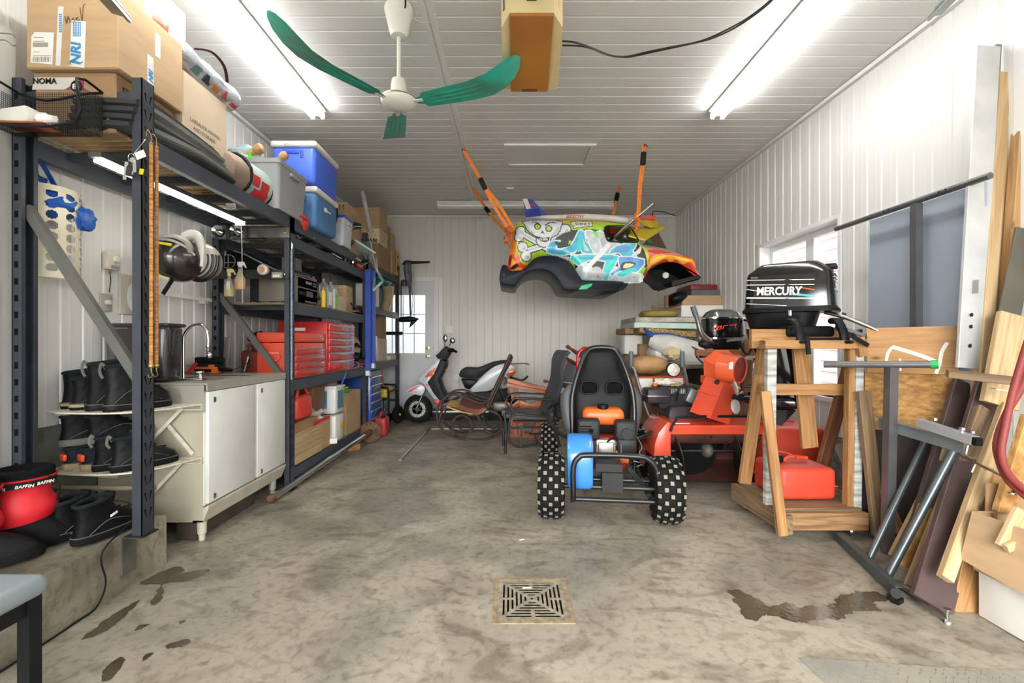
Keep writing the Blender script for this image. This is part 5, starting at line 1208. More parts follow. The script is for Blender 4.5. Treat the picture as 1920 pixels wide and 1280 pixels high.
solo('sanding_pad', M().ball((-1.80,4.60, S5+.56),(.075,.08,.045), e=.6), mat('mauve rubber', (112,92,96),.7), 'mauve round pad on top of the white buckets', 'pad')
solo('blue_brush', M().rod((-1.72,4.72, S5+.54),(-1.68,4.74, S5+.66),.008,6), BLUE, 'blue handle sticking up from the white buckets', 'brush')
carton('open plain carton at the far end of the bottom shelf', -1.95,-1.72,4.86,5.32, S5, S5+.44, CARD, topopen=True)
t = thing('watering_toy', 'bright green plastic scoop in the open plain carton', 'scoop', (-1.82,5.0, S5+.42)); part('scoop', M().rbox((-1.80,4.95, S5+.45),(.10,.12,.07),.02), mat('bright green plastic', (40,190,60),.4), t); part('rim', M().rbox((-1.80,4.95, S5+.49),(.11,.13,.015),.006), mat('lime rim', (170,220,60),.4), t)
solo('white_carton', M().rbox((-1.73,4.48, S5+.03),(.09,.12,.05),.003, Rz(30)), PAPER, 'small white blue box lying before the white buckets', 'box')
# blue tool cabinet
t = thing('tool_cabinet', 'blue six drawer tool cabinet with silver handles under the third rack bay', 'tool cabinet', (-2.0,5.8,0))
x0, x1, y0, y1 = -2.2,-1.68,5.56,6.02; BLC = mat('blue tool cabinet enamel', (48,82,156),.3, coat=.3)
part('body', M().rbox(((x0+x1)/2,(y0+y1)/2,.45),(x1-x0, y1-y0,.68),.006), BLC, t); part('top_tray', M().box(x1-.02, x1+.006, y0, y1,.735,.79), mat('grey drawer top', (130,140,156),.4), t)
for k in range(6):
    z = .14+k*.1; dr_ = part('drawer', M().rbox((x1+.002,(y0+y1)/2, z+.04),(.012, y1-y0-.02,.088),.003), BLC, t); part('pull', M().rod((x1+.016, y0+.02, z+.075),(x1+.016, y1-.02, z+.075),.009,8), STEEL, dr_)
for x in (x0+.05, x1-.05):
    for y in (y0+.05, y1-.05): part('caster', M().lathe([(.04,-.015),(.045,0),(.04,.015)],(x, y, .046),(1,0,0),14).box(x-.02, x+.02, y-.02, y+.02,.08,.11), BLACK, t)
# bay three shelves
T2, T3 = 1.60,.895
carton('white box on the middle shelf of the third bay', -1.92,-1.71,5.75,6.05, T2, T2+.28, PAPER, tape=False)
t = thing('rubber_boot', 'tan felt boot hanging beside the white box in the third bay', 'footwear', (-1.75,6.3, T2)); part('leg', M().tube([P(727,538,6.3), P(728,556,6.3), P(722,582,6.3)],[.085,.07,.06],10, sub=3), mat('tan felt', (160,142,106),.9, var=.15), t); part('lace_edge', M().tube([P(737,538,6.28), P(736,556,6.28), P(730,582,6.28)],.006,6, sub=3), WIRE, t)
solo('green_bag', M().ball((-1.80,6.25,1.955),(.14,.30,.07), dent=.5, seed=14, seg=20, rings=12), mat('teal green plastic', (20,120,84),.25, var=.3, coat=.4), 'shiny teal green plastic bag bundled under the third bay top beam', 'bag')
solo('blue_bin', M().rbox((-1.80,6.65, T2+.17),(.18,.22,.34),.01), mat('pale aqua bin', (150,196,210),.5), 'pale aqua plastic bin at the far end of the middle shelf', 'bin')
t = thing('tool_case', 'upright black hard case with latches on the third bay shelf', 'case', (-1.78,5.85, T3)); part('shell', M().rbox((-1.78,5.88, T3+.17),(.10,.30,.34),.02), BLACK, t); part('seam_band', M().box(-1.733,-1.726,5.74,6.02, T3+.01, T3+.33), STEEL, t); [part('latch', M().box(-1.727,-1.715, y, y+.04, T3+.15, T3+.2), STEEL, t) for y in (5.8,5.92)]
b = carton('brown carton with open flaps stacked on another in the third bay', -1.95,-1.74,6.1,6.5, T3+.30, T3+.62, CARDD); part('flap', M().pts([(-1.95,6.1, T3+.62),(-1.74,6.1, T3+.62),(-1.72,6.05, T3+.57)],(0,.004,.004)), CARD, b)
carton('pale carton under the open flapped one in the third bay', -1.95,-1.73,6.1,6.5, T3, T3+.30, mat('pale grey carton', (206,192,176),.8))
solo('paper_stack', M().rbox((-1.80,6.78, T3+.03),(.18,.34,.06),.004), mat('cream paper', (216,206,186),.8), 'low stack of cream papers at the far shelf end', 'papers')
solo('black_hanger', M().bar((-1.86,6.95,1.28),(-1.62,6.95,1.28),.05,.06,(0,1,0)), BLACK, 'flat black bar clamped near the last rack post', 'bar')
# generator and cans beneath
t = thing('generator', 'black framed generator with yellow fuel tank and wheels under the third bay', 'generator', (-1.85,6.55,0))
gx, gy = -1.83,6.42
fr = [(gx+.19, gy-.22),(gx+.19, gy+.22),(gx-.22, gy+.22),(gx-.22, gy-.22)]
for s in (-1,1):
    y = gy+s*.22; part('frame_tube', M().tube([(gx-.24, y, .08),(gx-.24, y, .48),(gx-.18, y, .54),(gx+.14, y, .54),(gx+.20, y, .48),(gx+.20, y, .08)],.014,8, sub=3), BLACK, t)
for x in (gx-.24, gx+.20):
    for z in (.08,.48): part('frame_tube', M().rod((x, gy-.22, z),(x, gy+.22, z),.012,8), BLACK, t)
part('fuel_tank', M().rbox((gx-.01, gy, .46),(.36,.36,.13),.03, seg=3), mat('yellow tank', (222,190,50),.4), t)
part('engine', M().rbox((gx-.02, gy-.06,.24),(.28,.26,.26),.02), DSTEEL, t); q = M()
for k in range(8): q.box(gx+.125, gx+.14, gy-.16, gy+.06,.15+k*.026,.163+k*.026)
part('louvres', q, mat('grey louvre', (150,152,152),.4), t); part('alternator', M().rod((gx-.02, gy-.19,.24),(gx-.02, gy-.24,.24),.11,16), BLACK, t)
wc = V((gx+.235, gy+.16,.125)); part('tyre', M().lathe([(.07,-.03),(.115,-.03),(.125,-.015),(.125,.015),(.115,.03),(.07,.03)], wc, (1,-.25,0),24), RUBBER, t); part('rim', M().lathe([(.072,-.02),(.072,.02),(.05,.03),(.02,.026),(.018,.036)], wc, (1,-.25,0),20), mat('yellow rim', (214,170,50),.4), t)
def can(label, x, y, z, m=DR, s=1, w=.20, d=.24, h=.26):
    t = thing('fuel_can', label, 'fuel can', (x, y, z)); part('body', M().rbox((x, y, z+h*.42),(w, d, h*.84),.035, seg=4, taper=.88), m, t)
    part('handle', M().tube([(x, y-d*.3, z+h*.8),(x, y-d*.25, z+h),(x, y+d*.2, z+h),(x, y+d*.3, z+h*.8)],.014,8, sub=3), m, t); part('cap', M().lathe([(.025,0),(.025,.035)],(x+w*.2, y-d*.3, z+h*.8), seg=12), BLACK, t); return t
can('faded red fuel can standing on top of the yellow generator tank', -1.86,6.30,.54, mat('faded red plastic', (178,70,70),.5), w=.24, d=.26, h=.28)
can('red fuel can on the floor between the axle flange and the generator', -1.60,5.78,0, mat('scuffed red plastic', (192,58,58),.5, var=.2), w=.16, d=.22, h=.27)
# axle shaft
t = thing('axle_shaft', 'long chromed axle shaft with rusty hub flange lying along the rack', 'axle', (-1.66,4.3,0))
a, b_ = V((-1.705,3.33,.035)), V((-1.60,5.30,.125)); d = (b_-a).normalized()
part('shaft', M().rod(a, a.lerp(b_, .90),.026,16).lathe([(.027,0),(.020,.02)], a, -d, 16), CHROME, t)
RUST = mat('rusty iron', (112,82,62),.75,.3, var=.4, scale=14, bump=.3)
part('end_hub', M().lathe([(.027,0),(.028,.03),(.02,.034)], a-d*.03, d, 16), RUST, t)
part('neck', M().tube([a.lerp(b_, .90), a.lerp(b_, .94), b_],[.027,.034,.04],14), RUST, t)
part('flange', M().lathe([(.118,0),(.12,.004),(.12,.018),(.10,.022),(.06,.022)], b_, (.12,-1,.05),32), RUST, t)
q = M()
for k in range(8): a_ = 2*PI*k/8; q.ball(b_+V((math.cos(a_)*.098,-.02, math.sin(a_)*.098)),.008, seg=6, rings=4)
part('bolt_holes', q, CHROME, t)
ss = wood('plain offcut', (176,122,70),(130,84,44)); board('wood_offcut', (-1.72,4.9,.03),(-1.62,4.98,.03),.07,.04,(0,0,1), ss, None, 'short wood block propping the axle shaft beside the rack', 'wood block')
# trolling motor on the rack end
t = thing('trolling_motor', 'black electric trolling motor hanging at the far end of the rack', 'outboard', P(765,560,6.9))
Y = 6.9
part('head', M().tube([P(765,492, Y), P(764,505, Y), P(766,522, Y), P(767,536, Y)],[.07,.085,.075,.045],10, sub=3, flat=.7), mat('worn black head', (40,44,56),.6, c2=(130,130,140), scale=9), t)
part('tiller', M().tube([P(756,497, Y), P(762,491, Y), P(776,492, Y), P(806,491, Y)],[.02,.028,.022,.014],8, sub=3), BLACK, t)
part('shaft', M().rod(P(768,536, Y), P(770,592, Y),.014,10), DSTEEL, t)
part('motor_pod', M().tube([P(748,599, Y), P(752,599, Y), P(770,598, Y), P(785,598, Y)],[.03,.04,.045,.006],12, sub=3), BLACK, t)
part('skeg', M().pts([P(770,602, Y), P(783,600, Y), P(767,615, Y)],(0,.01,0)), BLACK, t)
part('clamp', M().rbox(P(757,530, Y),(.07,.06,.09),.012).tube([P(752,530, Y), P(752,600, Y)],.008,8), DSTEEL, t)
part('cable', M().tube([P(770,535, Y), P(774,560, Y), P(772,588, Y)],.004,5, sub=3), BLACK, t)
# floor angle strip
t = thing('steel_angle', 'steel angle strips let into the floor beside the scooter and rocking chair', 'edge strip', (-1.07,5.3,0))
part('strip', M().box(-1.09,-1.055,4.5,6.17,0,.006).box(-1.06,-1.055,4.5,6.17,.006,.012), STEEL, t); part('strip', M().box(-1.055,.3,6.13,6.17,0,.006), STEEL, t)
t = thing('perforated_strap', 'pale blue and white perforated strap hanging down the second rack frame', 'strap', (-1.69,3.60,.9)); part('strap', M().box(-1.698,-1.694,3.585,3.607,.86,1.86), mat('blue white check', (120,160,214),.5, c2=(206,214,226), scale=1, stretch=(80,80,60), detail=1), t); part('hook', M().tube([(-1.696,3.596,1.86),(-1.69,3.596,1.90),(-1.70,3.596,1.925),(-1.705,3.596,1.91)],.004,6, sub=2), CHROME, t)
# =================== floor drain ===================
IRON = mat('worn iron grate', (160,150,132),.6,.25, var=.3, scale=30, bump=.2)
gx0, gx1, gy0, gy1 = dr; t = thing('drain_grate', 'square slotted iron drain grate set in the concrete floor', 'drain', ((gx0+gx1)/2,(gy0+gy1)/2,0))
cx_, cy_ = (gx0+gx1)/2,(gy0+gy1)/2; hw = (gx1-gx0)/2-.004; hd = (gy1-gy0)/2-.004; N_ = 57
q = M(); cell = lambda i, n: -1+2*i/n
def slot(u, v):
    a = max(abs(u), abs(v)); horiz = abs(v) >= abs(u)
    if a > .90: return False
    k = a/.128; fr = k-math.floor(k)
    if a < .08: return abs(u) < .035 and abs(v) < .035
    if not .30 < fr < .72: return False
    w = abs(u) if horiz else abs(v)
    if w > a-.075: return False
    if a > .5 and w < .055: return False
    return True
n = 110
for j in range(n):
    i = 0
    while i < n:
        if slot(cell(i+.5, n), cell(j+.5, n)): i += 1; continue
        i0 = i
        while i < n and not slot(cell(i+.5, n), cell(j+.5, n)): i += 1
        xa_, xb_ = cx_+hw*cell(i0, n), cx_+hw*cell(i, n); ya_, yb_ = cy_+hd*cell(j, n), cy_+hd*cell(j+1, n)
        q.add([(xa_, ya_, .003),(xb_, ya_, .003),(xb_, yb_, .003),(xa_, yb_, .003)],[(0,1,2,3)])
part('grate', q, IRON, t)
part('underside', M().box(gx0, gx1, gy0, gy1,-.20,-.195), HOLE, t)
q = M()
for a in ((gx0-.016, gx0+.004, gy0-.016, gy1+.016),(gx1-.004, gx1+.016, gy0-.016, gy1+.016),(gx0+.004, gx1-.004, gy0-.016, gy0+.004),(gx0+.004, gx1-.004, gy1-.004, gy1+.016)): q.box(*a, -.02,.004)
part('frame', q, mat('rusty frame', (150,132,104),.8, var=.3, scale=30), t)
solo('paper_scrap', M().obox(G(988,1103)+V((0,0,.004)),(.04,.008,.002), Rz(4)), PAPER, 'tiny white paper scrap lying on the floor drain', 'paper scrap')
solo('paper_scrap', M().obox(G(978,1012)+V((0,0,.002)),(.03,.01,.002), Rz(24)), PAPER, 'tiny white paper fleck on the floor beyond the drain', 'paper scrap')
# wet patches
WET = mat('wet concrete', (78,71,58),.10, var=.16, scale=7, coat=.3, bump=.15, bscale=40)
def puddle(label, px, seed, jag=.018):
    a = [G(x, y) for x, y in px]; a = smooth_path(a, 14, True); out = []
    for i, p in enumerate(a): out.append(p+(V((noise.noise(p*26+V((seed, 0,0))), noise.noise(p*26+V((0, seed, 5))),0))+V((noise.noise(p*70+V((seed, 9,0))), noise.noise(p*70+V((4, seed, 5))),0))*.7)*jag)
    from mathutils.geometry import tessellate_polygon; o_ = [V((p.x, p.y, .0012)) for p in out]; q = M(); q.add(o_, [tuple(f) for f in tessellate_polygon([o_])])
    return solo('water_puddle', q, WET, label, 'puddle', 'wet patches on the concrete floor')
puddle('wide dark puddle with glints before the steel table frame', [(1372,1104),(1400,1112),(1430,1130),(1445,1138),(1475,1130),(1500,1136),(1560,1134),(1572,1118),(1600,1112),(1640,1110),(1668,1122),(1640,1132),(1655,1150),(1676,1164),(1655,1160),(1635,1146),(1605,1148),(1575,1160),(1540,1162),(1500,1168),(1470,1162),(1440,1152),(1418,1164),(1398,1154),(1388,1142),(1372,1118)],1,.02)
for i, (pp, lb) in enumerate((([(275,1085),(330,1062),(345,1070),(320,1082),(352,1072),(390,1068),(378,1080),(350,1090),(310,1094),(306,1112),(300,1128),(282,1133),(296,1108),(300,1096),(262,1096)], 'branching wet patch on the floor below the rack post'),([(258,1126),(254,1136),(205,1180),(150,1200),(180,1176),(196,1162)], 'long wet streak along the foot of the landing'),([(226,1232),(235,1238),(212,1270),(190,1276),(198,1250)], 'oval wet patch nearest the stool'),([(285,1225),(270,1240),(268,1230)], 'small round damp spot beside the oval patch'),([(350,1198),(358,1204),(335,1214),(310,1216),(318,1206)], 'wet patch right of the oval one'),([(282,1168),(268,1178),(252,1182),(262,1172)], 'thin wet dash between the streak and the branching patch'),([(347,1164),(338,1170),(338,1165)], 'tiny damp dot right of the thin dash'))):
    puddle(lb, pp, 3+i, .008)
# diamond plate
DP = mat('galvanised tread plate', (150,150,142),.5,.5, var=.25, scale=5, c2=(176,170,152))
t = thing('tread_plate', 'raised diamond steel tread plate lying on the floor at the lower right', 'steel plate', (1.6,1.3,0))
c0 = G(1497,1234); q = M(); poly = [c0, G(1560,1238), G(1760,1252), G(1980,1262), V((2.3,1.1,0)), V((1.15,.9,0))]
q.pts([V((p.x, p.y, .004)) for p in poly],(0,0,-.003)); part('plate', q, DP, t)
q = M(); k = 0
def inp(x, y, pl):
    r = False; j = len(pl)-1
    for i in range(len(pl)):
        if (pl[i].y > y) != (pl[j].y > y) and x < (pl[j].x-pl[i].x)*(y-pl[i].y)/(pl[j].y-pl[i].y)+pl[i].x: r = not r
        j = i
    return r
y = .92
while y < 1.7:
    x = 1.0+(k % 2)*.02
    while x < 2.4:
        if inp(x, y, poly):
            s = 1 if (round((x-1)/.02)+k) % 2 else -1
            a = math.radians(40*s); d = V((math.cos(a), math.sin(a),0))*.012; p = V((x, y, .004)); n_ = V((-d.y, d.x, 0))*.22
            q.add([p-d, p+n_+V((0,0,.0018)), p+d, p-n_+V((0,0,.0018))],[(0,1,2,3)])
        x += .026
    y += .019; k += 1
part('tread', q, mat('polished tread', (176,176,170),.35,.7), t, kind='stuff')
# =================== ceiling fan ===================
t = thing('ceiling_fan', 'white ceiling fan with three dusty teal upturned blades', 'ceiling fan', (-.656,2.73, CE))
FW = mat('cream white fan', (220,220,210),.35, var=.05); TEAL = mat('dusty teal blade', (28,166,144),.4, c2=(64,122,104), scale=5, stretch=(1,3,1), coat=.2)
fc = V((-.656,2.73,2.565))
part('canopy', M().lathe([(.05,.0),(.052,-.03),(.062,-.07),(.078,-.15),(.086,-.17),(.0,-.172)][::-1] and [(.03,-.19),(.045,-.185),(.055,-.16),(.085,-.03),(.08,-.012),(.03,-.005)],(fc.x, fc.y, CE), seg=24), FW, t)
part('rod', M().rod((fc.x, fc.y, CE-.18),(fc.x, fc.y, fc.z+.13),.012,12), FW, t)
part('motor', M().lathe([(.0,-.045),(.06,-.04),(.095,-.02),(.104,.0),(.104,.012),(.096,.02),(.05,.03),(.045,.10),(.04,.125),(.018,.13)], fc, seg=32), FW, t)
part('rim_band', M().lathe([(.106,.004),(.106,.010)], fc, seg=32), BRASS, t)
part('cable', M().tube([(fc.x+.05, fc.y-.06, CE-.06),(fc.x+.06, fc.y-.1, CE-.03),(fc.x+.08, fc.y-.3, CE-.01),(fc.x+.09, fc.y-.5, CE-.005)],.005,6, sub=4), BLACK, t)
part('stray_wire', M().tube([P(769,30,2.7), P(785,40,2.75), P(805,43,2.8), P(815,32,2.75), P(817,25,2.75), P(811,27,2.75)],.0018,5, sub=4), WIRE, t)
PR = [(.115,.022,.0),(.15,.030,0),(.165,.052,0),(.30,.060,.005),(.45,.066,.012),(.56,.074,.03),(.63,.078,.065),(.685,.068,.105),(.72,.042,.135),(.735,.012,.15)]
for a_ in (229,345,107):
    rings = []
    for r, w, z in PR:
        ring = []
        for kx, kz in ((-1,0),(-.5,.0025),(0,.004),(.5,.0025),(1,0),(.5,-.0015),(0,0),(-.5,-.0015)):
            ring.append(fc+Rz(a_)@V((r, kx*w*1.08, z+kz-.012-kx*w*.22)))
        rings.append(ring)
    bl = part('blade', M().loft(rings), TEAL, t)
    q = M()
    for o in (-.026,0,.026): q.tube([fc+Rz(a_)@V((r, o*(.8+r*.8), z-.012-o*.22-.001)) for r, z in ((.2,0),(.3,.004),(.42,.010),(.52,.022 if o else .024))],[.002,.0035,.0035,.002],6)
    part('pressed_rib', q, TEAL, bl)
    part('blade_iron', M().rbox(fc+Rz(a_)@V((.125,0,-.012)),(.06,.03,.006),.002, Rz(a_)), FW, t)
# =================== garage door opener ===================
t = thing('garage_door_opener', 'old brown and cream garage door opener hanging from the ceiling', 'door opener', (.14,2.2,2.5))
GOP = mat('brown opener cover', (176,118,50),.4, var=.1, scale=2, c2=(150,94,52)); GOC = mat('cream opener casing', (214,196,146),.45, var=.05)
n0, n1, f1, f0 = P(956,30,2.3), P(1038,30,2.3), P(1027,172,2.8), P(958,172,2.8)
up = V((0,0,.16))
part('brown_cover', M().pts([n0, n1, f1, f0], up*.1), GOP, t)
a0, a1, a2 = P(940,55,2.06), P(943,168,2.42), P(958,170,2.42); b0, b1 = P(1055,55,2.06), P(1046,168,2.42)
part('casing', M().pts([n0+up*.1, P(940,55,2.37)+up*.05, P(944,170,2.8)+up*.05, f0+up*.1], up).pts([n1+up*.1, P(1055,55,2.37)+up*.05, P(1045,170,2.8)+up*.05, f1+up*.1], up).pts([n0+up*.1, n1+up*.1, f1+up*.1, f0+up*.1], up*.95), GOC, t)
part('name_plate', M().pts([P(979,77,2.46)+V((0,0,-.003)), P(1013,77,2.46)+V((0,0,-.003)), P(1013,100,2.54)+V((0,0,-.003)), P(979,100,2.54)+V((0,0,-.003))],(0,0,.003)), mat('bronze plate', (140,88,44),.35,.3), t)
text('maker_lettering', 'OHC', .042, P(984,94,2.515)+V((0,0,-.006)),(1,0,0),(0,-1,.19), mat('pale bronze', (186,136,84),.4), t, .0006)
part('slot_plate', M().pts([P(979,165,2.775), P(1007,165,2.775), P(1007,171,2.795), P(979,171,2.795)],(0,0,-.003)), mat('dark brown trim', (96,56,28),.5), t)
PS_ = mat('perforated angle', (120,120,116),.5,.6)
for x, y in ((948,2.34),(963,2.45),(1029,2.45),(1043,2.34)):
    p = P(x, 40, y); part('hanger_angle', M().box(p.x-.014, p.x+.014, y, y+.003, p.z+.06, CE-.02).box(p.x-.014, p.x-.011, y+.003, y+.02, p.z+.06, CE-.02), PS_, t)
    q = M(); z = p.z+.08
    while z < CE-.04: q.lathe([(.0045,0),(.0045,.0004)],(p.x, y-.0003, z),(0,-1,0),8); z += .022
    part('bolt_holes', q, PAPER, t)
part('drive_rail', M().box(.08,.13,-.6,2.3,2.84,2.90), mat('dark brown rail', (70,50,40),.5,.4), t)
part('chain', M().rod((.15,-.6,2.88),(.15,2.33,2.86),.006,6), DSTEEL, t)
q = M().tube([P(1055,77,2.55), P(1080,80,2.5), P(1110,90,2.7), P(1145,104,2.9), P(1175,106,2.95), P(1215,97,2.9), P(1260,88,2.85), P(1310,78,2.85), P(1350,62,2.8), P(1400,35,2.75), P(1445,0,2.65), P(1480,-40,2.6)],.005,6, sub=5)
solo('ceiling_cable', q, mat('grey black cable', (52,48,46),.6), 'grey cable sagging across the ceiling from the door opener, upper strand', 'cable', 'cables from the door opener')
q = M().tube([P(1055,85,2.55), P(1100,88,2.5), P(1140,103,2.85), P(1170,107,2.94), P(1190,105,2.94), P(1240,94,2.88), P(1300,81,2.84), P(1340,70,2.8), P(1385,48,2.75), P(1440,8,2.65), P(1478,-34,2.6)],.005,6, sub=5)
solo('ceiling_cable', q, mat('grey black cable', (52,48,46),.6), 'grey cable twisted along the sagging one, lower strand', 'cable', 'cables from the door opener')
# door track ends at the top corners
ZN = mat('zinc track', (126,136,136),.35,.8)
for s, lb in ((-1, 'end of a galvanised door track high over the cardboard boxes'),(1, 'end of a galvanised door track at the ceiling over the right wall')):
    a, b_ = (P(176,-30,1.45), P(229,30,1.80)) if s < 0 else (P(1805,-25,2.15), P(1752,30,2.50))
    q = M().bar(a, b_, .06,.003,(0,0,1)).bar(a+V((0,0,.02)), b_+V((0,0,.02)),.003,.04,(0,0,1)); q.bar(a+V((-.03*s, 0,-.02)), b_+V((-.03*s, 0,-.02)),.012,.012)
    solo('door_track', q, ZN, lb, 'track', 'garage door tracks')
# =================== hanging graffiti kart body ===================
BY = 4.95
def B(u, v, Y=BY): return P(860+u/4,260+v/4, Y)
t = thing('kart_body', 'graffiti painted fibreglass buggy body with skull hung by orange straps', 'kart body', B(1000,1000))
OUT = [(365,978),(372,900),(390,800),(410,700),(432,640),(470,608),(700,603),(1000,606),(1180,622),(1292,645),(1335,700),(1375,780),(1420,805),(1520,820),(1640,845),(1700,868),(1765,885),(1790,920),(1800,975),(1832,1025),(1822,1042),(1770,1005),(1715,960),(1640,925),(1560,920),(1485,945),(1425,1000),(1395,1045),(1365,1075),(1100,1070),(950,1060),(905,1030),(870,965),(830,920),(760,888),(680,878),(600,885),(545,912),(500,960),(478,985),(420,986)]
WIN = [(1092,690),(1100,662),(1130,654),(1255,655),(1290,672),(1325,720),(1345,772),(1250,776),(1135,770),(1108,745)]
def sm2(pl, k=4): return [(p.x, p.y) for p in smooth_path([V((x, y, 0)) for x, y in pl], k, True)]
def inside(pl, U, Vv):
    r = np.zeros(U.shape, bool); j = len(pl)-1
    for i in range(len(pl)):
        xi, yi = pl[i]; xj, yj = pl[j]; c = ((yi > Vv) != (yj > Vv)) & (U < (xj-xi)*(Vv-yi)/((yj-yi) or 1e-9)+xi); r ^= c; j = i
    return r
def edist(pl, U, Vv, closed=True):
    d = np.full(U.shape, 1e9); n = len(pl)
    for i in range(n if closed else n-1):
        x0, y0 = pl[i]; x1, y1 = pl[(i+1) % n]; L2 = (x1-x0)**2+(y1-y0)**2 or 1e-9
        tt = np.clip(((U-x0)*(x1-x0)+(Vv-y0)*(y1-y0))/L2,0,1); d = np.minimum(d, np.hypot(U-x0-tt*(x1-x0), Vv-y0-tt*(y1-y0)))
    return d
def graffiti(U, Vv):
    n = len(U); C = np.zeros((n, 3)); nz = np.array([noise.noise(V((u*.006, v*.006,3))) for u, v in zip(U, Vv)]); nf = np.array([noise.noise(V((u*.02, v*.02,9))) for u, v in zip(U, Vv)])
    def rgb(c): return np.array(c, float)
    lime, olive, org, redc, yel = map(rgb, ((158,208,56),(196,184,62),(236,128,50),(222,70,54),(250,208,70)))
    C[:] = lime; m = np.clip((nz+.2)*1.6,0,1)[:, None]; C = C*(1-m*.5)+olive*m*.5
    m = (np.clip((470-U)/70,0,1)*np.clip((Vv-640)/60,0.3,1))[:, None]; C = C*(1-m)+org*m
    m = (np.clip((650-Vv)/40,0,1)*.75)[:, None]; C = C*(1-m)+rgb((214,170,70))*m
    def fill(pl, c, w=0, oc=(26,30,34), k=4, sh=.0):
        nonlocal C
        pl = sm2(pl, k) if k else pl; i = inside(pl, U, Vv)
        if w: C[(~i) & (edist(pl, U, Vv) < w)] = rgb(oc)
        cc = rgb(c)[None, :]*(1+sh*nf[:, None]*2); C[i] = cc[i] if sh else rgb(c)
        return i
    def circ(x, y, r, c, w=0, oc=(26,30,34)):
        d = np.hypot(U-x, Vv-y)
        if w: C[(d < r+w)] = rgb(oc)
        C[d < r] = rgb(c)
    def line(pts, w, c): C[edist(pts, U, Vv, False) < w] = rgb(c)
    # flames at the tail
    fill([(360,990),(370,880),(400,860),(430,900),(450,870),(470,930),(520,950),(480,1000)],(226,74,44)); fill([(395,985),(400,900),(425,925),(440,960),(480,965),(450,990)],(250,176,60)); fill([(372,930),(385,870),(398,885),(388,940)],(90,30,30)); fill([(385,968),(430,935),(450,950),(410,975)],(70,34,40))
    # nose flames
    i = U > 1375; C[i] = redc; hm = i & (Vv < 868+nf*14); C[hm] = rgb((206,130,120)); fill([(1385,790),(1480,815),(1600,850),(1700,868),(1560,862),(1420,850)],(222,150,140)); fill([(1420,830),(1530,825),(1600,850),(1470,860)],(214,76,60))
    fill([(1420,990),(1440,900),(1480,872),(1560,868),(1640,872),(1720,885),(1780,905),(1790,960),(1740,920),(1690,935),(1640,900),(1600,920),(1560,895),(1500,925),(1450,960)],(250,172,60)); fill([(1450,930),(1490,885),(1560,880),(1520,900),(1480,925)],(252,216,90)); fill([(1620,885),(1700,890),(1760,920),(1700,912),(1660,905)],(252,216,90)); fill([(1420,1000),(1450,955),(1490,935),(1460,965)],(96,86,104)); fill([(1790,975),(1805,985),(1835,1030),(1815,1035)],(196,180,196))
    fill([(1360,780),(1410,800),(1424,870),(1418,960),(1392,1010),(1380,960),(1395,880),(1350,830)],(190,206,60))
    # crossbones and skull
    W_ = (214,218,222); S_ = (176,180,188)
    for (a, b2, ends) in (((480,712),(600,782),((462,690,34),(452,736,32))),((520,838),(640,800),((480,812,36),(506,878,36))),((690,742),(800,706),((800,678,38),(846,724,34))),((640,812),(810,880),((824,890,18),(806,868,16)))):
        dx, dy = b2[0]-a[0], b2[1]-a[1]; L = math.hypot(dx, dy); nx_, ny_ = -dy/L*19, dx/L*19
        pl = [(a[0]+nx_, a[1]+ny_),(b2[0]+nx_, b2[1]+ny_),(b2[0]-nx_, b2[1]-ny_),(a[0]-nx_, a[1]-ny_)]
        for x, y, r in ends: circ(x, y, r+7,(30,34,38))
        fill(pl, W_, 8, k=0)
        for x, y, r in ends: circ(x, y, r, W_)
        for x, y, r in ends: circ(x+r*.3, y+r*.3, r*.35, S_)
        line([a, b2],7, S_)
    fill([(505,606),(502,650),(522,690),(560,716),(584,738),(590,782),(618,806),(658,806),(682,772),(694,740),(738,712),(764,662),(756,606)], W_, 8)
    fill([(505,660),(525,690),(560,715),(570,705),(535,680),(520,650)], S_); fill([(690,735),(735,705),(758,660),(740,670),(715,700)], S_)
    for x, y in ((592,656),(676,673)): circ(x, y, 19,(150,200,60),7); circ(x, y, 10,(206,226,150)); circ(x, y, 5,(20,20,20))
    line([(556,612),(580,616),(602,636)],5,(30,34,38)); line([(652,646),(690,618),(728,622)],5,(30,34,38)); fill([(630,684),(612,712),(628,706),(646,718)],(30,34,38), k=0)
    fill([(580,728),(628,742),(682,740),(664,772),(608,766)],(30,34,38), k=2)
    for k in range(5): fill([(600+k*14,744),(611+k*14,745),(610+k*14,762),(601+k*14,761)],(226,226,226), k=0)
    line([(600,753),(666,754)],1.5,(30,34,38))
    # speech bubble
    fill([(848,612),(1004,616),(1002,652),(900,662),(862,672),(872,650),(850,640)],(222,226,222),5, k=0)
    for st in ([(880,625),(884,645),(900,640),(898,626),(880,624)],[(912,648),(914,626),(922,640),(930,626),(934,646)],[(962,626),(944,628),(946,646),(964,644)],[(946,636),(960,636)],[(974,628),(986,626),(984,636),(976,640)],[(977,647),(979,648)]): line(st, 2.6,(34,38,40))
    # lettering
    K = (34,40,42); cy1, cy2, bl, pale = (64,178,206),(60,206,204),(84,148,208),(196,206,210)
    fill([(740,735),(900,680),(1090,690),(1340,780),(1400,860),(1412,985),(1330,1030),(1100,1060),(900,1000),(850,890),(700,870),(660,850)],(40,50,50), k=3)
    fill([(1000,850),(1080,860),(1060,800),(1010,760)], lime); fill([(1290,990),(1400,960),(1390,1010),(1320,1040)],(120,206,60)); fill([(870,960),(930,1040),(900,1030),(862,950)],(170,220,80))
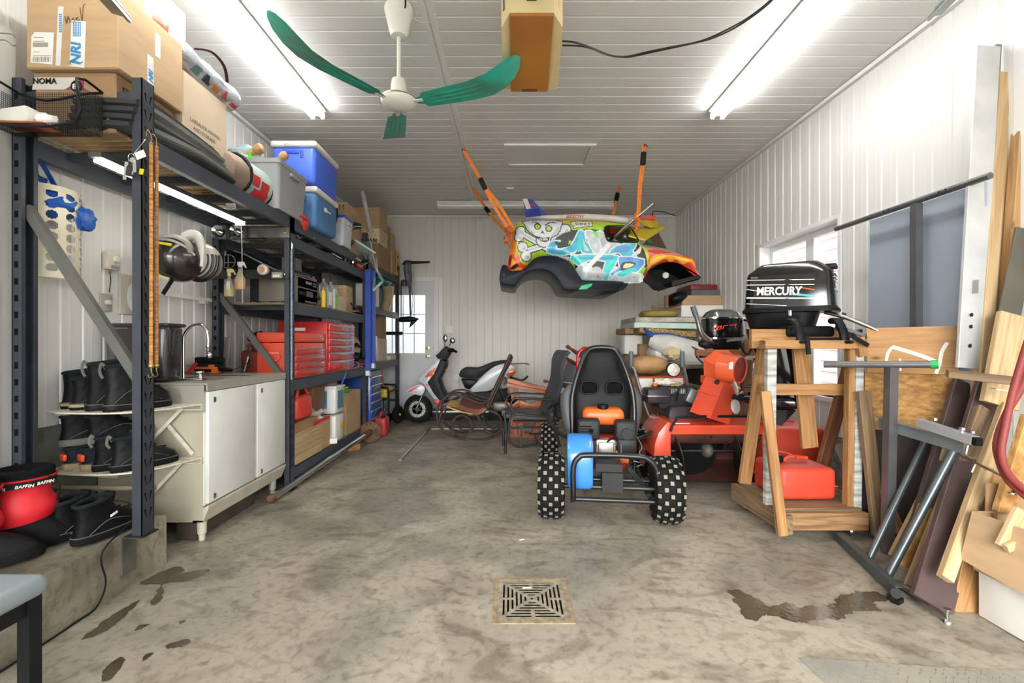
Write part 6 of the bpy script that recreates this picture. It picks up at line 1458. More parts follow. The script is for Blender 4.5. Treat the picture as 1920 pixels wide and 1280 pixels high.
    L = [([(668,850),(672,800),(700,772),(756,768),(728,812),(740,832),(800,822),(848,790),(880,740),(905,690),(940,700),(952,770),(1010,830),(1010,858),(930,852),(900,800),(870,850),(780,866)], cy1),([(955,690),(1022,708),(1050,770),(1062,850),(1012,846),(975,765)], pale),([(1042,698),(1092,712),(1118,770),(1200,790),(1170,842),(1100,866),(1068,790)],(186,190,198)),([(1130,862),(1190,800),(1332,788),(1300,842),(1336,892),(1230,880),(1200,850)], cy1),([(848,876),(1150,872),(1192,902),(1132,1012),(1118,1052),(1052,1052),(1108,920),(965,912),(935,955),(880,930)], cy2),([(1204,888),(1388,906),(1352,985),(1235,1044),(1168,1034),(1140,1008),(1210,960)], bl),([(885,985),(950,930),(1010,985),(1090,1058),(950,1056),(905,1030)],(200,216,220)),([(1150,1040),(1210,1000),(1330,1010),(1395,1030),(1360,1072),(1150,1066)],(206,222,226))]
    for pl, c in L: fill(pl, c, 9,(222,230,232), k=2, sh=.10)
    for pl, c in (([(690,840),(700,800),(722,790),(712,826),(740,848)], bl),([(880,845),(905,720),(925,760),(925,830)], cy2),([(930,740),(955,800),(985,840),(945,835)], pale),([(1160,850),(1210,812),(1290,806),(1270,850)], bl),([(900,890),(1140,888),(1150,905),(920,902)], bl),([(1230,925),(1330,930),(1292,972),(1215,985)],(40,50,50)),([(1250,936),(1316,940),(1288,964),(1236,970)],(226,222,170)),([(1180,1015),(1240,985),(1310,965),(1330,985),(1240,1030)], cy2),([(720,770),(840,790),(800,815),(745,806)], K),([(1000,700),(1040,700),(1050,750)],(120,206,60)),([(1290,880),(1345,830),(1372,800),(1360,860)],(222,222,226))): fill(pl, c, 0, k=2)
    line([(945,985),(1000,930),(1060,870),(1120,800)],17,(226,232,234)); circ(1035,1000,42,(188,192,196)); circ(1065,1018,34,(180,184,190)); circ(990,1015,24,(190,194,198)); circ(1180,968,12,(222,222,222))
    for x, y in ((1130,1000),(1318,1038),(1050,1030),(876,905)): circ(x, y, 4,(20,20,20))
    fill([(820,800),(850,770),(830,760)],(150,214,60), k=0)
    return C
us, vs_ = np.arange(300,1840,4.0), np.arange(596,1084,4.0); UU, VV = np.meshgrid(us, vs_)
o4, w4 = sm2(OUT, 3), sm2(WIN, 3)
ins = inside(o4, UU.ravel(), VV.ravel()).reshape(UU.shape) & ~inside(w4, UU.ravel(), VV.ravel()).reshape(UU.shape)
cells = ins[:-1, :-1] | ins[1:, :-1] | ins[:-1,1:] | ins[1:, 1:]
idx = -np.ones(UU.shape, int); use = np.zeros(UU.shape, bool)
use[:-1, :-1] |= cells; use[1:, :-1] |= cells; use[:-1,1:] |= cells; use[1:, 1:] |= cells
idx[use] = np.arange(use.sum()); pu, pv = UU[use], VV[use]; dd_ = edist(OUT, pu, pv)
inn = inside(o4, pu, pv)
q = M(); off = np.where(inn, .07*np.clip(1-dd_/70,0,1)**2,.07)
q.v = [V((lambda p, o: (p.x, p.y+o, p.z))(B(u, v), o)) for u, v, o in zip(pu, pv, off)]
jj, ii = np.nonzero(cells)
q.f = [(int(idx[j, i]), int(idx[j, i+1]), int(idx[j+1, i+1]), int(idx[j+1, i])) for j, i in zip(jj, ii)]; q.sm = [True]*len(q.f)
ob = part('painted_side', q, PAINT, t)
C = graffiti(pu, pv)/255.0; C = np.where(C <= .04045, C/12.92,((C+.055)/1.055)**2.4); C = np.clip(C, 0,1)
at = ob.data.color_attributes.new('paint', 'FLOAT_COLOR', 'POINT'); at.data.foreach_set('color', np.hstack([C, np.ones((len(C),1))]).ravel())
BW = .78
top = [p for p in o4 if True]
ia = min(range(len(o4)), key=lambda i: (o4[i][0]-372)**2+(o4[i][1]-900)**2); ib = min(range(len(o4)), key=lambda i: (o4[i][0]-1832)**2+(o4[i][1]-1025)**2)
tp_ = o4[ia:ib+1]
A_ = [B(u, v)+V((0,.068,0)) for u, v in tp_]; q = M(); q.loft([A_, [p+V((0, BW-.14,0)) for p in A_]], closed_ring=False, cap=False)
q2 = [(u-1100)*.97+1100 for u, v in tp_]
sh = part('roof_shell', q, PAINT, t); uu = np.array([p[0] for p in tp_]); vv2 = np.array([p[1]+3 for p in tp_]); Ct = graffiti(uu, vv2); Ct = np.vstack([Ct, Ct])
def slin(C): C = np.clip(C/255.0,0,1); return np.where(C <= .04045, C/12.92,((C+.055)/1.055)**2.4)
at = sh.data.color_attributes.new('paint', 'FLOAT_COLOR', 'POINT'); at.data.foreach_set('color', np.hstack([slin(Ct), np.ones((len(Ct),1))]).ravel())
part('far_side', M().pts([B(u, v)+V((0, BW, 0)) for u, v in OUT],(0,.012,0)), mat('far side paint', (90,60,60),.4, c2=(60,90,100), scale=4), t)
part('window_rim', M().tube([B(u, v)+V((0,-.002,0)) for u, v in WIN],.008,6, closed=True, sub=3), BLACK, t)
NV = mat('navy black plastic', (15,20,34),.4, var=.15, spec=.35)
ARCH = [(308,1075),(312,1000),(328,948),(365,950),(380,985),(440,988),(490,978),(530,930),(590,886),(680,876),(770,892),(840,930),(880,990),(915,1040),(960,1062),(1232,1070),(1212,1118),(1186,1148),(980,1142),(812,1132),(780,1112),(740,1048),(690,1000),(630,983),(560,986),(500,1008),(455,1050),(425,1096),(360,1092)]
q = M().slab([(860+u/4,260+v/4) for u, v in ARCH], BY-.035, BW+.03,.012,3); part('rear_fender', q, NV, t)
part('fender_detail', M().slab([(860+u/4,260+v/4) for u, v in ((330,970),(360,975),(352,1045),(326,1045))], BY-.045,.02,.006), NV, t)
WELL = [(1425,1005),(1485,948),(1560,922),(1640,928),(1712,962),(1822,1040),(1720,1078),(1600,1110),(1552,1106),(1505,1062)]
q = M(); a = [B(u, v)+V((0,.02,0)) for u, v in sm2(WELL, 3)]; b_ = [B(1580+(u-1580)*.9,1010+(v-1010)*.9)+V((0,.45,0)) for u, v in sm2(WELL, 3)]
q.loft([a, b_], cap=False); q.f.append(tuple(len(a)+k for k in range(len(a)))); q.sm.append(False)
part('front_wheel_well', q, mat('matt black tub', (32,32,33),.5, bump=.2), t)
part('well_floor', M().pts([B(1600,1108), B(1822,1040), B(1800,1020), B(1600,1070)],(0,.5,0)), mat('matt black tub', (32,32,33)), t)
part('round_lens', M().lathe([(.035,0),(.033,.012),(.02,.016)], B(1576,1015)+V((0,.10,0)),(-.3,-1,0),20), mat('milky lens', (186,186,172),.3), t)
part('green_tape', M().slab([(860+u/4,260+v/4) for u, v in ((902,1130),(920,1100),(1004,1084),(998,1104),(960,1128))], BY-.038,.004,.001), mat('green tape', (30,186,110),.4), t)
# things lying on the body
t = thing('model_plane', 'white and blue model aeroplane lettered ARROW lying on the hanging body', 'model plane', B(900,600,5.2))
AW = mat('white aeroplane covering', (218,212,204),.35, c2=(196,186,174), scale=3)
Y = 5.13; rg = []
for u, vt, vb in ((500,585,606),(600,574,608),(820,568,612),(950,562,616),(1150,574,628),(1260,590,640),(1325,602,636)):
    c = (B(u, vt, Y)+B(u, vb, Y))/2; h = abs(B(u, vt, Y).z-B(u, vb, Y).z)/2; rg.append([c+V((0, math.cos(a_)*h*1.2, math.sin(a_)*h)) for a_ in np.linspace(0,2*PI, 13)[:-1]])
part('fuselage', M().loft(rg), AW, t); text('fuselage_lettering', 'ARROW', .052, B(800,606, Y)+V((0,-.045,0)),(1,0,.02),(0,0,1), mat('rust lettering', (176,96,50),.5), t, .0008,.001,.3)
part('nose', M().ball(B(1300,612, Y),(.08,.06,.045)), mat('grey clear cowl', (176,180,190),.3), t)
q = M().pts([B(483,450, Y), B(545,450, Y), B(672,578, Y), B(560,590, Y), B(502,590, Y)],(0,.012,0)); part('tail_fin', q, mat('royal blue covering', (38,62,150),.4), t)
part('fin_stripe', M().pts([B(478,450, Y-.006), B(515,450, Y-.006), B(542,522, Y-.006), B(508,528, Y-.006)],(0,.004,0)), AW, t)
part('tailplane', M().pts([B(500,595, Y-.25), B(515,540, Y-.05), B(600,528, Y-.02), B(620,580, Y-.22)],(0,.0,.008)), mat('royal blue covering', (38,62,150),.4), t)
part('fin_decal', M().obox(B(548,492, Y-.004),(.05,.002,.012), Ry(-30)).obox(B(562,502, Y-.004),(.05,.002,.008), Ry(0)), REDP, t)
t = thing('model_plane', 'yellow and red model biplane perched on the front of the hanging body', 'model plane', B(1400,680,5.3))
YW = mat('yellow film covering', (226,202,50),.4, c2=(206,180,40), alpha=.93)
Y = 5.2
wing = [B(1290,700, Y-.15), B(1420,655, Y+.25), B(1555,662, Y+.2), B(1400,765, Y-.25), B(1275,735, Y-.25)]
part('wing', M().pts(wing, (0,0,.012)), YW, t)
q = M()
for k in range(9): a, b_ = wing[0].lerp(wing[1], k/8), wing[3].lerp(wing[2], k/8); q.bar(a, b_, .008,.02)
part('wing_rib', q, mat('ochre rib', (180,150,30),.5), t)
part('upper_wing', M().pts([B(1330,612, Y), B(1480,605, Y+.2), B(1500,660, Y+.2), B(1440,668, Y)],(0,.012,0)), YW, t); part('upper_wing', M().pts([B(1365,585, Y+.1), B(1475,578, Y+.1), B(1482,608, Y+.1), B(1372,606, Y+.1)],(0,.012,0)), REDP, t)
part('fuselage', M().bar(B(1130,690, Y+.1), B(1360,690, Y+.1),.08,.06,(0,1,0)), REDP, t)
part('wheel', M().lathe([(.015,-.012),(.028,-.012),(.032,0),(.028,.012),(.015,.012)], B(1243,735,5.02),(.3,-1,0),18), mat('blue grey tyre', (60,74,96),.6), t); part('hub_cap', M().lathe([(.013,0),(.008,.016)], B(1243,735,5.02),(.3,-1,0),12), PAPER, t)
part('undercarriage', M().rod(B(1243,735,5.04), B(1265,690,5.2),.004,5).rod(B(1243,735,5.04), B(1225,690,5.2),.004,5), DSTEEL, t)
hb = solo('hang_board', M().slab([(860+u/4,260+v/4) for u, v in ((1385,790),(1420,750),(1500,705),(1560,822))],5.95,.02,.004), mat('brown panel', (96,72,56),.6), 'brown board hanging behind the nose of the graffiti body', 'board')
part('green_disc', M().lathe([(.035,0),(.03,.01)], B(1432,770,5.945),(0,-1,0),16), mat('green disc', (60,130,60),.5), hb)
t = thing('steel_tube', 'bare steel tube poking diagonally through the window of the graffiti body', 'tube', B(1300,630)); part('tube', M().rod(B(1135,762,5.05), B(1466,485,4.7),.019,14), CHROME, t); part('open_end', M().lathe([(.015,0),(.015,.001)], B(1466,485,4.7),(B(1466,485,4.7)-B(1135,762,5.05)),14), HOLE, t)
solo('ceiling_hook', M().tube([B(1625,578,6.0), B(1560,555,6.0), B(1500,545,6.0), B(1460,545,6.0), B(1455,570,6.0), B(1475,640,5.97), B(1500,712,5.95)],.006,6, sub=3), DSTEEL, 'dark wire hanging from the ceiling corner behind the body', 'wire')
# straps
OS = mat('orange webbing', (232,126,36),.7, var=.12, scale=30)
def strap(label, pts, Ys, buckle, wid=.02):
    a = [P(x, y, yy) for (x, y), yy in zip(pts, Ys)]; t = thing('ratchet_strap', label, 'strap', a[0], 'orange ratchet straps holding the kart body')
    part('webbing', M().tube(a, wid, 6, flat=.16, up=(0,1,0)), OS, t)
    if buckle: part('ceiling_hook', M().tube([a[0]+V((0,0,.0)), V((a[0].x, a[0].y, CE-.03)), V((a[0].x+.015, a[0].y, CE-.005)), V((a[0].x+.03, a[0].y, CE-.03))],.005,6, sub=2), DSTEEL, t)
    for k in buckle:
        i = int(k); p = a[i].lerp(a[i+1], k-i); d = (a[i+1]-a[i]).normalized(); _, s_, u_ = basis(d, (0,1,0)); R_ = Matrix((d, s_, u_)).transposed()
        part('ratchet', M().rbox(p, (.13,.05,.045),.012, R_).rbox(p+u_*.03+d*.03,(.10,.04,.02),.008, R_), BLACK, t)
    return t
strap('orange ratchet strap at the rear of the graffiti body, nearer of the two', [(867,277),(903,340),(925,385),(948,420),(960,440)],[4.74,4.78,4.82,4.9,4.93],[1.1])
strap('orange webbing tail running beside the nearer rear strap', [(905,345),(930,376),(955,415),(962,428)],[4.79,4.83,4.9,4.93],[])
strap('orange ratchet strap at the rear of the graffiti body, farther of the two', [(887,352),(912,392),(930,415),(948,432)],[5.96,5.7,5.5,5.2],[1.1])
strap('orange ratchet strap at the front of the graffiti body, nearer of the two', [(1208,270),(1206,300),(1200,345),(1197,400),(1196,425)],[4.64,4.68,4.75,4.85,4.9],[.9],.024)
strap('short orange ratchet strap farther back at the front of the graffiti body', [(1160,350),(1156,372),(1150,402)],[5.92,5.85,5.7],[.9])
solo('strap_knot', M().ball(P(956,432,4.92),(.05,.04,.045), dent=.6, seed=3).ball(P(951,448,4.94),(.035,.03,.05), dent=.6, seed=4).tube([P(950,445,4.93), P(954,458,4.93), P(957,464,4.95)],.018,6, flat=.4), mat('dark orange webbing', (190,92,40),.75, bump=.3), 'tied bundle of orange webbing at the tail of the graffiti body', 'strap knot')
solo('strap_knot', M().ball(P(1193,408,4.83),(.03,.03,.04), dent=.6, seed=6).rod(P(1194,415,4.85), P(1193,432,4.9),.01,6), mat('orange webbing', (232,126,36)), 'orange webbing knot around the steel tube above the body window', 'strap knot')
# =================== scooter ===================
def S(u, v, Y=6.58): return P(680+u/5.333,600+v/5.333, Y)
def sp(l): return [(680+u/5.333,600+v/5.333) for u, v in l]
SCW = mat('silver white scooter plastic', (196,200,204),.3, coat=.4, var=.05); SCD = mat('dark grey leg shield', (44,46,50),.5); FLR = mat('bright orange red decal', (232,62,40),.35)
t = thing('scooter', 'silver and white motor scooter with orange flashes parked against the back wall', 'scooter', S(700,1030))
def wheel(t, c, r, w, ax, rimm, disc=True, treads=False):
    part('tyre', M().lathe([(r*.66,-w*.4),(r*.82,-w*.5),(r*.95,-w*.38),(r, 0),(r*.95, w*.38),(r*.82, w*.5),(r*.66, w*.4),(r*.66,-w*.4)], c, ax, 36), RUBBER, t)
    part('rim', M().lathe([(r*.67,-w*.35),(r*.67, w*.35),(r*.60, w*.35),(r*.60,-w*.35),(r*.67,-w*.35)], c, ax, 30), rimm, t)
    d, s_, u_ = basis(ax); q = M()
    for k in range(5): a_ = 2*PI*k/5; e = s_*math.cos(a_)+u_*math.sin(a_); q.bar(c+e*r*.12, c+e*r*.62, r*.14, w*.3, d)
    part('spokes', q, rimm, t)
    part('hub', M().rod(c-V(ax).normalized()*w*.5, c+V(ax).normalized()*w*.5, r*.15,14), DSTEEL, t)
fw = S(555,885,6.62); wheel(t, fw, .205,.10,(0,-1,0), SCD)
q = M()
for k in range(26):
    a_ = 2*PI*k/26; a2 = 2*PI*(k+.7)/26
    q.add([fw+V((math.cos(x)*r, -.055-o, math.sin(x)*r)) for o in (0,.004) for r, x in ((.075, a_),(.115, a_),(.115, a2),(.075, a2))],[(0,1,2,3),(7,6,5,4),(0,4,5,1),(1,5,6,2),(2,6,7,3),(3,7,4,0)])
part('brake_disc', q, STEEL, t)
part('fork', M().rod(S(600,740,6.55), S(540,880,6.55),.016,10).rod(S(600,740,6.70), S(545,880,6.70),.016,10), STEEL, t)
part('mudguard', M().slab(sp([(430,708),(480,670),(560,642),(600,650),(625,690),(590,755),(530,745),(470,738),(435,722)]),6.52,.18,.03,2), SCW, t)
part('mudguard_flash', M().slab(sp([(450,712),(510,678),(570,655),(520,690),(470,725)]),6.517,.004,0), FLR, t)
part('front_apron', M().slab(sp([(790,385),(740,400),(640,505),(550,585),(555,608),(610,650),(700,780),(790,880),(800,850),(740,740),(680,640),(700,560),(760,460)]),6.46,.30,.04), SCW, t)
part('leg_shield', M().slab(sp([(770,390),(830,410),(825,470),(760,600),(790,700),(850,790),(790,840),(700,730),(640,620),(690,560),(740,470)]),6.44,.34,.03), SCD, t)
part('flash', M().slab(sp([(725,470),(650,530),(625,572),(680,560),(705,520)]),6.435,.01,.002), FLR, t)
part('flash', M().slab(sp([(705,800),(735,790),(805,850),(800,885),(760,870)]),6.435,.30,.01), FLR, t)
part('indicator', M().slab(sp([(715,505),(720,530),(690,568),(680,560),(690,530)]),6.425,.02,.006), mat('amber lens', (232,150,40),.3), t)
part('headset', M().slab(sp([(820,262),(770,290),(720,350),(745,385),(830,402),(870,340),(885,285)]),6.48,.22,.04), SCD, t)
part('headset_cover', M().slab(sp([(825,260),(790,272),(725,330),(720,355),(745,345),(800,290)]),6.47,.24,.015), SCW, t)
part('handlebar', M().rod(S(840,300,6.2), S(840,300,6.9),.012,8).rod(S(895,295,6.35), S(938,318,6.3),.018,10).rod(S(870,300,6.45), S(900,300,6.35),.03,10), BLACK, t)
for a, b_, c, sz in (((820,270),(822,215),(826,180),(.03,.02,.055)),((865,262),(880,225),(898,205),(.038,.02,.04))):
    part('mirror_stem', M().tube([S(*a, 6.5), S(*b_, 6.5)],.006,6), BLACK, t); m_ = part('mirror', M().ball(S(*c, 6.5), sz), BLACK, t); part('mirror_glass', M().ball(S(*c, 6.5)+V((.003,-.012,0)),(sz[0]*.75,.01, sz[2]*.78)), CHROME, m_)
part('key_tag', M().rbox(S(828,500,6.42),(.018,.006,.04),.003), mat('dark red tag', (140,40,44),.5), t)
part('underbody', M().slab(sp([(790,850),(1000,745),(1100,700),(1320,720),(1450,690),(1440,800),(1300,850),(1000,880),(850,890)]),6.50,.28,.03), SCD, t)
part('footboard', M().slab(sp([(780,870),(960,840),(1050,760),(1020,745),(930,800),(800,830)]),6.46,.32,.02), mat('grey footboard', (110,112,112),.5), t)
part('seat', M().slab(sp([(962,548),(985,500),(1030,475),(1150,478),(1260,435),(1340,412),(1440,405),(1450,430),(1340,450),(1240,510),(1180,570),(1090,585),(990,575)]),6.45,.28,.05,3), mat('black seat vinyl', (34,34,35),.5, bump=.1), t)
part('seat_box', M().slab(sp([(980,590),(1140,600),(1120,660),(1060,695),(1020,680)]),6.50,.2,.03), NV, t)
part('tail_cowl', M().slab(sp([(1450,430),(1340,450),(1240,515),(1160,600),(1060,715),(1180,720),(1290,700),(1400,600),(1500,540),(1530,470)]),6.43,.32,.05,3), SCW, t)
part('tail_lamp', M().slab(sp([(1420,545),(1470,495),(1525,480),(1535,520),(1500,560),(1440,562)]),6.425,.20,.02), mat('amber red lens', (214,90,30),.2, coat=.5), t)
part('grab_rail', M().tube([S(1400,450,6.45), S(1480,440,6.45), S(1600,432,6.5), S(1660,440,6.6)],.018,8, sub=4, flat=.5), FLR, t)
part('rear_mudguard', M().tube([S(1480,570,6.55), S(1540,590,6.6), S(1600,600,6.6), S(1650,560,6.6)],.03,8, sub=3, flat=.5), SCD, t)
rw = S(1470,880,6.62); wheel(t, rw, .205,.11,(0,-1,0), SCD)
part('engine_case', M().rbox(S(1380,860,6.55),(.24,.16,.14),.04, seg=3), mat('grey engine casting', (150,150,148),.4,.5), t)
part('shock_absorber', M().rod(S(1370,680,6.5), S(1420,790,6.5),.02,10), DSTEEL, t)
part('stand', M().bar(S(1280,860,6.55), S(1260,1000,6.5),.02,.02), DSTEEL, t)
text('side_lettering', 'CPI', .05, S(612,665,6.452),(1,0,.12),(0,0,1), FLR, t, .0008,.001)
# pallet/ramp behind the scooter
t = thing('wheel_ramp', 'low black and steel ramp on the floor behind the scooter front wheel', 'ramp', S(800,960,6.95)); part('deck', M().box(-1.75,.1,6.85,7.10,.10,.13), DSTEEL, t); part('frame', M().box(-1.78,.1,6.82,6.86,.0,.10), BLACK, t); part('edge_bar', M().box(-1.3,0,6.80,6.82,.12,.14), STEEL, t)
# =================== bentwood rocking chair ===================
t = thing('rocking_chair', 'black bentwood rocking chair with cane seat and brown cushion', 'rocking chair', S(1100,1200,5.43))
BW_ = mat('worn black bentwood', (44,38,34),.45, var=.4, c2=(72,60,50), scale=14)
def bent(name, pts, Y, r=.014, sub=5, dx=0, dy=0, closed=False): part(name, M().tube([S(u+dx, v+dy, Y) for u, v in pts], r, 8, sub=sub, closed=closed), BW_, t)
rock = [(1300,700),(1262,790),(1200,832),(1100,806),(1000,762),(900,745),(815,780),(758,850),(742,940),(760,1040),(830,1120),(940,1172),(1080,1196),(1230,1188),(1360,1145),(1450,1085)]
bent('rocker', rock, 5.43); bent('rocker', [(u*.93+95, v*.93+30) for u, v in rock],5.85,.013)
low = [(1400,560),(1330,720),(1280,830),(1240,890),(1170,940),(1080,950),(980,905),(890,878),(815,890),(778,950),(770,1020)]
bent('seat_scroll', low, 5.45); bent('seat_scroll', [(u*.94+95, v*.94+20) for u, v in low],5.83,.012)
bent('scroll', [(890+100+100*math.cos(a_),1060+108*math.sin(a_)) for a_ in np.linspace(0,2*PI, 13)[:-1]],5.44,.012, closed=True)
bent('scroll', [(1040+72*math.cos(a_),1050+62*math.sin(a_)) for a_ in np.linspace(0,2*PI, 11)[:-1]],5.80,.011, closed=True)
bent('scroll', [(1100,945),(1150,960),(1190,1040),(1250,1110),(1320,1140),(1385,1080),(1380,980),(1320,920),(1250,900)],5.44,.013)
bent('scroll', [(1190,960),(1240,1030),(1300,1080),(1360,1060),(1370,970),(1310,890),(1260,870)],5.80,.011)
bent('arm', [(860,735),(940,698),(1040,702),(1130,745),(1220,775),(1290,765),(1340,680)],5.82,.012)
bent('back_post', [(1240,860),(1290,760),(1340,640),(1400,520),(1445,420),(1478,345)],5.44,.020); bent('back_post', [(1300,800),(1360,660),(1420,520),(1470,430),(1492,370)],5.84,.016)
bent('back_scroll', [(1350,640),(1375,590),(1420,572),(1436,610),(1415,645)],5.43,.011)
part('back_rail', M().rod(S(1478,350,5.44), S(1492,372,5.84),.016,8).rod(S(1400,520,5.44), S(1420,525,5.84),.012,8), BW_, t)
part('stretcher', M().rod(S(800,1000,5.44), S(870,980,5.84),.01,8).rod(S(1200,960,5.45), S(1200,960,5.82),.01,8), BW_, t)
part('cane_seat', M().sheet([S(835,862,5.43), S(950,905,5.43), S(1060,935,5.44), S(1160,940,5.44), S(1235,890,5.44)],[S(880,800,5.85), S(960,815,5.85), S(1080,855,5.85), S(1170,870,5.85), S(1245,830,5.85)],.014), mat('honey cane', (206,164,98),.6, var=.25, scale=60, bump=.3), t)
solo('seat_cushion', M().sheet([S(960,868,5.47), S(1060,900,5.47), S(1160,915,5.47), S(1225,890,5.47)],[S(985,795,5.82), S(1080,820,5.82), S(1180,840,5.82), S(1245,820,5.82)],.055), mat('chestnut leather', (112,58,42),.55, var=.2, bump=.5, bscale=14), 'chestnut brown leather cushion on the rocking chair seat', 'cushion')
# =================== glider chair ===================
def E(u, v, Y=4.85): return P(860+u/4.924,600+v/4.924, Y)
t = thing('glider_chair', 'black tubular glider armchair with dark blue grey vinyl sling', 'chair', E(640,1200,4.8))
VN = mat('dark slate vinyl', (52,60,68),.45, var=.1, bump=.06); TB_ = mat('black tube', (32,33,35),.4,.4)
bn = [(830,895),(890,760),(950,590),(953,480),(965,400),(990,335),(1025,290)]; bf = [(757,818),(800,700),(850,560),(868,450),(872,370),(890,315),(915,283)]
part('backrest', M().sheet([E(u, v, 4.82) for u, v in bn],[E(u, v, 5.22) for u, v in bf],.035), VN, t)
part('seat', M().sheet([E(u, v, 4.82) for u, v in ((415,838),(432,885),(600,892),(830,905))],[E(u, v, 5.22) for u, v in ((410,815),(440,818),(590,822),(745,835))],.035), VN, t)
def tb(name, pts, Y, r=.0125): part(name, M().tube([E(u, v, Y) for u, v in pts], r, 8, sub=4), TB_, t)
tb('arm', [(608,862),(530,858),(488,815),(485,765),(505,732),(550,722),(860,734),(915,752),(936,800),(938,850)],4.78); tb('arm', [(470,820),(445,770),(445,720),(480,682),(560,674),(790,682)],5.26,.011)
tb('base_loop', [(820,890),(600,874),(520,872),(482,895),(466,950),(466,1090),(490,1140),(560,1166),(700,1150),(800,1138)],4.78)
tb('base_rail', [(470,995),(640,990),(890,985)],4.78); tb('base_rail', [(500,930),(700,928),(930,926)],5.2,.011)
tb('leg', [(420,860),(435,960),(436,1060),(430,1228)],4.74,.014); tb('leg', [(425,960),(412,1060),(414,1150)],5.1,.013); tb('leg', [(868,740),(880,900),(890,1000)],4.80,.012)
part('link', M().bar(E(580,985,4.765), E(577,1160,4.765),.025,.012,(0,1,0)).lathe([(.018,0),(.018,.01)], E(580,985,4.765),(0,-1,0),12), TB_, t)
tb('cross_tube', [(700,1050),(730,1140)],4.9,.011); tb('cross_tube', [(650,1050),(900,1045)],5.2,.011); tb('cross_tube', [(800,930),(900,1010)],5.0,.011)
# ---- wooden furniture piled behind
def EB(label, a, b_, Y0, Y1, w, th, up=(0,0,1), m=TEAK, name='furniture_rail', grp='wooden furniture parts piled behind the glider'):
    return board(name, E(*a, Y0), E(*b_, Y1), w, th, up, m, None, label, 'furniture part', grp)
EB('orange brown moulded rail, upper of the two sloping behind the rocking chair', (452,552),(808,640),5.5,5.5,.05,.10)
EB('orange brown moulded rail, lower of the two sloping behind the rocking chair', (448,592),(800,665),5.45,5.45,.04,.10)
EB('short upright orange brown post under the sloping rails', (500,600),(525,720),5.55,5.55,.10,.03,(1,0,0))
for i, (u0, u1, v0, v1) in enumerate(((430,560,740,800),(565,770,735,810))):
    solo('curved_back_rail', M().slab([(860+u/4.924,600+v/4.924) for u, v in ((u0, v0),((u0+u1)/2, v0+38),(u1, v0-8),(u1-6, v1+15),((u0+u1)/2, v1+25),(u0+4, v1+10))],5.5,.04,.01,2), TEAK, ('carved orange brown back rail behind the glider arm, left piece', 'carved orange brown back rail behind the glider arm, right piece')[i], 'furniture part', 'wooden furniture parts piled behind the glider')
for i, (a, b_) in enumerate((((495,890),(520,1060)),((740,940),(690,1060)),((560,900),(580,1060)))):
    EB(('orange brown leg standing behind the glider front leg', 'slanted orange brown leg under the glider seat', 'orange brown leg in the middle under the glider seat')[i], a, b_, 5.5,5.5,.075,.05,(1,0,0), name='furniture_leg_post')
EB('wide orange brown board lying low behind the glider base', (420,1085),(800,1085),5.6,5.6,.12,.06)
EB('orange brown seat board behind the glider seat edge', (500,905),(850,900),5.45,5.45,.10,.05)
def turned(label, a, b_, Y, r=.02):
    p0, p1 = E(*a, Y), E(*b_, Y+.1); L = (p1-p0).length; solo('turned_leg', M().lathe([(r*.8,0),(r*1.1,.01),(r*1.1,.035),(r*.7,.05),(r*.9,.09),(r*1.1, L*.5),(r*1.3, L)], p0, p1-p0,14), mat('reddish turned wood', (120,62,40),.4), label, 'furniture leg', 'turned legs sticking out of the furniture pile')
turned('turned wooden leg pointing up left above the glider backrest', (998,240),(1125,325),5.3); turned('turned wooden leg pointing left beside the glider backrest, middle height', (785,560),(1035,605),5.45,.018); turned('turned wooden leg just below another beside the glider backrest', (900,585),(1020,625),5.4,.018); turned('thin turned rail slanting down behind the glider backrest', (975,335),(1095,410),5.35,.015)
solo('grey_pad', M().slab([(860+u/4.924,600+v/4.924) for u, v in ((1010,365),(1098,400),(1085,585),(940,560),(960,470))],5.5,.05,.01), mat('slate grey cushion', (112,118,124),.8), 'slate grey upholstered panel behind the glider backrest', 'cushion')
EB('orange brown frame edge along the slate grey panel', (1000,345),(925,520),5.45,5.45,.05,.04,(1,0,0), name='frame_edge')
t = thing('folding_chair', 'red framed folded chair with navy cloth leaning behind the kart seat', 'chair', E(1150,500,5.2)); part('frame', M().tube([V((E(1100,0,5.2).x, 5.2,0)), E(1100,560,5.2), E(1100,330,5.2), E(1140,275,5.2), E(1160,262,5.25), E(1290,268,5.25)],.02,8, sub=2), RED, t); part('cloth', M().slab([(860+u/4.924,600+v/4.924) for u, v in ((1125,275),(1290,270),(1290,560),(1125,560))],5.24,.03,.008), mat('navy cloth', (62,72,98),.9), t)
BRN = mat('tan suede', (150,118,84),.9, var=.15, bump=.3)
for i, (u, v, su, sv) in enumerate(((930,790,60,130),(1010,880,60,140))):
    c = E(u, v, 5.35); solo('upholstered_block', M().rbox(c, (su/4.924*5.35/870*1.6,.3, sv/4.924*5.35/870*1.7),.05, seg=4),(mat('dark suede', (92,78,62),.9), BRN)[i],('dark brown upholstered block beside the glider back', 'tan suede arm rest block beside the go kart frame')[i], 'cushion')
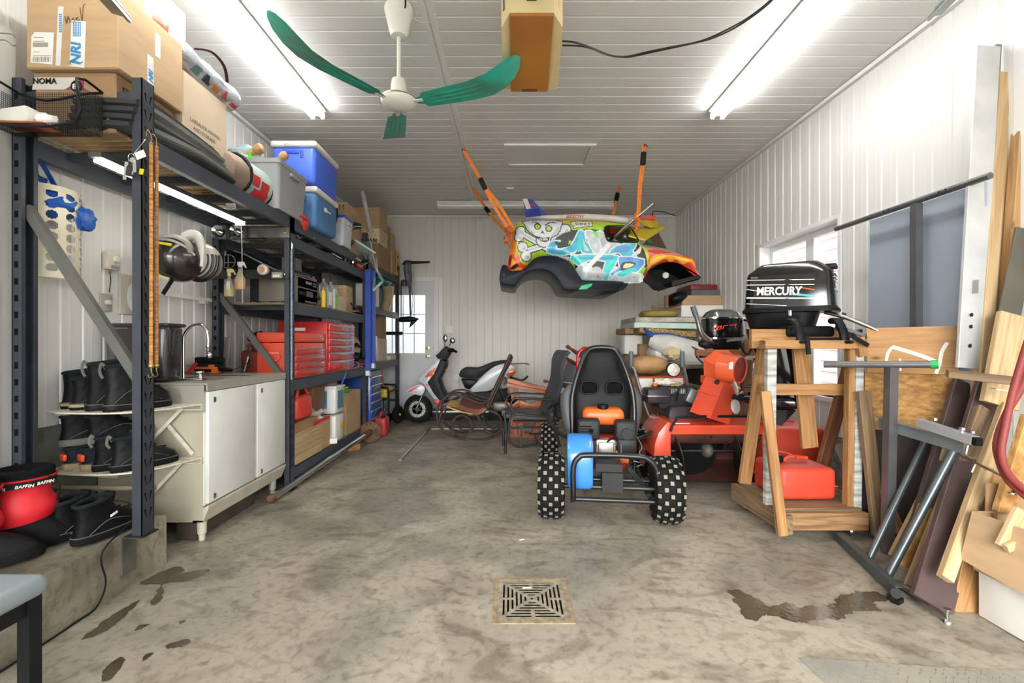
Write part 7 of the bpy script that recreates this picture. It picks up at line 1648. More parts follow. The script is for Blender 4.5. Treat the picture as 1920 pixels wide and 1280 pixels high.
# =================== go-kart ===================
KX, KY, KA = .635,3.02,-7.0
kart = thing('go_kart', 'go kart with blue chain guard, orange fuel tank and knobby tyres seen from behind', 'go-kart', (KX, KY, 0))
KM = Matrix.Translation(V((KX, KY, 0)))@Rz(KA).to_4x4()
def kp(name, q, m, par=None, **k): q.xf(KM); return part(name, q, m, par or kart, **k)
KBL = mat('black kart tube', (30,32,34),.35,.3, coat=.2)
DUST = mat('dusty tread tops', (136,132,116),.85, var=.15, scale=40)
def knob_tyre(cx_, cy_, r, w, nrow=17):
    c = V((cx_, cy_, r)); kp('tyre', M().lathe([(r*.52,-w*.42),(r*.70,-w*.5),(r*.86,-w*.47),(r*.955,-w*.30),(r*.975,0),(r*.955, w*.30),(r*.86, w*.47),(r*.70, w*.5),(r*.52, w*.42)], c, (1,0,0),36), RUBBER)
    q = M(); q2 = M()
    for k in range(nrow):
        for j, (off, tilt) in enumerate(((-.40,-.55),(-.2,-.12),(0,0),(.2,.12),(.40,.55))):
            a_ = 2*PI*(k+(.5 if j % 2 else 0))/nrow; rr = r*(.99 if abs(off) < .3 else .93)-.004
            R_ = Matrix.Rotation(a_, 3, 'X')@Matrix.Rotation(tilt, 3, 'Y'); p = c+Matrix.Rotation(a_, 3, 'X')@V((off*w, 0, rr))
            q.obox(p, (.028,.032,.022), R_); q2.obox(p+R_@V((0,0,.0112)),(.021,.024,.0012), R_)
    kp('tread_blocks', q, RUBBER, kind='stuff'); kp('tread_wear', q2, DUST, kind='stuff')
    kp('rim', M().lathe([(r*.50,-w*.36),(r*.52,-w*.40),(r*.52, w*.40),(r*.50, w*.36),(r*.48,0),(.03,-.01),(.03,.02)], c, (1,0,0),24), GLOSSB)
for s in (-1,1): knob_tyre(s*.365,0,.205,.17)
for s in (-1,1): knob_tyre(s*.43,1.42,.185,.155,18)
kp('axle', M().rod((-.30,0,.205),(.30,0,.205),.015,12), DSTEEL)
q = M(); q.lathe([(.095,0),(.095,.006)],(-.24,0,.205),(1,0,0),28)
for k in range(30): a_ = 2*PI*k/30; q.obox(V((-.237, math.cos(a_)*.098,.205+math.sin(a_)*.098)),(.005,.010,.010), Matrix.Rotation(a_, 3, 'X'))
kp('sprocket', q, DSTEEL); kp('chain', M().tube([(-.237, math.cos(a_)*.10,.205+math.sin(a_)*.10) for a_ in np.linspace(PI*.5, PI*1.5,12)]+[(-.237,.25,.30),(-.237,.25,.34)],.006,4), DSTEEL)
# rear bumper
kp('bumper', M().tube([(-.225,.03,.155),(-.225,-.10,.15),(-.225,-.12,.22),(-.225,-.12,.36),(-.19,-.12,.425),(-.12,-.12,.44),(.16,-.12,.44),(.24,-.12,.42),(.29,-.12,.35),(.295,-.12,.22),(.29,-.10,.15),(.28,.03,.155)],.018,10, sub=3), KBL)
kp('cross_bar', M().rod((-.22,-.10,.155),(.28,-.10,.155),.016,10).rod((-.24,.12,.22),(.28,.12,.22),.018,10), KBL)
kp('frame_rail', M().rod((-.22,.0,.16),(-.25,1.2,.15),.016,10), KBL); kp('frame_rail', M().rod((.26,.0,.16),(.26,1.2,.15),.016,10), KBL)
kp('side_bar', M().tube([(-.24,.25,.46),(-.36,.42,.50),(-.42,.62,.62),(-.30,.75,.66),(-.25,.7,.66)],.016,8, sub=3).rod((-.36,.42,.50),(-.33,1.1,.22),.013,8), KBL); kp('side_bar', M().tube([(.22,.3,.46),(.34,.45,.47),(.38,.65,.44),(.33,1.1,.25)],.015,8, sub=3), KBL)
kp('roll_hoop', M().tube([(-.225,.40,.16),(-.225,.42,.5),(-.225,.46,.74),(-.17,.50,.95),(-.115,.53,1.07),(-.06,.54,1.105),(.06,.54,1.105),(.115,.53,1.07),(.17,.50,.95),(.225,.46,.74),(.225,.42,.5),(.225,.40,.16)],.0195,10, sub=4), KBL)
SV = mat('black seat shell', (13,14,15),.5, var=.1, spec=.3)
def ring(z, w, y, d=.06, e=.5, n=24): return [V((math.copysign(abs(math.cos(a_))**e, math.cos(a_))*w, y+math.copysign(abs(math.sin(a_))**e, math.sin(a_))*d, z)) for a_ in np.linspace(0,2*PI, n+1)[:-1]]
kp('seat_shell', M().loft([ring(.22,.20,.62), ring(.40,.215,.60), ring(.62,.225,.61), ring(.74,.235,.63,.07), ring(.82,.225,.65,.07), ring(.90,.17,.67), ring(1.0,.145,.69), ring(1.06,.125,.70), ring(1.095,.08,.71,.04)]), SV)
for s in (-1,1): kp('side_bolster', M().tube([(s*.215,.62,.35),(s*.255,.66,.55),(s*.265,.68,.70),(s*.22,.68,.80)],[.04,.055,.055,.03],10, sub=3), mat('grey seat bolster', (86,88,90),.5))
kp('seat_base', M().rbox((0,.85,.26),(.44,.5,.16),.05, seg=3), SV)
for s in (-1,1):
    kp('harness_slot', M().rbox((s*.095,.547,.80),(.115,.02,.085),.012), HOLE); q = M().tube([(s*.095-.058,.54,.76),(s*.095-.05,.54,.845),(s*.095+.055,.54,.84),(s*.095+.06,.54,.765),(s*.095,.54,.755)],.007,6, sub=2, closed=True); kp('slot_rim', q, SV)
kp('head_panel', M().rbox((0,.63,.97),(.24,.02,.20),.02), mat('satin grey green', (18,22,22),.55, spec=.3))
# engine
EB_ = mat('black engine plastic', (40,42,42),.45, var=.15); ALU = mat('cast aluminium', (156,154,146),.42,.7, var=.2, scale=25, bump=.2)
kp('fuel_tank', M().rbox((0,.46,.60),(.30,.20,.12),.04, seg=3), ORANGE2); kp('fuel_cap', M().lathe([(.04,0),(.042,.012),(.04,.03),(.036,.034)],(0,.42,.655), seg=20), BLACK)
q = M().rbox((-.115,.22,.545),(.15,.12,.14),.018, seg=3); kp('muffler_cover', q, EB_)
for k in range(4): kp('vent', M().rbox((-.135,.158,.515+k*.018),(.075,.006,.006),.001), HOLE)
kp('exhaust_port', M().lathe([(.016,0),(.016,.004)],(-.10,.158,.54),(0,-1,0),12), HOLE)
kp('air_filter_box', M().rbox((.135,.22,.535),(.145,.13,.15),.02, seg=3).rbox((.14,.17,.44),(.13,.06,.10),.02), EB_); kp('filter_knob', M().lathe([(.04,0),(.038,.012)],(.14,.155,.525),(0,-1,0),18), EB_)
q = M().rbox((.0,.20,.42),(.14,.09,.13),.02, seg=2); kp('cylinder_head', q, ALU); kp('rocker_cover', M().rbox((0,.148,.425),(.105,.02,.085),.015), ALU)
q = M()
for k in range(7): q.box(-.07,.07,.17,.27,.34+k*.02,.346+k*.02)
kp('cooling_fin', q, ALU); kp('crankcase', M().rbox((.02,.36,.36),(.26,.24,.22),.03), mat('red engine case', (168,40,34),.45, var=.15)); kp('orange_shroud', M().rbox((.10,.22,.36),(.12,.08,.09),.015), ORANGE2)
kp('carburettor', M().rod((.06,.20,.44),(.10,.20,.47),.022,10).rod((.10,.15,.40),(.10,.15,.46),.014,8), DSTEEL); kp('spark_lead', M().tube([(.01,.15,.47),(.04,.12,.50),(.08,.15,.49)],.006,6, sub=3), BLACK)
kp('throttle_cable', M().tube([(.21,.2,.50),(.24,.16,.44),(.22,.14,.40),(.27,.12,.38),(.23,.16,.36),(.26,.2,.33)],.003,5, sub=4), CHROME)
# blue chain guard: rounded casing left of the engine
prof = [(-.075,.20),(.03,.205),(.13,.26),(.19,.36),(.19,.46),(.13,.515),(.03,.525),(-.06,.48),(-.10,.38)]
BG = mat('bright blue guard', (58,132,212),.3, coat=.4, var=.05)
q = M(); R0 = smooth_path([V((0, y, z)) for y, z in prof],4, True); cc = sum(R0, V())/len(R0)
q.loft([[cc+(p-cc)*k+V((x, .05,0)) for p in R0] for x, k in ((-.265,.85),(-.26,.95),(-.24,1.0),(-.12,1.0),(-.10,.95),(-.095,.85))]); kp('chain_guard', q, BG)
kp('guard_slot', M().rbox((-.13,-.035,.41),(.06,.006,.006),.001), NV)
kp('battery_box', M().box(-.08,.09,-.02,.12,.31,.36).box(-.04,.09,-.05,.08,.19,.31), mat('flat charcoal plate', (50,52,52),.6)); kp('clutch_arm', M().bar((.13,.02,.33),(.27,.05,.17),.05,.03), KBL)
kp('brake_rod', M().tube([(.10,.1,.36),(.16,.05,.33),(.22,.02,.36),(.16,.0,.38)],.004,5, sub=3), CHROME)
kp('steering_wheel', M().tube([V((.13*math.cos(a_),1.05+.03*math.sin(a_),.62+.12*math.sin(a_))) for a_ in np.linspace(0,2*PI, 17)[:-1]],.012,6, closed=True), BLACK)
# =================== snow blower ===================
t = thing('snow_blower', 'orange red snow blower with tall chute and black engine behind the go kart', 'snow blower', (1.5,3.7,0)); SB = ORANGE
def N_(u, v, Y): return P(1160+u/4.573,640+v/4.573, Y)
def npx(l): return [(1160+u/4.573,640+v/4.573) for u, v in l]
Yf, Yb = 3.60,4.0
xl, xr = P(1233,0, Yf).x, P(1432,0, Yf).x; zt, zm = P(0,790, Yf).z, .06
part('side_plate', M().slab(npx([(300,985),(310,880),(345,780),(425,685),(450,700),(448,985)]), Yf+.01,.42,.006), SB, t)
part('side_plate', M().box(xr-.01, xr, Yf, Yb, zm, zt), SB, t)
a0, a1 = N_(445,735, Yf), N_(1300,735, Yf); b0, b1 = N_(425,680, Yf+.30), N_(1290,672, Yf+.30)
part('top_plate', M().pts([a0, V((xr, Yf, a0.z)), V((xr, Yf+.35, a0.z+.02)), V((a0.x, Yf+.35, a0.z+.02))],(0,0,.015)), SB, t)
# the housing's back: curved sheet behind the auger, coloured dark for the shade inside
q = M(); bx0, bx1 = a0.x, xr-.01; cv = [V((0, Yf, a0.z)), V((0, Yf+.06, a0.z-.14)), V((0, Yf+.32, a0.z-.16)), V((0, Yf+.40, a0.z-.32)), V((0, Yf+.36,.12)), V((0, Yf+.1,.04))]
cs = smooth_path(cv, 4); q.loft([[p+V((bx0,0,0)) for p in cs],[p+V((bx1,0,0)) for p in cs]], closed_ring=False, cap=False); part('auger_housing', q, mat('shade toned inner housing', (84,36,28),.7, c2=(44,26,22), scale=7), t)
part('housing_lip', M().pts([V((bx0, Yf-.004, a0.z)), V((bx1, Yf-.004, a0.z)), V((bx1, Yf+.004, a0.z-.055)), V((bx0, Yf+.004, a0.z-.055))],(0,.01,0)), SB, t)
part('impeller_opening', M().lathe([(.21,0),(.21,.16)], V((N_(700,950, Yf).x, Yf+.34,.28)),(0,-1,0),28), HOLE, t); part('painted_side_shade', M().lathe([(.13,0),(.13,.05)], V((N_(980,950, Yf).x, Yf+.34,.36)),(0,-1,0),28), HOLE, t)  # second black disc is painted shade inside the housing, not a plate
text('brand_lettering', 'COLUMBIA', .06, V((bx0+.22, Yf+.09, a0.z+.021)),(1,0,0),(0,1,0), mat('dark orange print', (150,40,26),.5), t, .001,.001)
part('white_decal', M().box(bx0+.04, bx0+.17, Yf+.05, Yf+.08, a0.z+.018, a0.z+.021), PAPER, t)
AX = V((0, Yf+.16,.27))
part('auger_shaft', M().rod((bx0, AX.y, AX.z),(bx1, AX.y, AX.z),.014,10), DSTEEL, t)
AUG = mat('rusty black auger', (58,50,46),.55,.5, var=.4)
for s, ph in ((1,0),(-1,2.4)):
    rb = []; xm = (bx0+bx1)/2
    for k in range(26):
        f = k/25; a_ = ph+f*2.6*PI*1.0*s; x = xm+s*(.04+f*.36)
        rb.append([V((x, AX.y+math.cos(a_)*r, AX.z+math.sin(a_)*r)) for r in (.10,.215)]+[V((x+.008, AX.y+math.cos(a_)*r, AX.z+math.sin(a_)*r)) for r in (.215,.10)])
    part('auger_blade', M().loft(rb), AUG, t)
    for f in (.25,.8): a_ = ph+f*2.6*PI*s; x = xm+s*(.04+f*.36); part('auger_arm', M().bar((x, AX.y, AX.z),(x, AX.y+math.cos(a_)*.15, AX.z+math.sin(a_)*.15),.03,.006), AUG, t)
part('gear_case', M().ball(V(((bx0+bx1)/2, AX.y+.02, AX.z)),(.05,.07,.06)).rod(V(((bx0+bx1)/2, AX.y, AX.z)), V(((bx0+bx1)/2, AX.y+.2, AX.z)),.03,10), mat('grey gear case', (104,100,90),.6,.3, var=.3), t)
part('hand_rail', M().tube([N_(445,770, Yf-.01), N_(462,720, Yf-.01), N_(500,665, Yf), N_(560,645, Yf), N_(1110,640, Yf), N_(1180,640, Yf)],.010,8, sub=3), BLACK, t)
# chute
ch0 = [N_(650,640,3.75), N_(770,640,3.62), N_(900,640,3.72), N_(780,660,3.95)]
Yc = 3.70
def quad(cpx, cpy, hw, hd, tilt, skew=0):
    c = N_(cpx, cpy, Yc); R_ = Ry(tilt)@Rz(28); return [c+R_@V((x*hw, y*hd, 0)) for x, y in ((-1,-1),(1,-1),(1,1),(-1,1))]
part('chute', M().loft([quad(775,655,.115,.10,18), quad(840,480,.107,.095,18), quad(895,340,.098,.09,20)], smooth=False), SB, t)
part('chute_band', M().tube([p for p in quad(828,470,.103,.09,18)],.006,5, closed=True), SB, t)
hd_ = [N_(790,300,3.64), N_(985,330,3.64)]
HC = [quad(890,350,.108,.10,22), quad(880,270,.13,.11,40), quad(930,228,.13,.11,62), quad(985,228,.112,.10,80)]
part('chute_hood', M().loft(HC, smooth=False), ORANGE2 if 0 else mat('orange hood enamel', (228,98,58),.3, coat=.4), t)
oc = N_(1045,244,3.50); d_ = V((.58,-.78,-.10)).normalized()
part('chute_mouth', M().lathe([(.112,-.14),(.108,-.02),(.104,.0),(.096,.0),(.092,-.06),(.08,-.12),(.0,-.13)], oc, d_, 28), mat('orange hood enamel', (232,84,42)), t)
part('mouth_inside', M().lathe([(.0945,-.008),(.09,-.05),(.078,-.11),(.001,-.112)], oc, d_, 24), mat('mottled dark red', (150,26,18),.5, var=.35, scale=16), t)  # inner face of the mouth, coloured darker than the hood around it
part('hood_handle', M().tube([N_(832,195,3.56), N_(830,172,3.56), N_(850,155,3.56), N_(945,132,3.56), N_(965,145,3.56), N_(968,172,3.56)],.007,8, sub=2), mat('orange hood enamel', (232,84,42)), t)
part('hood_label', M().slab(npx([(948,180),(985,172),(978,240),(945,238)]),3.44,.003,0), PAPER, t)
for p in ((845,348),(955,335)): part('hood_pivot', M().lathe([(.02,0),(.015,.01)], N_(*p, 3.59),(0,-1,0),12), DSTEEL, t)
# engine and handles
part('engine_block', M().rbox(N_(470,470,4.05),(.34,.26,.20),.03), EB_, t); part('air_box', M().rbox(N_(325,460,3.95),(.205,.18,.125),.02, seg=2), mat('mauve black cover', (52,46,52),.4), t); part('air_box_seam', M().rbox(N_(325,458,3.95),(.209,.184,.006),.002), STEEL, t)
part('engine_cover', M().rbox(N_(515,615,3.92),(.25,.2,.13),.025, seg=2, taper=.82), mat('mauve black cover', (52,46,52),.4), t); part('muffler', M().rbox(N_(645,480,3.95),(.16,.14,.12),.012, Ry(25)), mat('grey muffler', (116,118,118),.4,.4), t)
q = M()
for k in range(9): q.box(N_(445+k*14,400,3.9).x, N_(452+k*14,400,3.9).x, 3.88,4.0, N_(0,445,3.9).z, N_(0,405,3.9).z)
part('fin', q, ALU, t); part('control_panel', M().slab(npx([(170,310),(555,308),(562,400),(200,440)]),4.2,.02,.004), mat('cream control panel', (222,214,204),.5), t); part('panel_edge', M().tube([N_(170,308,4.19), N_(555,306,4.19), N_(562,395,4.19)],.008,6), REDP, t)
part('red_band', M().slab(npx([(292,310),(310,310),(315,390),(297,390)]),4.19,.006,0), REDP, t)
for pts in ([(107,215),(130,235),(150,300),(195,450),(240,590),(290,700),(345,745)],[(548,200),(560,240),(575,300),(590,380)]): part('handle_tube', M().tube([N_(u, v, 4.05) for u, v in pts],.014,8, sub=3), mat('worn steel tube', (130,132,132),.35,.7, var=.25), t)
for u in (107,545): part('grip', M().lathe([(.019,0),(.022,.02),(.020,.12),(.014,.135)], N_(u, 215,4.05),(0,0,1),12), mat('slate rubber grip', (84,92,98),.5), t)
part('headlight', M().lathe([(.06,.03),(.062,0),(.056,-.012)], N_(472,242,4.02),(0,-1,0) if 0 else (0,1,0),28), BLACK, t); part('headlight_lens', M().lathe([(.054,0),(.04,.008),(.01,.012)], N_(472,242,4.0),(0,-1,0),24), mat('ribbed clear lens', (214,208,196),.12, var=.3, scale=40, coat=1), t)
part('dip_stick', M().tube([N_(330,620,3.9), N_(345,690,3.85), N_(340,740,3.85)],.010,8), DSTEEL, t); part('rag', M().ball(N_(390,350,3.98),(.09,.06,.03), dent=.6, seed=5), mat('off white rag', (206,200,186),.9, bump=.4), t); part('glove', M().ball(N_(480,370,3.98),(.06,.05,.025), dent=.5, seed=7), mat('khaki glove', (142,126,96),.9), t); part('valve_knob', M().lathe([(.012,0),(.02,.015),(.018,.03)], N_(312,385,3.95),(0,0,1),12), ORANGE2, t)
part('choke_lever', M().bar(N_(440,480,3.85), N_(520,420,3.85),.016,.012).bar(N_(500,520,3.85), N_(520,400,3.85),.018,.012), BLACK, t)
wc = V((N_(255,870,3.95).x, 3.95,.20))
part('wheel_tyre', M().lathe([(.10,-.05),(.17,-.055),(.20,-.045),(.205,0),(.20,.045),(.17,.055),(.10,.05)], wc, (1,0,0),30), RUBBER, t); q = M()
for k in range(16): a_ = 2*PI*k/16; R_ = Matrix.Rotation(a_, 3, 'X'); [q.obox(wc+R_@V((s*.025,.012,.205)),(.055,.014,.016), R_@Rz(s*30)) for s in (-1,1)]
part('wheel_lugs', q, mat('grey lug tops', (110,110,104),.8), t, kind='stuff'); part('wheel_rim', M().lathe([(.105,-.056),(.06,-.03),(.03,-.05)], wc, (1,0,0),20), SB, t)
# =================== outboards, stands, pile ===================
def bd(label, a, b_, Ya, Yb, w, th, m=PINE, up=(1,0,0), par=None, name='wood_board', cat='board', grp=None):
    return board(name, P(*a, Ya), P(*b_, Yb), w, th, up, m, par, None if par else label, None if par else cat, grp)
st = thing('engine_stand', 'pine and painted timber stand on casters carrying the big black outboard', 'stand', (1.85,2.95,0))
PO = wood('orange pine', (168,126,78),(134,94,54)); POD = wood('reddish pine', (142,92,58),(102,64,40)); PBW = wood('weathered plank', (134,110,82),(94,76,56))
PAINTED = mat('scraped grey white paint', (196,198,192),.7, c2=(104,108,104), scale=1, stretch=(30,4,4))
fx, rx = 1.585,2.06
for p0, p1, w, th, u, m in (((fx-.02,2.70,.11),(rx+.01,2.70,.11),.10,.04,(0,0,1), PINED),((1.60,2.66,.10),(1.575,3.27,.10),.11,.04,(0,0,1), PBW),((rx, 2.72,.10),(rx, 3.25,.10),.10,.04,(0,0,1), PINED),((1.60,3.24,.11),(rx, 3.24,.11),.10,.04,(0,0,1), POD),((1.60,2.80,.165),(rx, 2.80,.165),.16,.02,(0,1,0), PBW),((1.60,3.10,.165),(rx, 3.10,.165),.26,.02,(0,1,0), PBW),
    ((1.56,2.80,.175),(1.56,2.78,1.125),.055,.04,(1,0,0), PAINTED),((2.02,2.78,.17),(2.02,2.76,1.125),.035,.05,(1,0,0), PO),((2.058,2.77,.17),(2.058,2.75,1.125),.045,.05,(1,0,0), PAINTED),
    ((1.50,2.76,1.135),(2.06,2.74,1.135),.05,.07,(0,0,1), PO),((1.50,2.90,1.17),(2.10,2.90,1.17),.12,.035,(0,0,1), PO),((1.56,2.90,.855),(2.06,2.88,.855),.07,.03,(0,0,1), PO)): board('timber', p0, p1, w, th, u, m, st)
for a, b_, Ya, Yb, w, th, m in (((1434,640),(1396,905),2.98,3.05,.075,.035, PO),((1434,733),(1467,1003),2.68,2.64,.055,.03, PO),((1618,733),(1648,1003),2.70,2.68,.07,.035, PBW),((1500,645),(1518,838),2.95,3.0,.10,.03, PO),((1592,690),(1540,880),3.05,3.18,.075,.04, POD),((1432,632),(1425,700),2.9,2.95,.05,.04, PO),((1610,632),(1616,668),2.72,2.72,.045,.04, PO)): bd('', a, b_, Ya, Yb, w, th, m, par=st, name='timber')
for x, y in ((1.60,2.78),(1.60,3.18),(2.02,2.76),(2.02,3.2)): part('caster', M().lathe([(.018,-.01),(.024,0),(.018,.01)],(x, y, .026),(1,0,0),12).box(x-.02, x+.02, y-.02, y+.02,.045,.058), STEEL, st)
def superring(c, hx, hy, z, e=.5, n=32): return [V((c.x+math.copysign(abs(math.cos(a))**e, math.cos(a))*hx, c.y+math.copysign(abs(math.sin(a))**e, math.sin(a))*hy, z)) for a in np.linspace(0,2*PI, n+1)[:-1]]
COWL = mat('gloss black cowl', (13,14,16),.14, coat=.5, var=.1)
t = thing('outboard_motor', 'large black outboard motor lettered MERCURY 25 clamped on the pine stand', 'outboard motor', (1.885,3.12,.6))
LM = Matrix.Translation(V((1.885,3.126,0)))@Rz(-38).to_4x4(); lm = lambda x, y, z: LM@V((x, y, z)); O_ = V((0,0,0)); lx = LM.to_3x3()@V((1,0,0)); ly = LM.to_3x3()@V((0,1,0))
def lp(n, q, m): return part(n, q.xf(LM), m, t)
lp('cowl', M().loft([superring(O_+V((0, dx, 0)), hx, hy, z, .34) for hx, hy, z, dx in ((.262,.168,1.375,0),(.26,.168,1.40,0),(.25,.162,1.58,0),(.243,.157,1.608,0),(.19,.115,1.655,0),(.165,.10,1.672,0),(.155,.09,1.674,0))]), COWL)
lp('cowl_flange', M().loft([superring(O_, .275,.178,1.345,.36), superring(O_, .278,.181,1.36,.36), superring(O_, .264,.17,1.378,.36)]), BLACK)
lp('lower_cowl', M().loft([superring(V((-.05,0,0)), hx, hy, z) for hx, hy, z in ((.12,.10,1.21),(.19,.15,1.25),(.215,.165,1.34))]), BLACK)
lp('cowl_latch', M().rbox((.225,0,1.635),(.07,.12,.03),.008), BLACK); lp('latch_plate', M().rbox((.02,-.18,1.335),(.02,.012,.04),.004), STEEL)
def ls(n, x0, x1, z, h, m): y = -.1665+(z-1.40)*.034; lp(n, M().pts([(x0, y-.0015, z+.012),(x1, y-.0015, z-.012),(x1, y-.0015, z-.012+h),(x0, y-.0015, z+.012+h)],(0,.01,0)), m)
for x0, x1, z, h in ((-.235,.15,1.553,.004),(-.235,.15,1.521,.004),(-.235,-.13,1.492,.004),(-.235,.15,1.432,.008),(-.235,.0,1.395,.003)): ls('pinstripe', x0, x1, z, h, PAPER)
AQ = mat('aqua stripe', (70,178,190),.3); ls('stripe', .06,.15,1.486,.006, ORANGE2); ls('stripe', .02,.15,1.442,.014, AQ)
text('lettering', 'MERCURY', .073, lm(-.175,-.1665,1.464), lx+V((0,0,-.05)),(0,0,1), PAPER, t, .0012,.0022, sx=.78)
text('end_lettering', 'MERCURY', .032, lm(.2585,-.10,1.50), ly, (0,0,1), PAPER, t, .001,.001); lp('stripe', M().box(.245,.2575,-.10,.10,1.475,1.485), AQ)
for k in range(3): lp('pinstripe', M().box(.245,.2560,-.11,.11,1.535+k*.022,1.538+k*.022), PAPER)
lp('mid_section', M().loft([superring(V((x, 0,0)), hx, hy, z, .7) for x, hx, hy, z in ((-.12,.15,.10,1.24),(-.10,.14,.085,1.12),(-.06,.11,.06,.98),(-.04,.10,.045,.82),(-.02,.12,.03,.70))]), COWL)
text('power_number', '25', .045, lm(-.12,-.106,1.165), lx, (0,0,1), PAPER, t, .001,.002); lp('stripe', M().box(-.22,-.02,-.099,-.09,1.21,1.215), RED); lp('stripe', M().box(-.22,.0,-.096,-.088,1.175,1.19), AQ)
lp('cavitation_plate', M().rbox((-.10,0,.84),(.36,.17,.012),.004), COWL); lp('gearcase', M().tube([(.12,0,.745),(.08,0,.745),(-.06,0,.745),(-.20,0,.755),(-.28,0,.755)],[.012,.045,.06,.05,.035],14, sub=2), COWL); lp('skeg', M().pts([(.04,0,.70),(-.12,0,.70),(-.14,0,.59),(-.05,0,.58)],(0,.01,0)), COWL)
for k in range(3): R_ = Matrix.Rotation(2*PI*k/3+.5,3, 'X'); lp('propeller_blade', M().ball(V((-.33,0,.755))+R_@V((0,0,.075)),(.012,.045,.055), R_@Rz(30)), mat('pale propeller', (190,188,184),.35,.4))
lp('propeller_hub', M().rod((-.28,0,.755),(-.36,0,.755),.03,12,.018), BLACK)
part('swivel_bracket', M().rbox((1.86,2.93,1.215),(.30,.13,.07),.02), BLACK, t)
for x in (1.72,1.98): part('clamp_bracket', M().tube([(x, 2.86,1.28),(x, 2.80,1.27),(x-.0,2.755,1.20),(x, 2.745,1.13)],.026,8, sub=3, flat=.8), BLACK, t); part('clamp_screw', M().rod((x-.02,2.72,1.15),(x-.02,2.66,1.15),.010,8).bar((x-.02,2.66,1.185),(x-.01 if x < 1.8 else x+.07,2.66,1.08 if x < 1.8 else 1.13),.022,.012,(0,1,0)), BLACK, t)
part('clamp_bar', M().rod((1.72,2.76,1.165),(1.98,2.76,1.165),.013,8), BLACK, t); part('tiller_tube', M().tube([(2.0,2.95,1.34),(2.06,2.85,1.30),(2.16,2.76,1.23),(2.205,2.74,1.19),(2.21,2.74,1.13)],.013,10, sub=4), STEEL, t); part('linkage', M().bar((2.02,2.85,1.24),(2.16,2.80,1.18),.04,.02).bar((2.0,2.80,1.17),(2.14,2.84,1.22),.03,.02).rod((2.02,2.9,1.2),(2.06,2.86,1.33),.012,8), DSTEEL, t)
# fuel tanks
def tank(label, x0, x1, y0, y1, z0, z1):
    t = thing('fuel_tank', label, 'fuel tank', ((x0+x1)/2,(y0+y1)/2, z0), 'red outboard fuel tanks'); m = mat('red orange tank plastic', (194,64,42),.5, var=.08)
    part('body', M().rbox(((x0+x1)/2,(y0+y1)/2,(z0+z1)/2),(x1-x0, y1-y0, z1-z0),.035, seg=4), m, t); part('seam', M().rbox(((x0+x1)/2,(y0+y1)/2, z0+(z1-z0)*.45),(x1-x0+.004, y1-y0+.004,.006),.002), m, t)
    cx_ = x0+(x1-x0)*.22; cy_ = y0+(y1-y0)*.55; part('filler_cap', M().lathe([(.038,0),(.04,.01),(.04,.035),(.034,.04)],(cx_, cy_, z1), seg=18), BLACK, t); part('fuel_gauge', M().tube([(cx_-.05, cy_, z1+.06),(cx_+.04, cy_, z1+.06),(cx_+.12, cy_, z1+.03),(cx_+.13, cy_, z1+.01)],.012,8, sub=3, flat=.5), m, t); part('handle', M().tube([(cx_+.05, cy_, z1),(cx_+.08, cy_, z1+.03),(cx_+.2, cy_, z1+.02)],.012,8, sub=2), m, t)
tank('red orange fuel tank standing on the base of the pine engine stand', 1.655,2.005,2.84,3.17,.177,.375); tank('red orange fuel tank on the floor behind the pine engine stand', 1.99,2.42,3.55,3.9,.01,.49)
# second outboard
t = thing('outboard_motor', 'smaller silver and black outboard with red lettering on its own wooden stand', 'outboard motor', (1.81,3.95,.7)); c = V((1.80,3.95,0))
part('cowl', M().loft([superring(c, hx, hy, z, .6) for hx, hy, z in ((.15,.12,1.15),(.165,.13,1.17),(.165,.13,1.28),(.155,.12,1.345))]), COWL, t); part('cowl_top', M().loft([superring(c, hx, hy, z, .6) for hx, hy, z in ((.157,.122,1.345),(.155,.12,1.36),(.12,.09,1.405),(.08,.06,1.425))]), mat('smoked silver cowl', (96,98,98),.2,.6, coat=.4), t)
for z in (1.345,1.175): part('chrome_band', M().loft([superring(c, .168,.133, z, .6), superring(c, .168,.133, z+.012,.6)]), CHROME, t)
text('cowl_lettering', 'MERCURY', .045,(1.665,3.822,1.245),(1,0,.12),(0,0,1), mat('red orange lettering', (226,66,50),.4), t, .001,.001,.2); text('leg_lettering', 'THUNDERBOLT', .024,(1.745,3.85,1.055),(1,0,.1),(0,0,1), mat('red orange lettering', (226,66,50)), t, .001,.001)
part('pan', M().loft([superring(c, hx, hy, z, .6) for hx, hy, z in ((.09,.07,1.05),(.14,.11,1.10),(.15,.12,1.15))]), BLACK, t); part('leg', M().tube([(1.82,3.95,1.1),(1.82,3.95,.85),(1.80,3.95,.6)],[.07,.05,.045],10), COWL, t); part('steering_tube', M().rod((1.905,3.9,1.18),(1.905,3.9,.82),.028,12), STEEL, t); part('tray', M().pts([(1.78,3.82,1.15),(2.06,3.80,1.18),(1.98,3.9,1.20),(1.8,3.95,1.18)],(0,0,.02)), STEEL, t)
part('tiller', M().tube([P(1330,640,3.75), P(1315,625,3.72), P(1308,600,3.7), P(1302,580,3.68)],[.03,.022,.018,.02],10, sub=3), STEEL, t); part('tiller_grip', M().rod(P(1305,592,3.66), P(1299,574,3.66),.022,12), mat('slate rubber grip', (84,92,98)), t); part('tiller_bracket', M().ball(P(1325,645,3.75),(.07,.04,.035)), BLACK, t); part('fuel_hose', M().tube([P(1385,640,3.8), P(1400,665,3.75), P(1412,640,3.75), P(1405,605,3.8), P(1395,600,3.85)],.009,6, sub=4), BLACK, t)
for s in (0,1): part('clamp', M().rbox((1.66+s*.12,3.85,1.02),(.04,.06,.09),.012), DSTEEL, t)
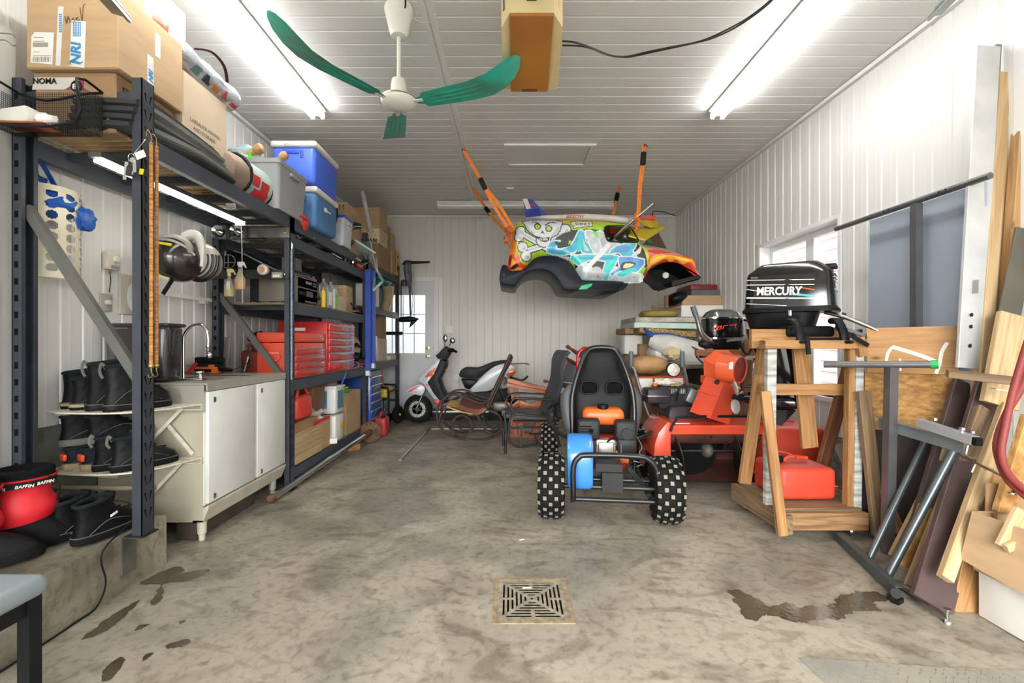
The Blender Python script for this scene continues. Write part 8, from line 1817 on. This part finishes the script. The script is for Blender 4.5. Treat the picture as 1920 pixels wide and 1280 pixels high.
t = thing('wood_stand', 'wooden stand with an upright post under the smaller outboard', 'stand', (1.72,3.9,0)); board('post', P(1331,655,3.80),(1.78,4.12,0),.055,.05,(1,0,0), PO, t); board('post', (2.05,4.15,0),(2.02,3.95,1.0),.08,.04,(1,0,0), PBW, t); board('crossbar', P(1304,661,3.80), P(1420,661,3.8),.05,.04,(0,0,1), POD, t)
# corner pile
def pb(name, label, cat, r, Y, dp, m, rr=.008, tilt=0, e=None, grp='things heaped in the back right corner'):
    u0, u1, v0, v1 = r; a, b_ = P(1160+u0/6.4,500+v1/6.4, Y), P(1160+u1/6.4,500+v0/6.4, Y); b_.x = min(b_.x, 2.575); c = (a+b_)/2+V((0, dp/2,0)); sz = (b_.x-a.x, dp, b_.z-a.z)
    q = M().ball(c, (sz[0]/2, dp/2, sz[2]/2), Ry(tilt),24,14, e, .12, u0) if e else M().rbox(c, sz, rr, Ry(tilt), seg=2 if rr > .01 else 1, smooth=rr > .01)
    return solo(name, q, m, label, cat, grp)
FOAM = mat('white foam', (222,222,218),.8, var=.04); WSH = mat('white sheet', (206,204,200),.8, bump=.4, bscale=9)
pb('sofa', 'tan suede sofa body buried under the corner pile', 'sofa', (100,1500,1180,1900),5.5,.9, BRN, .08)
pb('hard_case', 'flat dark red hard case topmost on the corner pile', 'case', (862,1385,208,288),5.75,.5, mat('dark red case', (128,34,38),.4),.02)
pb('flat_box', 'flat slate grey box under the dark red case', 'box', (872,1492,275,350),5.7,.6, mat('slate grey box', (92,98,104),.5))
pb('cardboard_box', 'long flat cardboard box with white end label under the slate grey box', 'box', (760,1490,340,465),5.65,.6, CARD); pb('end_label_sheet', 'white printed end label of the long flat cardboard box', 'label', (1240,1395,345,465),5.64,.01, PAPER)
pb('cardboard_box', 'long white appliance carton under the cardboard box', 'box', (752,1485,462,602),5.6,.6, PAPER)
pb('shoulder_bag', 'black netted bag slumped at the left end of the flat boxes', 'bag', (612,870,290,435),5.6,.3, BLACK, tilt=-25, e=.8)
pb('pillow', 'mustard yellow pillow lying on the pale boards', 'pillow', (312,745,508,612),5.55,.4, mat('mustard cloth', (176,156,78),.9, bump=.2), e=.7)
pb('wood_stick', 'thin reddish wooden slat lying across the mustard pillow', 'stick', (398,752,486,502),5.5,.04, POD, .003,4); pb('wood_wedge', 'small upright reddish wooden wedge above the mustard pillow', 'stick', (558,598,345,505),5.5,.03, POD, .003)
pb('padded_board', 'whitish scuffed padded board, topmost under the pillow', 'board', (200,1030,605,668),5.3,.7, mat('scuffed whitish', (182,178,170),.8, var=.25, scale=10)); pb('padded_board', 'mint green flat board beneath the whitish one', 'board', (188,1030,672,742),5.28,.7, mat('mint board', (190,212,198),.7, var=.1), tilt=1)
pb('cardboard_box', 'flat brown carton at the left end beneath the mint board', 'box', (80,310,735,805),5.5,.5, CARDD); pb('chipboard', 'thick speckled chipboard sagging over the blue tarp', 'board', (250,930,750,822),5.25,.5, mat('speckled foam chipboard', (196,164,96),.9, c2=(80,60,40), scale=60, detail=1), tilt=5)
solo('blue_tarp', M().sheet([P(1160+u/6.4,500+v/6.4,5.2) for u, v in ((300,735),(400,790),(600,800),(780,850),(920,900))],[P(1160+u/6.4,500+v/6.4,5.15) for u, v in ((330,780),(430,870),(600,885),(760,880),(900,960))],.03), mat('blue tarp', (42,76,140),.5, bump=.4), 'blue tarp hanging out below the speckled chipboard', 'tarp')
solo('foam_roll', M().tube([P(1218,638,5.2), P(1250,648,5.15), P(1290,665,5.1), P(1325,680,5.1)],[.06,.13,.17,.15],14, sub=4), WSH, 'long roll wrapped in a white sheet under the blue tarp', 'roll')
pb('foam_block', 'white polystyrene block at the left of the corner pile', 'foam block', (68,295,812,1060),5.6,.3, FOAM, .03); pb('cardboard_box', 'small brown box right of the white polystyrene block', 'box', (250,450,925,1085),5.5,.3, CARDD)
pb('armchair_shell', 'white rounded plastic chair shell behind the tan pillow', 'chair', (425,860,945,1150),5.1,.4, FOAM, .09); solo('beige_cloth', M().ball(P(1262,662,5.0),(.10,.06,.07), dent=.6, seed=12), mat('cream cloth', (206,190,150),.9, bump=.5), 'crumpled cream cloth on the white chair shell', 'cloth')
pb('throw_pillow', 'big tan pleated pillow behind the snow blower handles', 'pillow', (185,625,1072,1300),4.75,.3, mat('tan satin', (176,134,88),.5, bump=.6, bscale=6, stretch=(6,1,1)), e=.75)
pb('suede_cushion', 'tan suede cushion low between the kart seat and snow blower', 'cushion', (100,420,1300,1620),4.9,.3, BRN, .07); pb('suede_cushion', 'darker brown suede cushion at the left edge of the corner pile', 'cushion', (60,240,1050,1300),5.2,.3, mat('dark suede', (92,78,62)),.05)
pb('work_bench', 'cluttered dark metal bench behind the snow blower chute', 'bench', (830,1640,1170,1230),4.4,.6, STEEL); pb('tool_bin', 'black bin with orange label on the bench behind the chute', 'bin', (950,1050,1240,1420),4.35,.3, BLACK); pb('bench_drawer', 'brown wooden drawer of the cluttered bench, drawn down to the floor', 'chest', (1300,1640,1420,2330),4.4,.4, POD)  # the chest is a bench drawer drawn as a block to the floor
pb('orange_label', 'orange label panel on the black bin behind the chute', 'label', (985,1045,1300,1390),4.34,.01, ORANGE2); pb('white_jug', 'white jug with red cap on the bench right of the chute', 'jug', (1480,1600,1270,1400),4.2,.15, PAPER, .02); pb('leather_pouch', 'brown leather pouch hanging behind the smaller outboard', 'pouch', (1500,1660,830,1000),4.2,.08, mat('brown leather', (132,92,64),.7),.02); pb('grey_tub', 'grey tub under the bench beside the snow blower chute', 'tub', (1330,1480,1330,1500),4.25,.3, mat('grey tub', (130,132,134),.5),.03)
clutter('tangled tools and fittings on the bench behind the outboards', 'bench_tools', P(1380,0,4.3).x, 4.4, P(0,680,4.4).z, 14,.35,.15,.12,[DSTEEL, POD, BLACK, CHROME, mat('brown leather', (132,92,64)), REDP],77)
# =================== right wall: panels, frame, sheets, lumber ===================
GP_ = mat('blue grey laminate', (156,166,180),.4, var=.03)
for lb, y0, y1, x in (('blue grey panel leaning on the right wall, nearer of the two', 2.40,2.80,2.46),('blue grey panel leaning on the right wall, farther of the two beside the window', 2.84,3.18,2.47)): solo('laminate_panel', M().rbox((x, (y0+y1)/2,1.0),(.018, y1-y0,1.96),.002, smooth=False, seg=1), GP_, lb, 'panel', 'blue grey panels on the right wall')
FRM = mat('taupe steel tube', (104,104,106),.35,.5)
t = thing('garment_rack', 'taupe steel rack with a long top rail leaning before the blue grey panels', 'rack', (2.38,2.8,0)); part('top_rail', M().rod((2.38,2.30,1.975),(2.38,3.39,1.975),.017,12), FRM, t); part('post', M().box(2.36,2.40,2.70,2.74,.02,1.96), FRM, t); part('angle_post', M().box(2.41,2.43,2.76,2.80,.02,1.94), DSTEEL, t)
for y in (2.52,2.56,2.90,2.94): part('rail_hole', M().lathe([(.005,0),(.005,.001)],(2.363, y, 1.978),(-1,0,.1),8), HOLE, t)
PLY = wood('plywood face', (182,140,90),(164,120,72), ring=.8); OSBM = mat('oriented strand board', (188,146,86),.8, c2=(136,94,48), scale=22, detail=3, bump=.4, stretch=(1,1,1.9))
a, b_ = P(1626,0,2.78), P(1797,0,2.50)
def face(z0, z1, o, th=.012): return M().pts([(a.x, a.y+o, z0),(b_.x, b_.y+o, z0),(b_.x, b_.y+o, z1),(a.x, a.y+o, z1)],(.004, th, 0))
dl = (b_-a); dl.z = 0
t = thing('plywood_sheet', 'plywood sheet with white paint marks above the strand board', 'sheet', (a.x, a.y, .97)); board('sheet', V((a.x, a.y, 1.10)), V((b_.x, b_.y, 1.105)),.265,.012,(0,0,1), PLY, t)
nn = V((dl.y, -dl.x, 0)).normalized()
def wm(pts, w): return M().tube([V((a.x, a.y, 0))+dl*((u-1626)/171)+V((0,0,1.15+(CY-v)*(2.78-.28*(u-1626)/171)/F))+nn*.008 for u, v in pts], w, 5, flat=.15, sub=2, up=nn)
for pts, w in (([(1677,650),(1700,657),(1735,668),(1758,678)],.011),([(1677,650),(1668,662),(1665,676)],.008),([(1778,642),(1768,660),(1765,680),(1758,700)],.009),([(1692,672),(1693,695)],.005)): part('paint_mark', wm(pts, w), PAPER, t)
solo('strand_board', face(.63,.975,.02), OSBM, 'golden strand board sheet below the plywood sheet', 'sheet'); solo('dark_panel', face(.0,.74,.06), mat('dark brown laminate', (56,48,46),.5, var=.1), 'dark brown panel standing on the floor under the strand board', 'panel')
t = thing('steel_t_post', 'taupe steel T bar with bright green end cap before the plywood', 'post', (2.2,2.5,0)); part('crossbar', M().rod(P(1545,683,2.72), P(1748,683,2.40),.019,14), FRM, t); part('end_cap', M().lathe([(.022,0),(.023,.03),(.017,.03),(.015,.01)], P(1745,683,2.405),(P(1748,683,2.4)-P(1545,683,2.72)),16), mat('bright green tape', (20,160,80),.4), t); part('post', M().bar(P(1671,688,2.52),(P(1664,0,2.52).x, 2.52,.01),.045,.045,(0,1,0)), FRM, t)
# tall stock
ALU2 = mat('scratched white aluminium', (206,208,208),.35,.3, var=.1)
LG = 'lumber leaning in the right front corner'
k = bd('tall white aluminium channel leaning highest at the right', (1851,88),(1816,690),2.42,2.40,.125,.02, ALU2, grp=LG, name='aluminium_channel', cat='channel')
part('channel_lip', M().bar(P(1871,84,2.44), P(1837,690,2.42),.012,.03,(1,0,0)), ZN, k)
for py in (590,612,648): part('punched_slot', M().ball(P(1822-(py-590)*.05, py, 2.385),(.008,.004,.010)), INK, k)
part('printed_sticker', M().bar(P(1826,525,2.39), P(1825,550,2.388),.05,.003,(1,0,0)), mat('grey sticker', (150,152,152),.5), k)
for lb, A, B_, Ya, Yb, w, th, m in (('pine stud directly right of the aluminium channel', (1877,140),(1818,1040),2.44,2.38,.06,.05, PINEL),('wide pine board with knots right of the first stud', (1899,142),(1840,990),2.43,2.42,.085,.03, PINEL),('yellowish pine stud at the picture edge', (1923,140),(1885,640),2.38,2.38,.06,.05, PINE),('dark grey metal strip leaning at the picture edge', (1925,430),(1862,740),2.34,2.32,.11,.01, mat('grey olive metal', (98,94,84),.6,.3)),('pale knotty board end under the grey strip', (1905,592),(1873,760),2.28,2.24,.17,.03, PINEL),
    ('weathered block with bolt holes lying across the boards', (1776,700),(1903,714),2.24,2.12,.06,.03, PBW),('long dark brown laminate board leaning to the floor', (1868,708),(1745,1135),2.40,1.985,.16,.03, mat('dark maroon laminate', (74,58,56),.45, var=.15)),('second dark brown laminate board behind, with upper edge cut', (1818,722),(1720,1060),2.49,2.3,.17,.03, mat('dark maroon laminate', (74,58,56))),('weathered knotty plank leaning between the steel legs and pine strip', (1850,770),(1720,1108),2.30,2.08,.10,.04, PBW),('light pine strip with nail holes in front of the dark board', (1888,760),(1772,1085),2.22,1.93,.05,.035, PINEL),('thin pale lath behind the steel table legs', (1776,838),(1672,1042),2.4,2.42,.035,.02, PINEL),('short chipboard offcut low behind the table legs', (1742,950),(1700,1062),2.25,2.25,.09,.03, OSBM),('brown veneered board foot right of the dark board', (1860,880),(1802,1150),2.1,1.99,.10,.03, PO),('orange chipboard edge at the far right', (1935,780),(1880,960),1.9,1.92,.07,.03, OSBM),('narrow plank beside the brown carton', (1860,960),(1850,1150),1.95,1.96,.03,.02, PINED),('broken plank end leaning beside the pine engine stand', (1650,905),(1690,1000),2.68,2.6,.04,.03, PINED),('grey slanted sheet edge behind the engine stand', (1575,830),(1612,900),3.2,3.1,.12,.01, mat('taupe sheet', (150,134,122),.8))): bd(lb, A, B_, Ya, Yb, w, th, m, grp=LG)
solo('hinge_plate', M().bar(P(1860,728,2.16), P(1898,733,2.13),.07,.003,(0,0,1)), mat('zinc yellow plate', (186,184,150),.35,.6), 'yellowish zinc corner plate screwed to the dark board top', 'bracket')
# folding table leg frame
ZG = mat('hammered grey steel', (92,100,102),.35,.6, var=.15)
t = thing('table_leg_frame', 'grey steel folding table leg frame standing askew on the floor', 'table frame', G(1640,1050))
A1, A2 = G(1565,1002,.03), G(1680,1112,.03)
part('foot_channel', M().bar(A1, A2,.05,.004,(1,.6,0)).bar(A1+V((.02,.015,.02)), A2+V((.02,.015,.02)),.004,.045,(1,.6,0)), ZG, t); L1, L2 = G(1630,1046,.02), G(1664,1080,.02)
part('leg', M().rod(L1, P(1738,820,2.5),.017,12), ZG, t); part('leg', M().rod(L2, P(1792,838,2.22),.019,12), ZG, t)
c0, c1 = P(1648,792,2.62), P(1808,838,2.16); part('top_channel', M().bar(c0, c1,.008,.062,(0,0,1)).bar(c0+V((0,.01,.03)), c1+V((0,.01,.03)),.05,.004,(0,0,1)), mat('zinc channel', (128,138,142),.3,.35), t)
c2, c3 = P(1724,792,2.35), P(1828,826,2.06); part('tie_bar', M().bar(c2, c3,.035,.04,(0,0,1)), mat('polished bar', (180,184,192),.25,.35), t); part('tie_bar_end', M().bar(c3, c3+(c3-c2)*.07,.03,.035), BLACK, t)
for p in ((1752,788),(1804,806),(1822,812)): part('bolt', M().lathe([(.012,0),(.012,.012),(.006,.014)], P(*p, 2.15),(0,0,1),10), CHROME, t)
part('cross_rod', M().rod(P(1735,822,2.45), P(1908,906,1.85),.005,8), STEEL, t); part('bolt_foot', M().rod(P(1912,900,1.84), P(1898,924,1.84),.006,8).lathe([(.014,0),(.014,.004)], P(1898,924,1.84),(-.3,0,-1),12), CHROME, t); part('bolt_foot', M().lathe([(.016,0),(.014,.01),(.006,.016),(.006,.055),(.014,.056),(.014,.06)], G(1776,1168),(0,0,1),12), CHROME, t)
part('lower_rod', M().bar(G(1682,1096,.04), G(1776,1160,.02),.02,.012), STEEL, t); part('foot_bracket', M().bar(G(1675,1122,.01), G(1690,1128,.01),.05,.02).rod(G(1672,1118,.01), G(1680,1112,.08),.02,10), BLACK, t); part('chain', M().tube([P(1815,835,2.1), P(1812,855,2.1), P(1830,862,2.1), P(1822,885,2.1)],.004,5, sub=3), BRASS, t)
# cartons and hose
b = thing('cardboard_box', 'open brown carton with flaps standing on the white box at the right edge', 'box', (2.15,1.76,.2)); x0, x1, y0, y1, z0, z1 = 1.945,2.5,1.5,1.95,.20,.44
part('body', M().box(x0, x0+.006, y0, y1, z0, z1).box(x1-.006, x1, y0, y1, z0, z1).box(x0+.006, x1-.006, y0, y0+.006, z0, z1).box(x0+.006, x1-.006, y1-.006, y1, z0, z1).box(x0, x1, y0, y1, z0-.004, z0), CARD, b); part('flap', M().pts([(x0, y1, z1),(x0, y0, z1),(x0-.05, y0, z1-.24),(x0-.05, y1, z1-.20)],(-.005,0,0)), CARD, b); part('flap', M().pts([P(1849,905,1.96), P(1990,915,1.96), P(1990,1050,1.95), P(1849,1035,1.95)],(0,.005,0)), CARDD, b)
solo('white_box', M().rbox((2.24,1.72,.10),(.55,.46,.195),.006), PAPER, 'glossy white box on the floor under the open brown carton', 'box'); bd('pale board end inside the open brown carton', (1925,960),(1890,1030),1.80,1.8,.10,.02, PINEL); bd('second pale board end lying in the open brown carton', (1885,1028),(1940,1005),1.78,1.78,.03,.02, PINEL)
HR = mat('dull red rubber hose', (128,48,46),.6, var=.1)
for lb, pts, Y in (('dull red hose hanging at the right edge, outer loop', ((1940,600),(1915,680),(1898,740),(1885,800),(1878,850),(1892,890),(1930,925)),1.78),('dull red hose hanging at the right edge, inner loop', ((1945,640),(1918,720),(1890,770),(1872,815),(1870,850),(1890,900),(1935,940)),1.81)): solo('air_hose', M().tube([P(*p, Y) for p in pts],.0125,10, sub=6), HR, lb, 'hose', 'red hose loops')
